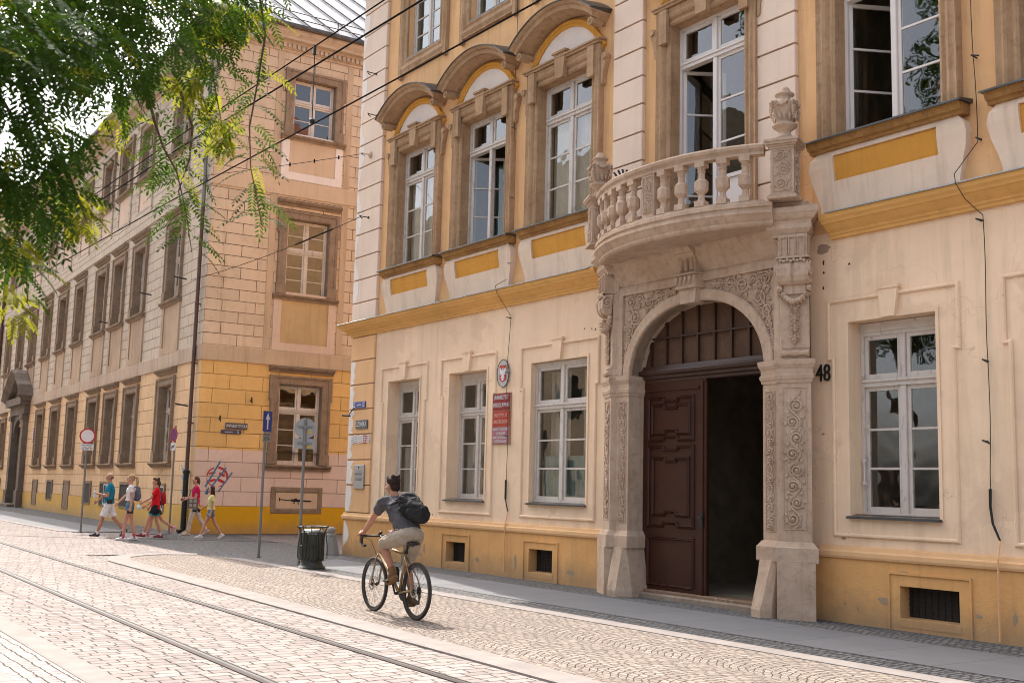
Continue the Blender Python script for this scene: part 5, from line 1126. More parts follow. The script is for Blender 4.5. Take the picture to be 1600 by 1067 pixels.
d = text_mesh('48', .34, ext=.012, off=-.003, sx=.74); o = link('house_number', d, M['black'], None, (-9.99, 12.175, 3.265)); tag(o, 'black metal house number 48 between the portal and the right window', 'house number')
t = onwall('memorial_plaque', 'grey metal plaque with lines of small text on the corner pilaster', 'plaque', -23.31, 1.81, .05); d = MB(); d.bbox(-.25, .25, -.03, .0, -.27, .27, .006); link('plate', d, paint('brushed_grey_plate', (.32, .32, .32), .4, .06, None, 0, .4), t)
d = MB(); r = random.Random(2); d.extr([(-.025, -.031, .19), (.025, -.031, .19), (.02, -.031, .235), (-.02, -.031, .235)], (0, -.003, 0))
for z, w in ((.13, .12), (.07, .17), (.045, .18), (.02, .16), (-.03, .17), (-.055, .18), (-.08, .16)):
    x = -w
    while x < w: q = r.uniform(.02, .05); d.box(x, min(w, x + q), -.034, -.03, z, z + .011); x += q + .012
link('engraved_text', d, SBLK, t)
t = onwall('street_sign', 'dark plate with white letters SZEWSKA on the house corner pilaster', 'street sign', -23.29, 3.01, .05); d = MB(); d.bbox(-.29, .29, -.02, 0, -.10, .10, .005); link('plate', d, paint('dark_street_plate', (.07, .07, .075), .5, .1, None, 0), t); join_text('lettering', [('SZEWSKA', .15, 0, 0, .72)], SWHT, t, (0, -.0225, 0))
t = onwall('house_number_plate', 'small blue plate with white numerals above the street sign', 'number plate', -23.45, 3.47, .05); d = MB(); d.bbox(-.30, .30, -.02, 0, -.075, .075, .005); link('plate', d, SBLU, t); d = MB(); d.box(-.27, -.19, -.022, -.02, -.05, .05); d.box(.19, .27, -.022, -.02, -.05, .05); link('white_field', d, SWHT, t); join_text('lettering', [('szewska', .07, 0, 0, .9)], SWHT, t, (0, -.0225, 0)); join_text('numeral', [('48', .08, -.23, 0, .7), ('49', .08, .23, 0, .7)], SBLU, t, (0, -.0245, 0))
for k in range(6):
    lab = ['white information card nearest the house corner in a row of six', 'second white card from the house corner in a row of six', 'third white card from the house corner in a row of six', 'white card just left of the red card in a row of six', 'red information card, the only red one in a row of six', 'white card just right of the red card in a row of six'][k]
    t = onwall('information_card', lab, 'card', -23.73 + .155 * k, 2.66 + .02 * (k % 2), .05); t['group'] = 'cards in a row on the corner pilaster'; d = MB(); d.box(-.065, .065, -.012, 0, -.09, .09); link('card', d, SRED if k == 4 else SWHT, t)
    d = MB()
    for z in (.05, .0, -.05): d.box(-.045, .045, -.014, -.012, z - .013, z + .013)
    link('printed_text', d, SWHT if k == 4 else SGRY, t)
d = MB(); d.tube([(-24.02, 12.0, 3.24), (-23.78, 12.08, 3.22)], .022, 6); d.tube([(-23.85, 12.06, 3.22), (-23.70, 12.16, 3.45)], .012, 5); o = link('wall_rod', d, M['black'], None); tag(o, 'black rod on a thin stay sticking out from the house corner', 'bracket')
def cable(label, pts, r=.0055):
    d = MB(); P_ = []
    for (x0, z0, d0), (x1, z1, d1) in zip(pts, pts[1:]):
        n = max(2, int(abs(z1 - z0) / .15)); P_ += [(x0 + (x1 - x0) * i / n + .01 * sin((z0 + (z1 - z0) * i / n) * 3.1), 12.2 - (d0 + (d1 - d0) * i / n), z0 + (z1 - z0) * i / n) for i in range(n)]
    x, z, dd = pts[-1]; P_.append((x, 12.2 - dd, z)); d.tube(P_, r, 5); o = link('wall_cable', d, M['black'], None); tag(o, label, 'cable'); return o
c1 = cable('thin black cable running down the wall right of the house number', [(-7.62, 13.5, .05), (-7.62, 7.0, .05), (-7.59, 5.93, .04), (-7.72, 5.5, .34), (-7.70, 5.38, .35), (-7.66, 5.2, .24), (-7.56, 5.01, .04), (-7.55, 3.2, .03), (-7.57, 1.75, .03)])
d = MB(); d.tube([(-7.57, 12.16, 1.75), (-7.575, 12.16, 1.55), (-7.55, 12.16, 1.35), (-7.46, 12.15, 1.16)], [.02, .018, .016, .014], 6); link('conduit', d, M['black'], c1); d = MB(); d.tube([(-7.46, 12.15, 1.16), (-7.45, 12.08, .95), (-7.47, 12.10, .5), (-7.48, 12.12, .03)], .013, 6); link('painted_pipe', d, M['peel'], c1)
for k, z in enumerate((7.0, 5.95, 4.95, 3.25, 2.3)): d = MB(); d.tube([(-7.60 + .03 * (k % 2), 12.2, z), (-7.60 + .03 * (k % 2), 12.08, z + .01), (-7.50, 12.08, z - .03)], .010, 5); link('clip', d, M['black'], c1)
c2 = cable('thin black cable running down past the red plates to the cellar windows', [(-17.42, 13.5, .05), (-17.45, 7.02, .05), (-17.52, 5.62, .06), (-17.52, 5.45, .34), (-17.5, 5.3, .3), (-17.42, 4.89, .03), (-17.46, 4.08, .05), (-17.44, 3.4, .06), (-17.40, 2.37, .05), (-17.43, 1.75, .03)])
d = MB(); d.tube([(-17.43, 12.16, 1.78), (-17.43, 12.16, 1.42)], .02, 6); d.tube([(-17.43, 12.16, 1.42), (-17.36, 12.17, 1.2)], .012, 5); link('conduit', d, M['black'], c2); d = MB(); d.tube([(-17.36, 12.17, 1.2), (-17.36, 12.11, .9), (-17.37, 12.13, .1)], .011, 5); link('painted_pipe', d, M['peel'], c2)
for k, z in enumerate((8.6, 7.2, 5.9, 4.85, 3.8, 2.6)): d = MB(); d.tube([(-17.44, 12.2, z), (-17.44, 12.08, z + .01), (-17.34, 12.08, z - .01)], .009, 5); link('clip', d, M['black'], c2)
# eye hooks on the corner pilaster
for k, (x, z) in enumerate(((-23.26, 11.43), (-23.14, 10.36), (-23.38, 9.45), (-23.34, 7.91))):
    d = MB(); d.lathe([(.085, 0), (.07, -.03), (.02, -.04)] if k == 2 else [(.03, 0), (.02, -.03)], (x, 12.12, z), 12, 'y'); d.tube([(x, 12.1, z), (x, 11.95, z), (x - .05, 11.9, z + .03), (x - .1, 11.95, z + .01), (x - .08, 12.0, z - .03)], .012, 6)
    o = link('wall_hook', d, M['stone'] if k == 2 else M['black'], None); tag(o, ['small iron hook high on the corner pilaster, level with the second floor sill', 'small iron hook on the corner pilaster beside the first hood', 'large hook on a round stone boss carrying a chain wire', 'iron hook with a taut wire, lowest on the corner pilaster'][k], 'hook', 'wall hooks on the corner pilaster')
M['wire'] = paint('dull_wire', (.012, .011, .011), .9, .1, None, 0, 0, .05)
def wire(label, pts, r=.011, name='tram_wire', grp='wires strung over the street'):
    d = MB(); d.tube(pts, r, 6); o = link(name, d, M['wire'], None); return tag(o, label, 'wire', grp)
def sag(a, b, s, n=24): return [tuple(np.add(np.multiply(a, 1 - i / n), np.multiply(b, i / n)) - np.array([0, 0, s * 4 * (i / n) * (1 - i / n)])) for i in range(n + 1)]
wA = wire('topmost overhead wire with a hanger dropping from it', [(25, 4.5, 5.6)] + sag((-2, 4.5, 5.83), (-14, 4.5, 6.02), .02, 8) + [(-60, 4.5, 6.4)], .0075)
wB = wire('thick middle overhead wire crossing the corner building', [(25, 4.5, 5.25)] + sag((-2, 4.5, 5.50), (-14, 4.5, 5.85), .0, 8) + [(-60, 4.5, 6.3)], .0095)
wC = wire('lowest overhead wire, passing in front of the arched hoods', [(25, 4.5, 4.9), (-2, 4.5, 5.02), (-8, 4.5, 5.09), (-14, 4.5, 5.19), (-60, 4.5, 5.6)], .008)
d = MB(); d.tube([(-9.98, 4.5, 5.95), (-9.96, 4.5, 5.12)], .006, 5); d.tube([(-9.98, 4.5, 5.95), (-9.98, 4.5, 5.85)], .016, 6); d.ball((-9.96, 4.5, 5.16), .03, 8, 6); o = link('wire_hanger', d, M['black'], None); tag(o, 'thin vertical dropper joining the topmost and lowest overhead wires', 'wire hanger')
d = MB(); P_ = sag((-23.4, 11.93, 9.45), (-29, 4.5, 8.2), .1, 16); d.tube(P_, .007, 5)
for i in range(1, 4): d.lathe([(.008, -.05), (.02, -.03), (.02, .03), (.008, .05)], P_[i], 8)
o = link('span_wire', d, M['wire'], None); tag(o, 'chained span wire leaving the stone boss on the house corner', 'wire', 'wires strung over the street')
d = MB(); P_ = sag((-23.4, 11.93, 7.91), (-35.5, 12.1, 8.1), .12, 16); d.tube(P_, .008, 5); d.tube([P_[2], P_[5]], .022, 6); o = link('span_wire', d, M['wire'], None); tag(o, 'thin span wire between the lowest pilaster hook and the corner building', 'wire', 'wires strung over the street')
# street name plates on the corner building's side front
ax, ay = cos(R(-2.71)), sin(R(-2.71)); sx, sy = -ay, ax
def onside(s, z, d=.01): return (-34.4 + s * sx + d * ax, 12.2 + s * sy + d * ay, z)
t = thing('street_sign', 'dark plate with white letters UNIWERSYTECKA on the orange wall', 'street sign', onside(1.24, 3.38, .02), R(90 - 2.71)); d = MB(); d.bbox(-.36, .36, -.02, .0, -.10, .10, .005); link('plate', d, paint('dark_street_plate', (.07, .07, .075), .5, .1, None, 0), t); join_text('lettering', [('UNIWERSYTECKA', .14, 0, 0, .62)], SWHT, t, (0, -.0225, 0))
t = thing('house_number_plate', 'narrow dark blue plate with small lettering under the UNIWERSYTECKA sign', 'number plate', onside(1.08, 3.19, .02), R(90 - 2.71)); d = MB(); d.bbox(-.33, .33, -.02, 0, -.06, .06, .005); link('plate', d, paint('dark_blue_plate', (.05, .055, .10), .4, .1, None, 0), t); join_text('lettering', [('uniwersytecka', .06, -.08, 0, .8), ('22', .09, .22, 0, .9)], SWHT, t, (0, -.0225, 0))
lax, lay = -ax, -ay
t = thing('sign_plate', 'narrow red plate beside the dark portal of the long front', 'sign', (-34.4 - 28.6 * ax + .02 * ay, 12.2 - 28.6 * ay - .02 * ax, 3.8), R(-2.71)); d = MB(); d.bbox(-.18, .18, -.02, 0, -.36, .36, .005); link('plate', d, paint('enamel_dull_red', (.25, .03, .03), .4, .1, None, 0), t); d = MB(); [d.box(-.12, .12, -.023, -.02, z, z + .06) for z in (-.28, -.15, -.02, .11, .24)]; link('printed_text', d, SWHT, t)
# ------------------------------------------------------------------ people: one remeshed body each, clothing as further skins
class Prims:
    def __init__(s): s.b = MB()
    def ell(s, c, r, n=14, m=10, rot=None):
        rings = []
        for j in range(1, m):
            t = pi * j / m; rings.append([Vector((r[0] * sin(t) * cos(2 * pi * k / n), r[1] * sin(t) * sin(2 * pi * k / n), -r[2] * cos(t))) for k in range(n)])
        M3 = rot if rot is not None else Matrix.Identity(3); rings = [[M3 @ p + Vector(c) for p in q] for q in rings]; s.b.loft(rings)
    def cap(s, a, b, ra, rb, n=12, flat=(False, False)):
        a, b = Vector(a), Vector(b); t = (b - a); L = t.length; t = t / L; N = t.orthogonal().normalized(); B = t.cross(N); rings = []
        st = [(-ra * cos(q), ra * sin(q)) for q in (.35, .8, 1.2)] if not flat[0] else []
        st += [(0, ra), (L, rb)]
        st += [(L + rb * cos(q), rb * sin(q)) for q in (1.2, .8, .35)] if not flat[1] else []
        for x, r in st: rings.append([a + t * x + (N * cos(2 * pi * k / n) + B * sin(2 * pi * k / n)) * r for k in range(n)])
        s.b.loft(rings)
    def chain(s, pts, rr, flat=(False, False)):
        for i in range(len(pts) - 1): s.cap(pts[i], pts[i + 1], rr[i], rr[i + 1], flat=(flat[0] if i == 0 else False, flat[1] if i == len(pts) - 2 else False))
    def make(s, name, mat, parent, voxel=.009, smooth=4, fac=.5, fold=0.0):
        me = s.b.mesh(name); o = bpy.data.objects.new(name, me); S.collection.objects.link(o)
        m = o.modifiers.new('r', 'REMESH'); m.mode = 'VOXEL'; m.voxel_size = voxel; m.use_smooth_shade = True
        q = o.modifiers.new('s', 'SMOOTH'); q.iterations = smooth; q.factor = fac
        me2 = evalmesh(o, name); bpy.data.objects.remove(o); bpy.data.meshes.remove(me); me2.materials.clear()
        if fold:
            from mathutils import noise as mn
            nn = [v.normal.copy() for v in me2.vertices]
            for v, q in zip(me2.vertices, nn):
                c = v.co; a = mn.noise(Vector((c.x * 9 + c.z * 7, c.y * 6, c.z * 13 - c.x * 5))) + .5 * mn.noise(Vector((c.x * 22, c.y * 17, c.z * 26))); v.co = c + q * fold * (a - .1 + .8 * max(0, .25 - abs(a)))
            me2.update()
        for p in me2.polygons: p.use_smooth = True
        return link(name, me2, mat, parent)
def ik(a, c, l1, l2, pole):
    a, c, pole = Vector(a), Vector(c), Vector(pole); d = c - a; L = min(d.length, (l1 + l2) * .999); d.normalize(); x = (l1 * l1 - l2 * l2 + L * L) / (2 * L); h = sqrt(max(0, l1 * l1 - x * x))
    p = pole - d * pole.dot(d); p.normalize(); return a + d * x + p * h
def cloth(name, col, var=.12, folds=.35):
    k = NT(name); p = k.obj(); n1 = k.noise(p, 7, 4, .6, .6); n2 = k.noise(p, 180, 2)
    c = k.mix(k.ramp(n1, .3, .7), tuple(x * (1 - var) for x in col), tuple(min(1, x * (1 + var)) for x in col)); b = k.bump(k.noise(p, 9, 3, .55, 1.2, sc=(1, 1, .5)), folds, .03); b = k.bump(n2, .15, .002, b); return k.fin(c, .85, b, .15)
SKIN = None
def skinmat(name, col):
    k = NT(name); p = k.obj(); c = k.mix(k.ramp(k.noise(p, 14, 3), .35, .7), col, tuple(x * f for x, f in zip(col, (.93, .82, .78)))); k.b.inputs['Subsurface Weight'].default_value = .08; k.b.inputs['Subsurface Radius'].default_value = (.02, .008, .004); return k.fin(c, .55, None, .3)
SKIN = skinmat('skin', (.50, .27, .185)); SKIN2 = skinmat('tanned_skin', (.40, .205, .13))
def hand(P, w, fwd, up, L=.105, curl=.5, side=1, grip=None):
    """palm, four fingers of different lengths bent at the knuckles, and a thumb leaving the side of the palm"""
    w, f, u = Vector(w), Vector(fwd).normalized(), Vector(up).normalized(); u = (u - f * u.dot(f)).normalized(); s = f.cross(u) * side
    P.cap(w, w + f * .03, .024, .030); 
    for q in (-.026, -.009, .009, .026): P.cap(w + f * .03 + s * q * .8, w + f * .085 + s * q, .0145, .0125)
    for q, l in ((-.027, .060), (-.009, .074), (.009, .080), (.027, .070)):
        a = w + f * .085 + s * q; an = curl; b = a + (f * cos(an) - u * sin(an)) * l * .45; an += curl * 1.2; c = b + (f * cos(an) - u * sin(an)) * l * .32; an += curl; e = c + (f * cos(an) - u * sin(an)) * l * .25
        P.chain([a, b, c, e], [.0098, .0092, .0085, .0075])
    a = w + f * .025 + s * .028; b = a + (f * .6 + s * .75 - u * .25) * .042; c = b + (f * .85 + s * .15 - u * .45) * .034; P.chain([a, b, c], [.0135, .0115, .009])
def head(P, c, yaw=0.0, pitch=0.0, sc=1.0):
    Mh = Matrix.Rotation(yaw, 3, 'Z') @ Matrix.Rotation(pitch, 3, 'Y'); V = lambda x, y, z: Vector(c) + Mh @ (Vector((x, y, z)) * sc)
    E = lambda o, r: P.ell(V(*o), [q * sc for q in r], rot=Mh)
    E((-.012, 0, .03), (.095, .076, .092)); E((.018, 0, -.035), (.070, .058, .075)); E((.050, 0, -.075), (.032, .034, .028)); E((.062, 0, .035), (.030, .055, .022))
    P.chain([V(.083, 0, .015), V(.108, 0, -.018)], [.008 * sc, .014 * sc]); P.chain([V(.098, -.012, -.022), V(.098, .012, -.022)], [.009 * sc, .009 * sc])
    for y in (-.022, .022): P.chain([V(.082, y * .6, -.050), V(.086, 0, -.048)], [.008 * sc, .009 * sc]); P.chain([V(.082, y * .6, -.060), V(.084, 0, -.061)], [.008 * sc, .010 * sc]); E((.055, y * 2.2, -.012), (.028, .022, .022))
    for y in (-.077, .077): E((-.012, y, -.008), (.022, .010, .034))
    return V, Mh
def face_bits(t, V, Mh, sc=1.0, dark=None):
    e = MB()
    for y in (-.030, .030): e.ball(V(.078, y, .008), .0105 * sc, 8, 6); e.tube([V(.084, y - .016, .030), V(.089, y, .034), V(.082, y + .016, .030)], .0042 * sc, 5)
    link('eye', e, SBLK, t); m = MB(); m.tube([V(.083, -.022, -.055), V(.0905, 0, -.0545), V(.083, .022, -.055)], .0035 * sc, 5); link('mouth', m, paint('lips', (.35, .13, .10), .5, .05, None, 0), t)

def walker(name_lab, x, y, H, head_dir, legs, arms, col, hair, kind='short', female=False, turn=0.0, grp='pedestrians crossing at the corner', shoulder=.185, bulk=1.0):
    """legs = (thigh L, knee L, thigh R, knee R); arms = ((fwd,out,elbow) L, R) in degrees; + is forward"""
    t = thing('person', name_lab, 'person', (x, y, 0), head_dir, grp); k = H / 1.76; P = Prims(); hip_z = .925
    J = {}
    for sd, th, kn in ((1, legs[0], legs[1]), (-1, legs[2], legs[3])):
        a, b = R(th), R(th - kn); hp = Vector((0, .088 * sd, hip_z)); kp = hp + Vector((sin(a), .0, -cos(a))) * .445; an = kp + Vector((sin(b), 0, -cos(b))) * .415; J[sd] = (hp, kp, an, b)
    # foot: pitch follows the shank, flat if it carries weight
    low = min(J[1][2].z - .085, J[-1][2].z - .085); dz = -low
    tz = lambda v: Vector((v[0], v[1], v[2] + dz)) * k
    skin = P; SH = {1: Prims(), -1: Prims()}; SO = {1: Prims(), -1: Prims()}; LEG = {}
    for sd in (1, -1):
        hp, kp, an, b = J[sd]; lift = (an.z - .085 + dz) > .03; pit = (b * 1.1 if b < 0 else b * .3) if lift else 0.0
        hp, kp, an = tz(hp), tz(kp), tz(an); LEG[sd] = (hp, kp, an)
        fx = Vector((cos(pit), 0, sin(pit))); fz = Vector((-sin(pit), 0, cos(pit)))
        bk = .95 if female else 1.0
        P.chain([hp, hp * .45 + kp * .55, kp], [.088 * k * bulk, .072 * k * bulk * bk, .052 * k]); P.chain([kp, kp * .65 + an * .35 + Vector((-.012, 0, 0)), an], [.050 * k, .055 * k * bulk * bk, .034 * k]); P.chain([an, an - fz * .05 * k + fx * .1 * k], [.036 * k, .032 * k])
        shoe, sock = SH[sd], SO[sd]; heel = an - fz * .052 * k - fx * .045 * k; ball_ = an - fz * .056 * k + fx * .115 * k; toe = an - fz * .056 * k + fx * .175 * k
        shoe.chain([heel, ball_, toe], [.040 * k, .042 * k, .030 * k]); shoe.chain([an + fz * .0 * k, an - fz * .03 * k + fx * .07 * k], [.044 * k, .036 * k]); shoe.chain([heel - fz * .02 * k, toe - fz * .012 * k], [.028 * k, .026 * k]); 
        sock.chain([an + (kp - an).normalized() * (.10 if col.get('sockhi') else .05) * k, an - fz * .02 * k], [.044 * k, .044 * k], (True, False))
    zz = lambda h: (h + dz) * k
    w = .92 if female else 1.0
    P.ell((0, 0, zz(.95)), (.105 * k * bulk, .155 * k * (1.02 if female else .96) * bulk, .12 * k)); P.ell((.0, 0, zz(1.10)), (.095 * k * bulk, .135 * k * w * bulk, .14 * k)); P.ell((0, 0, zz(1.30)), (.110 * k * bulk, .165 * k * w, .17 * k)); P.chain([(-.01, -.10 * k, zz(1.42)), (-.01, .10 * k, zz(1.42))], [.062 * k, .062 * k])
    P.chain([(-.01, 0, zz(1.42)), (.015, 0, zz(1.56))], [.058 * k, .050 * k])
    ARM = {}
    for sd, (fw, out, el) in ((1, arms[0]), (-1, arms[1])):
        s_ = Vector((-.01 * k, shoulder * k * w * sd, zz(1.41))); d = Vector((sin(R(fw)) * cos(R(out)), sin(R(out)) * sd, -cos(R(fw)) * cos(R(out)))); e = s_ + d * .29 * k
        d2 = Matrix.Rotation(-R(el), 3, 'Y') @ d; d2 = Vector((d2.x, d2.y - .12 * sd * (el > 40), d2.z)).normalized(); wr = e + d2 * .255 * k; ARM[sd] = (s_, e, wr, d2)
        P.chain([s_, s_ * .5 + e * .5, e], [.052 * k, .044 * k, .036 * k]); P.chain([e, e * .6 + wr * .4, wr], [.037 * k, .036 * k, .024 * k])
        hand(P, wr, d2, Vector((0, sd, 0)) if el < 40 else Vector((0, 0, 1)), curl=.55, side=sd)
    hc = (.03 * k, 0, zz(1.645)); V, Mh = head(P, hc, turn, 0.0, k * .98)
    P.make('body', col['skin'], t, .0085, 3) ; t['_'] = 0; del t['_']
    face_bits(t, V, Mh, k * .98)
    # clothing
    g = Prims(); inf = .016
    g.ell((0, 0, zz(1.30)), (.110 * k * bulk + inf, .165 * k * w + inf, .165 * k)); g.chain([(-.01, -.10 * k, zz(1.42)), (-.01, .10 * k, zz(1.42))], [.062 * k + inf, .062 * k + inf])
    lo = col.get('hem', .93); g.loft_ = None
    for z0, z1, rx0, ry0, rx1, ry1 in ((1.32, 1.12, .115, .165, .108, .148), (1.12, lo, .108, .148, .128, .168)):
        n = 16; r0 = [(((rx0 * bulk) * k + .012) * cos(2 * pi * i / n), (ry0 * w * bulk * k + .012) * sin(2 * pi * i / n), zz(z0)) for i in range(n)]; r1 = [(((rx1 * bulk) * k + .012) * cos(2 * pi * i / n), (ry1 * w * bulk * k + .012) * sin(2 * pi * i / n), zz(z1)) for i in range(n)]; g.b.loft([r0, r1])
    for sd in (1, -1):
        s_, e, wr, d2 = ARM[sd]; q = col.get('sleeve', .62); m_ = s_ * (1 - q) + e * q; g.chain([s_, m_], [.062 * k, .062 * k], (False, True))
    g.make('shirt', col['shirt'], t, .010, 3, fold=.010)
    g = Prims(); g.ell((0, 0, zz(.945)), (.118 * k * bulk, .168 * k * bulk, .115 * k))
    for sd in (1, -1):
        hp, kp, an = LEG[sd]; L_ = col['legs']
        if L_ <= 1: e = hp * (1 - L_) + kp * L_; g.chain([hp, e], [.100 * k * bulk, (.088 if L_ > .5 else .094) * k * bulk * col.get('loose', 1)], (False, True))
        else: g.chain([hp, kp, kp * .1 + an * .9 - Vector((0, 0, .01))], [.100 * k, .070 * k, .060 * k], (False, True))
    g.make('trousers' if col['legs'] > 1 else 'shorts', col['bottom'], t, .010, 3, fold=.010)
    if col.get('trim'):
        g = Prims()
        for sd in (1, -1): hp, kp, an = LEG[sd]; L_ = col['legs']; e = hp * (1 - L_) + kp * L_; e0 = hp * (1 - L_ + .09) + kp * (L_ - .09); g.cap(e0, e, .0925 * k * col.get('loose', 1) + .002, .092 * k * col.get('loose', 1) + .003, flat=(True, True))
        g.make('hem_band', col['trim'], t, .009, 2)
    for q in (1, -1):
        SH[q].make('shoe', col['shoe'], t, .008, 3)
        if col.get('sock'): SO[q].make('sock', col['sock'], t, .008, 2)
    hr = Prims(); hs = k * .98; HV = lambda x, y, z: V(x, y, z)
    E = lambda o, r: hr.ell(HV(*o), [q * hs for q in r], rot=Mh)
    if kind == 'bald': E((-.040, 0, .005), (.072, .080, .065)); 
    else:
        E((-.028, 0, .050), (.095, .084, .086)); E((-.055, 0, -.01), (.055, .074, .07))
        if kind == 'tousled': 
            for i in range(16): a = i * 2.4; E((-.02 + .075 * cos(a), .06 * sin(a), .10 + .02 * sin(i * 1.7)), (.032, .03, .026))
            E((.07, 0, .095), (.03, .05, .025))
        if kind == 'pony':
            hr.chain([HV(-.10, 0, .07), HV(-.16, 0, .05), HV(-.185, 0, -.06), HV(-.18, .0, -.20), HV(-.165, 0, -.27)], [.022 * hs, .034 * hs, .036 * hs, .028 * hs, .008 * hs])
        if kind == 'long':
            for y in (-.055, -.02, .02, .055): hr.chain([HV(-.05, y, .03), HV(-.085, y * 1.2, -.1), HV(-.10, y * 1.25, -.23), HV(-.085, y * 1.1, -.34)], [.05 * hs, .046 * hs, .042 * hs, .015 * hs])
            for y in (-.07, .07): hr.chain([HV(-.01, y, .03), HV(-.005, y * 1.08, -.1), HV(-.03, y, -.2)], [.024 * hs, .026 * hs, .012 * hs])
        if kind == 'bun': E((-.105, 0, -.01), (.04, .04, .045)); hr.chain([HV(-.10, 0, -.02), HV(-.11, 0, -.11)], [.035 * hs, .02 * hs])
    hm = MB()
    hr.make('hair', hair, t, .008, 2)
    return t, V, ARM, LEG, k, zz
HD = atan2(-.955, -.295)
C = lambda n, c, **k: cloth(n, c, **k)
HB = cloth('brown_hair', (.075, .045, .028), .3, .6); HBL = cloth('blond_hair', (.36, .24, .12), .3, .6); HDK = cloth('dark_hair', (.035, .022, .018), .3, .6); HG = cloth('grey_hair', (.18, .13, .10), .3, .4); HR_ = cloth('auburn_hair', (.11, .045, .028), .3, .6)
WSH = C('white_cotton', (.62, .60, .60)); DEN = C('blue_denim', (.10, .17, .25)); WSHOE = paint('white_trainer', (.58, .55, .53), .6, .1); 
man, Vm, Am, Lm, km, zm = walker('man in a teal polo shirt, white shorts and black shoes, walking with a water bottle', -33.15, 9.32, 1.80, HD, (20, 4, -20, 22), ((12, 6, 92), (32, 6, 12)), dict(skin=SKIN2, shirt=C('teal_polo', (.012, .17, .26)), bottom=WSH, legs=.88, loose=1.08, shoe=paint('black_trainer', (.03, .03, .035), .5), sock=WSH), HG, 'bald', bulk=1.06)
girl, Vg, Ag, Lg, kg, zg = walker('blonde young woman with a ponytail in a white top and denim shorts', -30.75, 9.2, 1.73, HD - .12, (12, 8, -6, 10), ((-10, 6, 14), (38, 8, 6)), dict(skin=SKIN, shirt=WSH, bottom=DEN, legs=.30, hem=1.06, sleeve=.45, shoe=WSHOE, sock=C('pink_sock', (.42, .10, .16)), sockhi=True), HBL, 'pony', female=True)
boy, Vb, Ab, Lb_, kb, zb = walker('boy in a bright red T-shirt and black shorts with a teal hem, walking left', -32.2, 10.35, 1.67, HD, (24, 6, -8, 10), ((36, 6, 22), (10, 6, 20)), dict(skin=SKIN, shirt=C('red_tshirt', (.52, .012, .018)), bottom=C('black_shorts', (.02, .02, .024)), legs=.62, loose=1.15, hem=.86, trim=C('teal_hem', (.02, .22, .26)), shoe=paint('maroon_trainer', (.22, .025, .035), .6), sock=WSH), HB, 'tousled')
kid, Vk, Ak, Lk, kk, zk = walker('boy in white half hidden behind the red T-shirt boy, wearing a red backpack', -33.2, 10.70, 1.57, HD, (18, 6, -26, 30), ((30, 6, 20), (-10, 6, 14)), dict(skin=SKIN, shirt=WSH, bottom=C('charcoal_shorts', (.04, .04, .045)), legs=.6, loose=1.1, hem=.88, shoe=paint('pink_white_trainer', (.55, .30, .32), .6), sock=C('pink_sock2', (.45, .12, .2))), HB, 'tousled')
wom, Vw, Aw, Lw, kw, zw = walker('woman in a crimson T-shirt and pale trousers carrying a grey shoulder bag', -33.45, 11.95, 1.74, HD, (14, 4, -20, 12), ((4, 5, 78), (16, 6, 70)), dict(skin=SKIN, shirt=C('crimson_tshirt', (.48, .012, .075)), bottom=C('cream_trousers', (.50, .42, .35)), legs=2, sleeve=.5, hem=.9, shoe=paint('beige_shoe', (.42, .34, .28), .6)), HR_, 'bun', female=True)
yel, Vy, Ay, Ly, ky, zy = walker('girl with long dark hair in a pale yellow top and denim shorts holding a camera', -31.7, 11.80, 1.50, HD, (24, 6, -22, 10), ((-2, 6, 12), (24, 6, 34)), dict(skin=SKIN, shirt=C('lemon_top', (.62, .56, .24)), bottom=DEN, legs=.42, hem=1.0, sleeve=.5, shoe=WSHOE, sock=WSH), HDK, 'long', female=True)
def carried(name, label, cat, loc, rot): return thing(name, label, cat, loc, rot)
def wpt(t, v): return Matrix.Translation(t.location) @ Matrix.Rotation(t.rotation_euler.z, 4, 'Z') @ Vector(v)
# bottle, cup, phone, bags, camera
b = wpt(man, Am[1][2] + Am[1][3] * .09); t = carried('water_bottle', 'clear water bottle held up by the man in teal', 'bottle', b, HD); d = MB(); d.lathe([(.03, -.13), (.034, -.12), (.034, .03), (.03, .05), (.012, .075), (.012, .09)], n=14); link('bottle', d, paint('pale_plastic', (.5, .58, .62), .15, .05, None, 0), t); d = MB(); d.lathe([(.014, .088), (.014, .105)], n=12); link('cap', d, SBLU, t)
b = wpt(boy, Ab[1][2] + Ab[1][3] * .10); t = carried('plastic_bag', 'small pale plastic bag hanging from the red T-shirt boy\'s hand', 'bag', b, HD); P = Prims(); P.ell((0, 0, -.09), (.07, .05, .075)); P.ell((.01, .01, -.04), (.03, .025, .05)); P.make('bag', paint('thin_white_plastic', (.55, .62, .62), .3, .08, None, .3), t, .008, 2)
b = wpt(girl, Ag[1][2] + Ag[1][3] * .11); t = carried('phone', 'dark phone in the blonde woman\'s hand', 'phone', b, HD); d = MB(); d.bbox(-.085, .07, -.012, .0, -.038, .038, .004); link('case', d, M['black'], t)
def backpack(label, t0, V0, k, col, sx=1.0):
    t = thing('backpack', label, 'backpack', wpt(t0, (-.165 * k, 0, V0)), t0.rotation_euler.z); P = Prims(); P.ell((-.02, 0, 0), (.085 * sx, .14, .20)); P.ell((-.07 * sx, 0, -.07), (.05, .11, .10)); P.ell((-.01, 0, -.12), (.08, .135, .09)); P.make('sack', col, t, .01, 3)
    d = MB()
    for y in (-.10, .10): d.tube([(.02, y, .16), (.10, y, .19), (.20, y, .12), (.24, y * 1.05, .0), (.17, y * 1.2, -.14), (.02, y * 1.1, -.16)], .014, 6)
    link('strap', d, SBLU if 'blonde' in label else M['black'], t); return t
backpack('small grey backpack with blue straps worn by the blonde woman', girl, zg(1.26), kg, C('grey_pack', (.10, .10, .13)), .8)
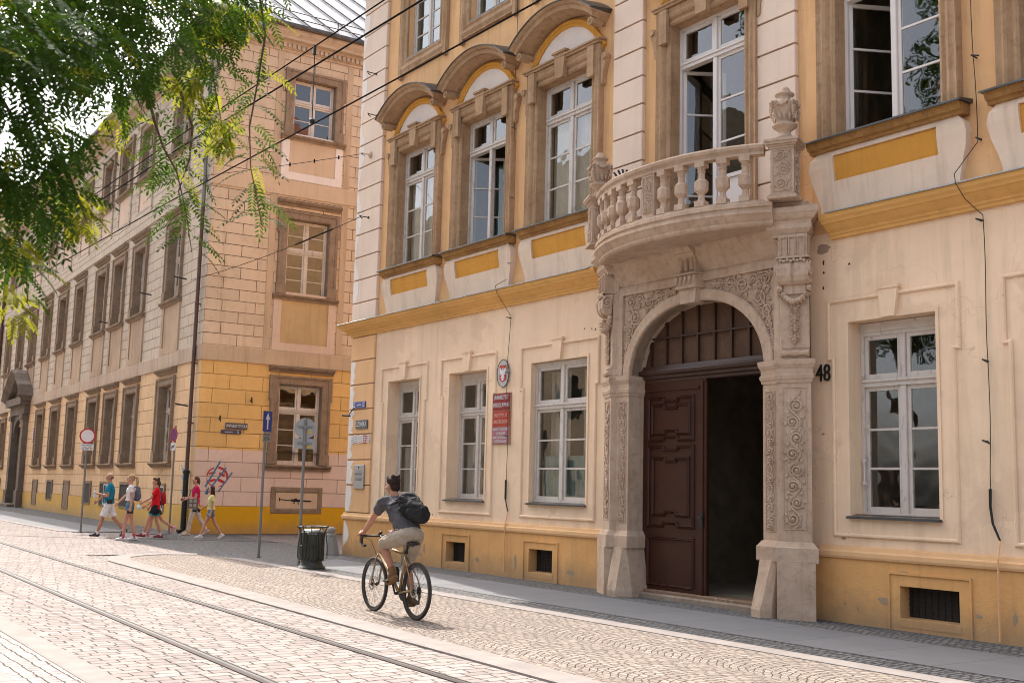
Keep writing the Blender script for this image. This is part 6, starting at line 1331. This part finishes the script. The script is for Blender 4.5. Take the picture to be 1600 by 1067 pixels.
backpack('red backpack on the half hidden boy in white', kid, zk(1.24), kk, C('red_pack', (.30, .015, .03)))
t = thing('shoulder_bag', 'grey framed shoulder bag on the arm of the woman in crimson', 'bag', wpt(wom, (.10, .20, zw(.98))), HD); d = MB(); d.bbox(-.17, .15, -.05, .05, -.16, .13, .02); link('bag', d, C('taupe_bag', (.13, .11, .09)), t); d = MB(); [d.box(a, a + .085, .05, .054, z, z + .10) for a in (-.12, .0) for z in (-.12, .01)]; link('pocket', d, C('pale_pocket', (.34, .32, .28)), t); d = MB(); d.tube([(-.14, .0, .12), (-.12, -.05, .35), (-.06, -.1, .5), (.06, -.05, .35), (.12, 0, .12)], .009, 5); link('strap', d, M['black'], t)
b = wpt(yel, Ay[-1][2] + Ay[-1][3] * .10); t = thing('camera', 'black camera carried by the girl in yellow', 'camera', b, HD); d = MB(); d.bbox(-.06, .06, -.03, .03, -.045, .045, .008); d.box(-.02, .025, -.025, .025, .04, .065); link('camera_body', d, M['black'], t); d = MB(); d.lathe([(.04, .0), (.042, .05), (.046, .10)], (.05, 0, 0), 14, 'x'); link('lens', d, M['black'], t)
t = thing('camera_strap', 'dark strap and pouch slung across the man in teal', 'strap', man.location, HD); d = MB(); d.tube([(.09, -.12, zm(1.38)), (.135, .0, zm(1.2)), (.10, .15, zm(1.04)), (-.02, .19, zm(.99)), (-.12, .12, zm(1.08)), (-.13, -.05, zm(1.3)), (-.06, -.12, zm(1.42))], .011, 5); link('strap', d, M['black'], t); d = MB(); d.bbox(-.09, .05, .15, .22, zm(.92), zm(1.03), .012); link('pouch', d, M['black'], t)
d = MB(); d.extr([(.128, -.05, zg(1.30)), (.128, .05, zg(1.30)), (.128, .06, zg(1.25)), (.128, -.06, zg(1.24))], (.006, 0, 0)); d.extr([(.128, -.05, zg(1.18)), (.128, .05, zg(1.17)), (.124, .05, zg(1.14)), (.124, -.06, zg(1.15))], (.006, 0, 0)); link('printed_motif', d, M['black'], girl)

# ------------------------------------------------------------------ cyclist and bicycle (local: +x the way he rides)
BX, BY = -12.06, 7.13; BHD = pi - .015
bike = thing('bicycle', 'tan gravel bicycle with drop bars ridden away over the cobbles', 'bicycle', (BX, BY, 0), BHD)
RW = .347; WB = 1.10; TY = paint('dark_brown_tyre', (.035, .027, .022), .8, .15); RIM = paint('black_rim', (.03, .03, .03), .35, .1, None, 0, .4); TAN = paint('sand_bronze_frame', (.30, .20, .10), .3, .1, None, 0, .5); GUM = paint('tan_tyre_wall', (.20, .12, .07), .8, .1)
def wheel(x):
    t = MB(); t.smooth = True; n = 48; prof = [(RW - .034, -.012), (RW - .026, -.019), (RW - .012, -.020), (RW - .002, -.010), (RW, 0), (RW - .002, .010), (RW - .012, .020), (RW - .026, .019), (RW - .034, .012)]
    rings = [[(p[0] * cos(2 * pi * k / n), p[1], p[0] * sin(2 * pi * k / n)) for p in prof] for k in range(n + 1)]; t.loft(rings, True, False); o = link('wheel', t, TY, bike, (x, 0, RW))
    r = MB(); prof = [(RW - .036, -.014), (RW - .034, -.014), (RW - .034, .014), (RW - .036, .014), (RW - .060, .010), (RW - .062, 0), (RW - .060, -.010)]; r.loft([[(p[0] * cos(2 * pi * k / n), p[1], p[0] * sin(2 * pi * k / n)) for p in prof] for k in range(n + 1)], True, False); link('rim', r, RIM, o)
    s = MB()
    for k in range(24): a = 2 * pi * k / 24; b = a + (.5 if k % 2 else -.5); y = .028 if k % 4 < 2 else -.028; s.tube([(.024 * cos(b), y, .024 * sin(b)), ((RW - .06) * cos(a), 0, (RW - .06) * sin(a))], .0016, 4, False)
    link('spoke', s, paint('dark_spoke', (.10, .10, .10), .3, .05, None, 0, .7), o); s = MB(); s.lathe([(.012, -.06), (.026, -.032), (.026, -.026), (.016, -.02), (.016, .02), (.026, .026), (.026, .032), (.012, .06)], n=14, ax='y'); link('hub', s, M['black'], o)
    d = MB(); m = 40
    for r0, r1 in ((.055, .080),): rings = [[(q * cos(2 * pi * k / m), y, q * sin(2 * pi * k / m)) for q, y in ((r0, .042), (r1, .042), (r1, .045), (r0, .045))] for k in range(m + 1)]; d.loft(rings, True, False)
    for k in range(6): a = 2 * pi * k / 6; d.tube([(.024 * cos(a), .043, .024 * sin(a)), (.06 * cos(a + .3), .043, .06 * sin(a + .3))], .004, 4)
    link('brake_disc', d, paint('steel_disc', (.30, .29, .28), .35, .05, None, 0, .9), o)
    return o
w0 = wheel(0); wheel(WB)
bb, ht, hb, st_, fd, rd = Vector((.435, 0, .285)), Vector((.935, 0, .885)), Vector((.975, 0, .745)), Vector((.295, 0, .80)), Vector((WB, 0, RW)), Vector((0, 0, RW))
f = MB(); f.smooth = True; f.tube([bb, st_], .017, 10); f.tube([st_ - Vector((-.01, 0, .04)), ht - Vector((-.01, 0, .035))], .018, 10); f.tube([bb, hb], .022, 10); f.tube([ht, hb], .022, 10)
for y in (-1, 1): f.tube([bb + Vector((0, .025 * y, 0)), rd + Vector((.10, .055 * y, -.005)), rd + Vector((0, .062 * y, 0))], .011, 8); f.tube([st_ + Vector((.01, .012 * y, -.06)), rd + Vector((0.08, .055 * y, .14)), rd + Vector((0, .062 * y, 0))], .009, 8)
link('frame', f, TAN, bike); f = MB(); f.smooth = True
for y in (-1, 1): f.tube([hb + Vector((0.0, .03 * y, -.01)), hb + Vector((.025, .052 * y, -.08)), fd + Vector((-.01, .055 * y, .02)), fd + Vector((0, .055 * y, 0))], .013, 8)
link('fork', f, TAN, bike)
f = MB(); f.tube([st_, st_ + Vector((-.045, 0, .10))], .014, 8); f.lathe([(.024, -.02), (.024, .012)], st_, 10); link('seatpost', f, M['black'], bike)
f = Prims(); f.chain([(.13, 0, .905), (.22, 0, .905), (.40, 0, .90)], [.034, .032, .018]); f.ell((.12, .045, .91), (.06, .04, .024)); f.ell((.12, -.045, .91), (.06, .04, .024)); f.make('saddle', M['black'], bike, .008, 4)
f = MB(); f.smooth = True; cl = Vector((1.00, 0, .965)); f.tube([ht + Vector((0, 0, .04)), cl], .016, 8); f.tube([ht, ht + Vector((-.01, 0, .05))], .02, 8); f.tube([cl + Vector((0, -.19, 0)), cl + Vector((0, .19, 0))], .014, 8); f.tube([cl + Vector((-.02, .02, .02)), cl + Vector((-.06, .02, .05))], .02, 8)
for y in (-1, 1): f.tube([cl + Vector((0, .19 * y, 0)), cl + Vector((.04, .205 * y, 0)), cl + Vector((.085, .21 * y, -.015)), cl + Vector((.10, .215 * y, -.06)), cl + Vector((.075, .22 * y, -.11)), cl + Vector((0.0, .225 * y, -.125)), cl + Vector((-.04, .228 * y, -.12))], .0165, 8)
hbar = link('handlebar', f, M['black'], bike); f = MB(); f.smooth = True
for y in (-1, 1): f.tube([cl + Vector((.07, .208 * y, .0)), cl + Vector((.11, .21 * y, .02)), cl + Vector((.145, .21 * y, .055))], [.020, .021, .014], 8); f.tube([cl + Vector((.13, .21 * y, .03)), cl + Vector((.15, .212 * y, -.03)), cl + Vector((.145, .213 * y, -.09))], .007, 6)
link('brake_lever', f, M['black'], hbar); f = MB(); f.tube([cl + Vector((.10, .2, -.01)), cl + Vector((.10, .08, -.06)), hb + Vector((.05, .03, -.02)), fd + Vector((-.02, .06, .08))], .004, 5); f.tube([cl + Vector((.10, -.2, -.01)), cl + Vector((.12, -.06, -.10)), hb + Vector((.03, -.03, .0))], .004, 5); link('brake_cable', f, M['black'], bike)
f = MB(); f.lathe([(.095, -.050), (.095, -.046)], bb, 28, 'y'); f.lathe([(.018, -.06), (.018, .06)], bb, 10, 'y'); ca_ = Vector((.085, 0, .145)); f.tube([bb + Vector((0, .06, 0)), bb + Vector((0, .065, 0)) + ca_], .012, 8); f.tube([bb + Vector((0, -.06, 0)), bb + Vector((0, -.065, 0)) - ca_], .012, 8); link('crank', f, M['black'], bike)
pl = bb + ca_ + Vector((0, .115, 0)); pr_ = bb - ca_ + Vector((0, -.115, 0))
for p in (pl, pr_): f = MB(); f.bbox(p.x - .045, p.x + .045, p.y - .045, p.y + .045, p.z - .012, p.z + .012, .003); link('pedal', f, M['black'], bike)
f = MB()
for k in range(5): f.lathe([(.055 - .008 * k, -.030 - .004 * k), (.055 - .008 * k, -.028 - .004 * k)], rd, 22, 'y')
f.tube([rd + Vector((0, -.05, 0)), rd + Vector((.01, -.055, -.06)), rd + Vector((.03, -.05, -.14))], .010, 6); f.lathe([(.028, -.052), (.028, -.044)], rd + Vector((.01, 0, -.07)), 14, 'y'); f.lathe([(.028, -.052), (.028, -.044)], rd + Vector((.03, 0, -.14)), 14, 'y')
f.tube([bb + Vector((0, -.048, .095)), rd + Vector((0, -.036, .05))], .004, 4); f.tube([bb + Vector((0, -.048, -.095)), rd + Vector((.03, -.048, -.165))], .004, 4); link('gear_train', f, M['black'], bike)
f = MB(); f.lathe([(.036, 0), (.036, .15), (.02, .17), (.02, .19)], (.52, 0, .42), 12); link('bottle', f, M['black'], bike)

cyc = thing('person', 'cyclist in a charcoal T-shirt and khaki shorts riding away, seen from behind', 'person', (BX, BY, 0), BHD)
P = Prims(); hipc = Vector((.255, 0, 1.02)); shc = Vector((.615, 0, 1.405)); cloS = Prims(); cloB = Prims(); BOOT = {1: Prims(), -1: Prims()}; beltp = Prims()
sp = [hipc, hipc * .62 + shc * .38 + Vector((-.035, 0, .02)), hipc * .28 + shc * .72 + Vector((-.045, 0, .02)), shc]
def tors(Q, inf, lo=0, hi=3):
    rad = [(.115, .165), (.105, .150), (.118, .172), (.085, .175)]
    for i in range(lo, hi):
        n = 18; rr = []
        for q in range(5):
            u = q / 4; c_ = sp[i] * (1 - u) + sp[i + 1] * u; t_ = (sp[i + 1] - sp[i]).normalized(); fx = Vector((0, 1, 0)).cross(t_).normalized(); a_ = rad[i][0] * (1 - u) + rad[i + 1][0] * u + inf; b_ = rad[i][1] * (1 - u) + rad[i + 1][1] * u + inf
            rr.append([c_ + fx * a_ * cos(2 * pi * k / n) + Vector((0, 1, 0)) * b_ * sin(2 * pi * k / n) for k in range(n)])
        Q.b.loft(rr)
tors(P, 0); P.ell(hipc + Vector((-.03, 0, .0)), (.13, .175, .10)); P.chain([shc + Vector((-.02, -.12, .0)), shc + Vector((-.02, .12, .0))], [.06, .06])
hc = Vector((.715, 0, 1.605)); P.chain([shc + Vector((0, 0, .03)), hc + Vector((-.03, 0, -.06))], [.060, .052]); Vc, Mc = head(P, hc, R(8), R(10), 1.0)
for sd in (1, -1):
    s_ = shc + Vector((-.01, .19 * sd, -.01)); wr = cl + Vector((.05, .215 * sd, .035)); e = ik(s_, wr, .30, .265, (-.2, .55 * sd, -.5)); P.chain([s_, s_ * .5 + e * .5, e], [.056, .048, .038]); P.chain([e, e * .6 + wr * .4, wr], [.040, .039, .026])
    hand(P, wr - Vector((.01, 0, -.005)), Vector((1, 0, .05)), Vector((0, .35 * sd, 1)), curl=.85, side=-sd if sd > 0 else -sd)
    m_ = s_ * .42 + e * .58; cloS.chain([s_, m_], [.074, .066], (False, True))
    hp = hipc + Vector((.0, .092 * sd, -.03)); an = (pl if sd > 0 else pr_) + Vector((-.085, -.02 * sd, .105 if sd > 0 else .125)); kn = ik(hp, an, .45, .43, (1, .12 * sd, .3))
    P.chain([hp, hp * .45 + kn * .55, kn], [.098, .082, .056]); P.chain([kn, kn * .66 + an * .34 - Vector((.015, 0, 0)), an], [.053, .058, .036]); P.chain([an, an + Vector((.08, 0, -.05))], [.036, .034])
    tip = Vector((1, 0, -.28 if sd > 0 else -.12)).normalized(); up_ = Vector((-tip.z, 0, tip.x)); hl = an - up_ * .075 - tip * .045; bl = an - up_ * .078 + tip * .12; to = an - up_ * .075 + tip * .185
    boot = BOOT[sd]; boot.chain([hl, bl, to], [.042, .044, .032]); boot.chain([hl - up_ * .018, bl - up_ * .02, to - up_ * .012], [.034, .036, .028]); boot.chain([an + (kn - an).normalized() * .075, an, an - up_ * .03 + tip * .07], [.052, .05, .045], (True, False))
    q = .90 if sd > 0 else .92; ke = hp * (1 - q) + kn * q; cloB.chain([hp, hp * .5 + kn * .5, ke], [.118, .102, .086], (False, True))
P.make('body', SKIN2, cyc, .0065, 3); face_bits(cyc, Vc, Mc)
tors(cloS, .023, 0, 3); cloS.chain([shc + Vector((-.02, -.125, 0)), shc + Vector((-.02, .125, 0))], [.082, .082]); cloS.ell(hipc * .93 + shc * .07, (.125, .178, .08)); cloS.make('shirt', cloth('charcoal_tshirt', (.075, .070, .074), .2, .7), cyc, .008, 2, fold=.013)
cloB.ell(hipc + Vector((-.03, 0, .0)), (.146, .190, .108)); cloB.make('shorts', cloth('khaki_shorts', (.33, .275, .215), .12, .7), cyc, .008, 2, fold=.012)
beltp.ell(hipc + Vector((.005, 0, .055)), (.138, .186, .022)); beltp.make('belt', paint('tan_belt', (.28, .20, .11), .6), cyc, .007, 1); BM_ = cloth('brown_suede_boot', (.15, .085, .04), .2, .3); [BOOT[q].make('boot', BM_, cyc, .007, 3) for q in (1, -1)]
hr = Prims(); E = lambda o, r: hr.ell(Vc(*o), r, rot=Mc); E((-.03, 0, .045), (.094, .083, .088)); E((-.06, 0, -.02), (.05, .070, .065))
for i in range(18): a = i * 2.4; E((-.03 + .07 * cos(a), .06 * sin(a), .09 + .025 * sin(i * 1.7)), (.03, .028, .026))
hr.make('hair', HDK, cyc, .007, 2)
t = thing('backpack', 'slouching black backpack on the cyclist\'s back', 'backpack', (BX, BY, 0), BHD); P = Prims(); bc = Vector((.275, -.045, 1.325)); ax_ = (shc - hipc).normalized(); bx_ = Vector((0, 1, 0)).cross(ax_).normalized(); RM = Matrix((bx_, Vector((0, 1, 0)), ax_)).transposed()
for o_, r_ in (((-.01, 0, .02), (.10, .175, .225)), ((-.04, -.03, -.09), (.11, .175, .145)), ((-.03, .0, .13), (.08, .15, .10)), ((-.10, -.01, -.02), (.055, .125, .125))): P.ell(bc + RM @ Vector(o_), r_, rot=RM)
P.make('sack', cloth('black_nylon', (.022, .022, .022), .3, .9), t, .009, 2, fold=.022); f = MB()
for y in (-.13, .10): f.tube([bc + RM @ Vector((.03, y + .03, .18)), bc + RM @ Vector((.12, y + .06, .27)), bc + RM @ Vector((.24, y + .06, .22)), bc + RM @ Vector((.27, y + .07, .05)), bc + RM @ Vector((.16, y + .05, -.12))], .016, 6)
f.tube([bc + RM @ Vector((-.06, -.1, .20)), bc + RM @ Vector((-.12, -.06, .06)), bc + RM @ Vector((-.14, .02, -.08))], .008, 5); f.tube([bc + RM @ Vector((-.05, .08, .20)), bc + RM @ Vector((-.11, .05, .10)), bc + RM @ Vector((-.14, .02, -.08))], .008, 5)
link('strap', f, paint('worn_black_webbing', (.06, .06, .06), .8), t)
# ------------------------------------------------------------------ overhanging street tree with feathery leaves, and the far side of the street
CL= [([-4.22, 0.76, 3.27], 0.288, 0), ([-4.7, 1.13, 3.51], 0.326, 0), ([-5.16, 1.51, 3.78], 0.283, 0), ([-5.6, 1.91, 4.04], 0.131, 0), ([-4.61, 1.02, 3.26], 0.171, 0), ([-5.1, 1.36, 3.48], 0.172, 0), ([-3.98, 0.72, 2.73], 0.203, 0), ([-4.52, 0.96, 2.92], 0.137, 0), ([-4.22, 0.78, 2.56], 0.163, 0), ([-4.57, 0.95, 2.73], 0.123, 0), ([-4.65, 0.86, 2.45], 0.109, 0), ([-5.75, 2.01, 3.87], 0.1, 0), ([-3.68, 0.71, 2.99], 0.205, 0), ([-3.75, 0.62, 2.85], 0.137, 0), ([-3.73, 0.5, 2.95], 0.319, 0), ([-4.04, 0.54, 2.63], 0.335, 0), ([-4.46, 1.0, 3.63], 0.456, 0), ([-5.17, 1.66, 4.14], 0.444, 0), ([-5.06, 0.96, 2.34], 0.074, 1), ([-6.1, 2.19, 3.67], 0.07, 1), ([-6.12, 2.23, 3.56], 0.054, 1), ([-5.72, 1.53, 3.45], 0.057, 1), ([-5.32, 1.28, 2.8], 0.07, 1), ([-5.3, 1.24, 2.91], 0.057, 1), ([-5.76, 2.05, 4.08], 0.094, 1), ([-5.86, 2.22, 4.24], 0.085, 1), ([-4.44, 0.82, 2.49], 0.052, 1), ([-5.56, 1.83, 3.65], 0.06, 1)]
TW= [('T1', [[-5.48, 2.13, 4.37], [-5.55, 2.17, 4.19], [-5.6, 2.23, 4.02], [-5.7, 2.24, 3.78], [-5.78, 2.24, 3.55], [-5.83, 2.28, 3.34], [-5.86, 2.35, 3.13], [-5.87, 2.38, 3.04]]), ('T2', [[-5.45, 1.55, 3.58], [-5.49, 1.63, 3.38], [-5.51, 1.69, 3.26], [-5.52, 1.77, 3.15], [-5.55, 1.84, 2.96], [-5.57, 1.89, 2.76]]), ('T3', [[-5.26, 1.04, 3.22], [-5.29, 1.17, 3.03], [-5.3, 1.24, 2.91], [-5.32, 1.3, 2.79]]), ('T4', [[-5.88, 1.87, 4.22], [-5.93, 1.99, 4.01], [-5.96, 2.09, 3.82], [-6.03, 2.19, 3.54]]), ('T5', [[-4.79, 0.83, 2.78], [-4.81, 0.9, 2.62], [-4.83, 0.96, 2.44], [-4.85, 0.98, 2.31]]), ('T6', [[-5.46, 1.31, 3.72], [-5.5, 1.43, 3.53], [-5.53, 1.49, 3.39]]), ('T7', [[-5.72, 1.95, 4.26], [-5.71, 2.1, 4.16], [-5.71, 2.2, 4.07]]), ('T8', [[-5.66, 1.76, 3.73], [-5.71, 1.9, 3.46], [-5.76, 1.91, 3.3], [-5.81, 1.88, 3.13], [-5.84, 1.92, 3.0]])]
def leafmat(name, c1, c2, tr, trans=.45):
    k = NT(name); p = k.pos(); ri = k.n('ShaderNodeNewGeometry').outputs['Random Per Island']
    c = k.mix(ri, c1, c2); c = k.mix(k.ramp(k.noise(p, 2.2, 2), .4, .65, 0, .5), c, tuple(x * 1.7 for x in c2)); k.val(k.b.inputs['Base Color'], c); k.b.inputs['Roughness'].default_value = .75; k.b.inputs['Specular IOR Level'].default_value = .08
    t = k.n('ShaderNodeBsdfTranslucent'); k.l(k.mix(.6, c, tr), t.inputs[0]); m = k.n('ShaderNodeMixShader'); m.inputs[0].default_value = trans; k.l(k.b.outputs[0], m.inputs[1]); k.l(t.outputs[0], m.inputs[2]); k.l(m.outputs[0], k.out.inputs[0]); return k.mat
M['leafd'] = leafmat('dark_green_leaf', (.009, .025, .005), (.029, .066, .010), (.09, .17, .010), .32)
M['leafy'] = leafmat('yellow_green_leaf', (.085, .12, .012), (.18, .185, .016), (.32, .31, .02), .48)
M['bark'] = stone('grey_brown_bark', (.12, .09, .065), (.08, .06, .045), (.03, .025, .02), .9, .5, 4)
M['twig'] = paint('brown_twig', (.085, .055, .035), .8, .2)
rt = random.Random(21)
def rv(): 
    while True:
        v = Vector((rt.uniform(-1, 1), rt.uniform(-1, 1), rt.uniform(-1, 1)))
        if .05 < v.length < 1: return v
def cleaf(mb, o, d, L, n=9, lw=.0135, ll=.036, droop=.5):
    """a pinnate leaf: rachis of length L leaving o along d and drooping, with n pairs of leaflets"""
    o = Vector(o); d = Vector(d).normalized(); side = d.cross(Vector((0, 0, 1)))
    side = side.normalized() if side.length > .05 else Vector((1, 0, 0)); tw = rt.uniform(-.5, .5); P = o.copy(); q = d.copy()
    for i in range(n + 1):
        q = (q + Vector((0, 0, -droop / n * 1.3))).normalized(); P2 = P + q * (L / (n + .5)); s = (side - q * side.dot(q)).normalized(); up = s.cross(q); s2 = (s * cos(tw) + up * sin(tw))
        a = mb.add(P - up * .0012); b = mb.add(P + up * .0012); c = mb.add(P2); mb.face((a, b, c))
        k = ll * (1 - .35 * abs(i / n - .45)) * rt.uniform(.85, 1.1)
        if i > 0:
            for sg in ((1, -1) if i < n else (1,)):
                v = (s2 * sg + q * .45 + Vector((0, 0, -.28))).normalized() if i < n else q; nrm = v.cross(q).normalized() if i < n else s2; w = q * (lw / 2) if i < n else s2 * (lw / 2)
                ids = [mb.add(P2), mb.add(P2 + v * k * .35 + w), mb.add(P2 + v * k * .8 + w * .8), mb.add(P2 + v * k), mb.add(P2 + v * k * .8 - w * .8), mb.add(P2 + v * k * .35 - w)]; mb.face(ids)
        P = P2
TR = thing('street_tree', 'feathery leaved street tree hanging its green and yellow sprays into the top left', 'tree', (-6.6, -1.9, 0))
trunk = MB(); trunk.smooth = True; T0 = Vector((-6.6, -1.9, 0))
L0 = lambda *p: [Vector(q) - T0 for q in p]
trunk.tube(L0((-6.6, -1.9, -.05), (-6.6, -1.9, .3), (-6.55, -1.85, 1.6), (-6.45, -1.7, 3.0), (-6.3, -1.4, 4.1)), [.30, .22, .19, .17, .15], 12); link('trunk', trunk, M['bark'], TR)
br = MB(); br.smooth = True
for pts, rr in ((((-6.3, -1.4, 4.1), (-6.0, -.5, 4.7), (-5.7, .5, 4.9), (-5.5, 1.3, 4.75), (-5.5, 2.0, 4.5)), (.12, .09, .06, .035, .014)), (((-6.4, -1.6, 3.6), (-5.6, -.8, 3.9), (-4.8, .0, 3.9), (-4.4, .6, 3.6), (-4.5, 1.0, 3.1)), (.10, .07, .05, .03, .010)), (((-6.3, -1.4, 4.1), (-7.0, -.2, 5.0), (-7.2, 1.0, 5.6)), (.10, .06, .02)), (((-6.3, -1.4, 4.1), (-6.8, -2.6, 5.2), (-7.4, -3.6, 5.8)), (.10, .06, .02)), (((-5.7, .5, 4.9), (-5.2, 1.0, 4.3), (-5.1, 1.3, 3.7)), (.04, .025, .008)), (((-4.8, .0, 3.9), (-4.1, .4, 3.3), (-3.95, .7, 2.8)), (.035, .02, .006))): br.tube(L0(*pts), list(rr), 8)
link('branch', br, M['bark'], TR)
cr = MB(); tg = MB()
for (c, r, k) in CL:
    c = Vector(c) - T0; n = int((430 if k == 0 else 900) * r * r / .09 * .30) + 6; cr.mi = k
    for i in range(n):
        v = rv(); o = c + Vector((v.x, v.y, v.z * .9)) * r * rt.uniform(.6, 1.15); d = Vector((v.x + rt.uniform(-.6, .6), v.y + rt.uniform(-.6, .6), rt.uniform(-.7, .35)))
        if k == 0: cr.mi = 1 if rt.random() < .03 else 0
        cleaf(cr, o, d, rt.uniform(.13, .21) if k == 0 else rt.uniform(.08, .14), rt.randint(7, 10))
for nm, pts in TW:
    P_ = [Vector(p) - T0 for p in pts]; tg = MB(); tg.tube(P_, [max(.0022, .009 * (1 - i / len(P_))) for i in range(len(P_))], 5); link('twig', tg, M['twig'], TR)
    for i in range(len(P_) - 1):
        a, b = P_[i], P_[i + 1]; m = max(2, int((b - a).length / ({'T1': .022, 'T2': .022, 'T8': .022}.get(nm, .034))))
        if nm == 'T1' and i == 0: continue
        for j in range(m):
            if nm == 'T1' and i in (1, 2) and j % 2: continue
            p = a.lerp(b, j / m); an = rt.uniform(0, 2 * pi); cr.mi = 1 if rt.random() < {'T1': .22, 'T3': .5, 'T4': .5, 'T7': .6}.get(nm, .12) else 0
            cleaf(cr, p, (cos(an), sin(an), rt.uniform(-.3, .35)), rt.uniform(.19, .27) if nm in ('T1', 'T2', 'T8') else rt.uniform(.12, .19), rt.randint(8, 11), droop=.8)
# rest of the crown, above and beside the street viewer
for i in range(900):
    v = rv(); o = Vector((-.3, .1, 5.2)) + Vector((v.x * 2.6, v.y * 2.6, v.z * 1.3))
    w = o + T0
    if w.z - 1.6 < .58 * hypot(w.x, w.y) and w.y > -.2: continue
    cr.mi = 0; cleaf(cr, o, (v.x, v.y, rt.uniform(-.5, .3)), rt.uniform(.2, .3), 6, .03, .07)
for q in ((-6.0, -.5, 4.8), (-5.7, .5, 5.0), (-5.5, 1.3, 4.9), (-5.5, 2.0, 4.7), (-5.6, -.8, 4.3), (-4.8, 0, 4.2), (-4.5, .5, 4.1), (-6.9, .2, 5.2), (-5.0, 1.2, 4.6), (-6.3, 1.2, 5.3)):
    for i in range(110):
        v = rv(); w = Vector(q) + v * .65
        if w.z - 1.6 < .53 * hypot(w.x, w.y): continue
        cr.mi = 1 if rt.random() < .06 else 0; cleaf(cr, w - T0, (v.x, v.y, rt.uniform(-.7, .3)), rt.uniform(.14, .22), 8)
link('crown', cr, [M['leafd'], M['leafy']], TR)
# across the street, behind the viewer: trees and a house front that the windows reflect
def bigtree(x, y, h, rr, seed, label, nl=300, ls=1.0):
    t = thing('broadleaf_tree', label, 'tree', (x, y, 0), 0, 'trees across the street'); r = random.Random(seed); k = MB(); k.smooth = True; k.tube([(0, 0, -.05), (.05, 0, 1.5), (.0, .1, h * .45), (.1, .1, h * .75)], [.24, .19, .14, .05], 10)
    for i in range(7): a = i * .9; k.tube([(0, .05, h * (.3 + .05 * i)), (cos(a) * rr * .5, sin(a) * rr * .5, h * (.45 + .05 * i)), (cos(a) * rr * .8, sin(a) * rr * .8, h * (.5 + .06 * i))], [.07, .04, .015], 6)
    link('trunk', k, M['bark'], t); m = MB(); cs = [Vector((r.uniform(-.75, .75) * rr, r.uniform(-.75, .75) * rr, h * r.uniform(.35, .92))) for _ in range(22)]
    for c in cs:
        for q in range(nl):
            while True:
                v = Vector((r.uniform(-1, 1), r.uniform(-1, 1), r.uniform(-1, 1)))
                if v.length < 1: break
            p = c + v * 1.25; a = Vector((r.uniform(-1, 1), r.uniform(-1, 1), r.uniform(-1, 1))).normalized() * .17 * ls; b = a.orthogonal().normalized() * .11 * ls; m.face([m.add(p - a), m.add(p + b), m.add(p + a), m.add(p - b)])
    link('crown', m, M['leafd'], t)
bigtree(-21.7, -5.2, 20, 4.4, 1, 'tall leafy tree behind the viewer, reflected in the open upper window', 1500, .45); bigtree(-30, -7.5, 12, 3.6, 2, 'leafy tree behind the viewer, further along the far pavement'); bigtree(-14, -13, 13, 4.4, 3, 'leafy tree behind the viewer, set well back from the road'); bigtree(-3, -14, 12, 4.3, 4, 'leafy tree behind the viewer, furthest to the right')
OB = thing('opposite_house', 'tall beige house on the near side of the street, only seen in the window glass', 'building', (-70, -11.5, 0), pi); mb = MB(); ho = [(x - .7, x + .7, z, z + 2.2, .25) for x in range(-32, 33, 4) for z in (1.2, 5.4, 9.6, 13.8)]; wall(mb, -34, 34, 0, 19.5, ho); mb.box(-34, 34, .3, 9, 19.5, 19.8); mb.box(-34.2, -34, 0, 9, 0, 19.5); link('wall', mb, plaster('beige_opposite_plaster', (.46, .36, .25), .1, .3), OB)
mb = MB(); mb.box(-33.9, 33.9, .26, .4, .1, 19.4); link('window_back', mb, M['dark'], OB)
BH = thing('rear_house', 'low pale house across the square, only seen in the window glass', 'building', (-5, -24, 0), pi); mb = MB(); wall(mb, -24, 24, 0, 13, [(x - .7, x + .7, z, z + 2.2, .25) for x in range(-22, 23, 4) for z in (1.2, 5.2, 9.2)]); mb.box(-24, 24, .3, 8, 13, 13.3); link('wall', mb, plaster('brown_rear_plaster', (.14, .11, .08), .1, .3), BH)  # unseen house, plaster darkened to keep the ground floor window reflections dark
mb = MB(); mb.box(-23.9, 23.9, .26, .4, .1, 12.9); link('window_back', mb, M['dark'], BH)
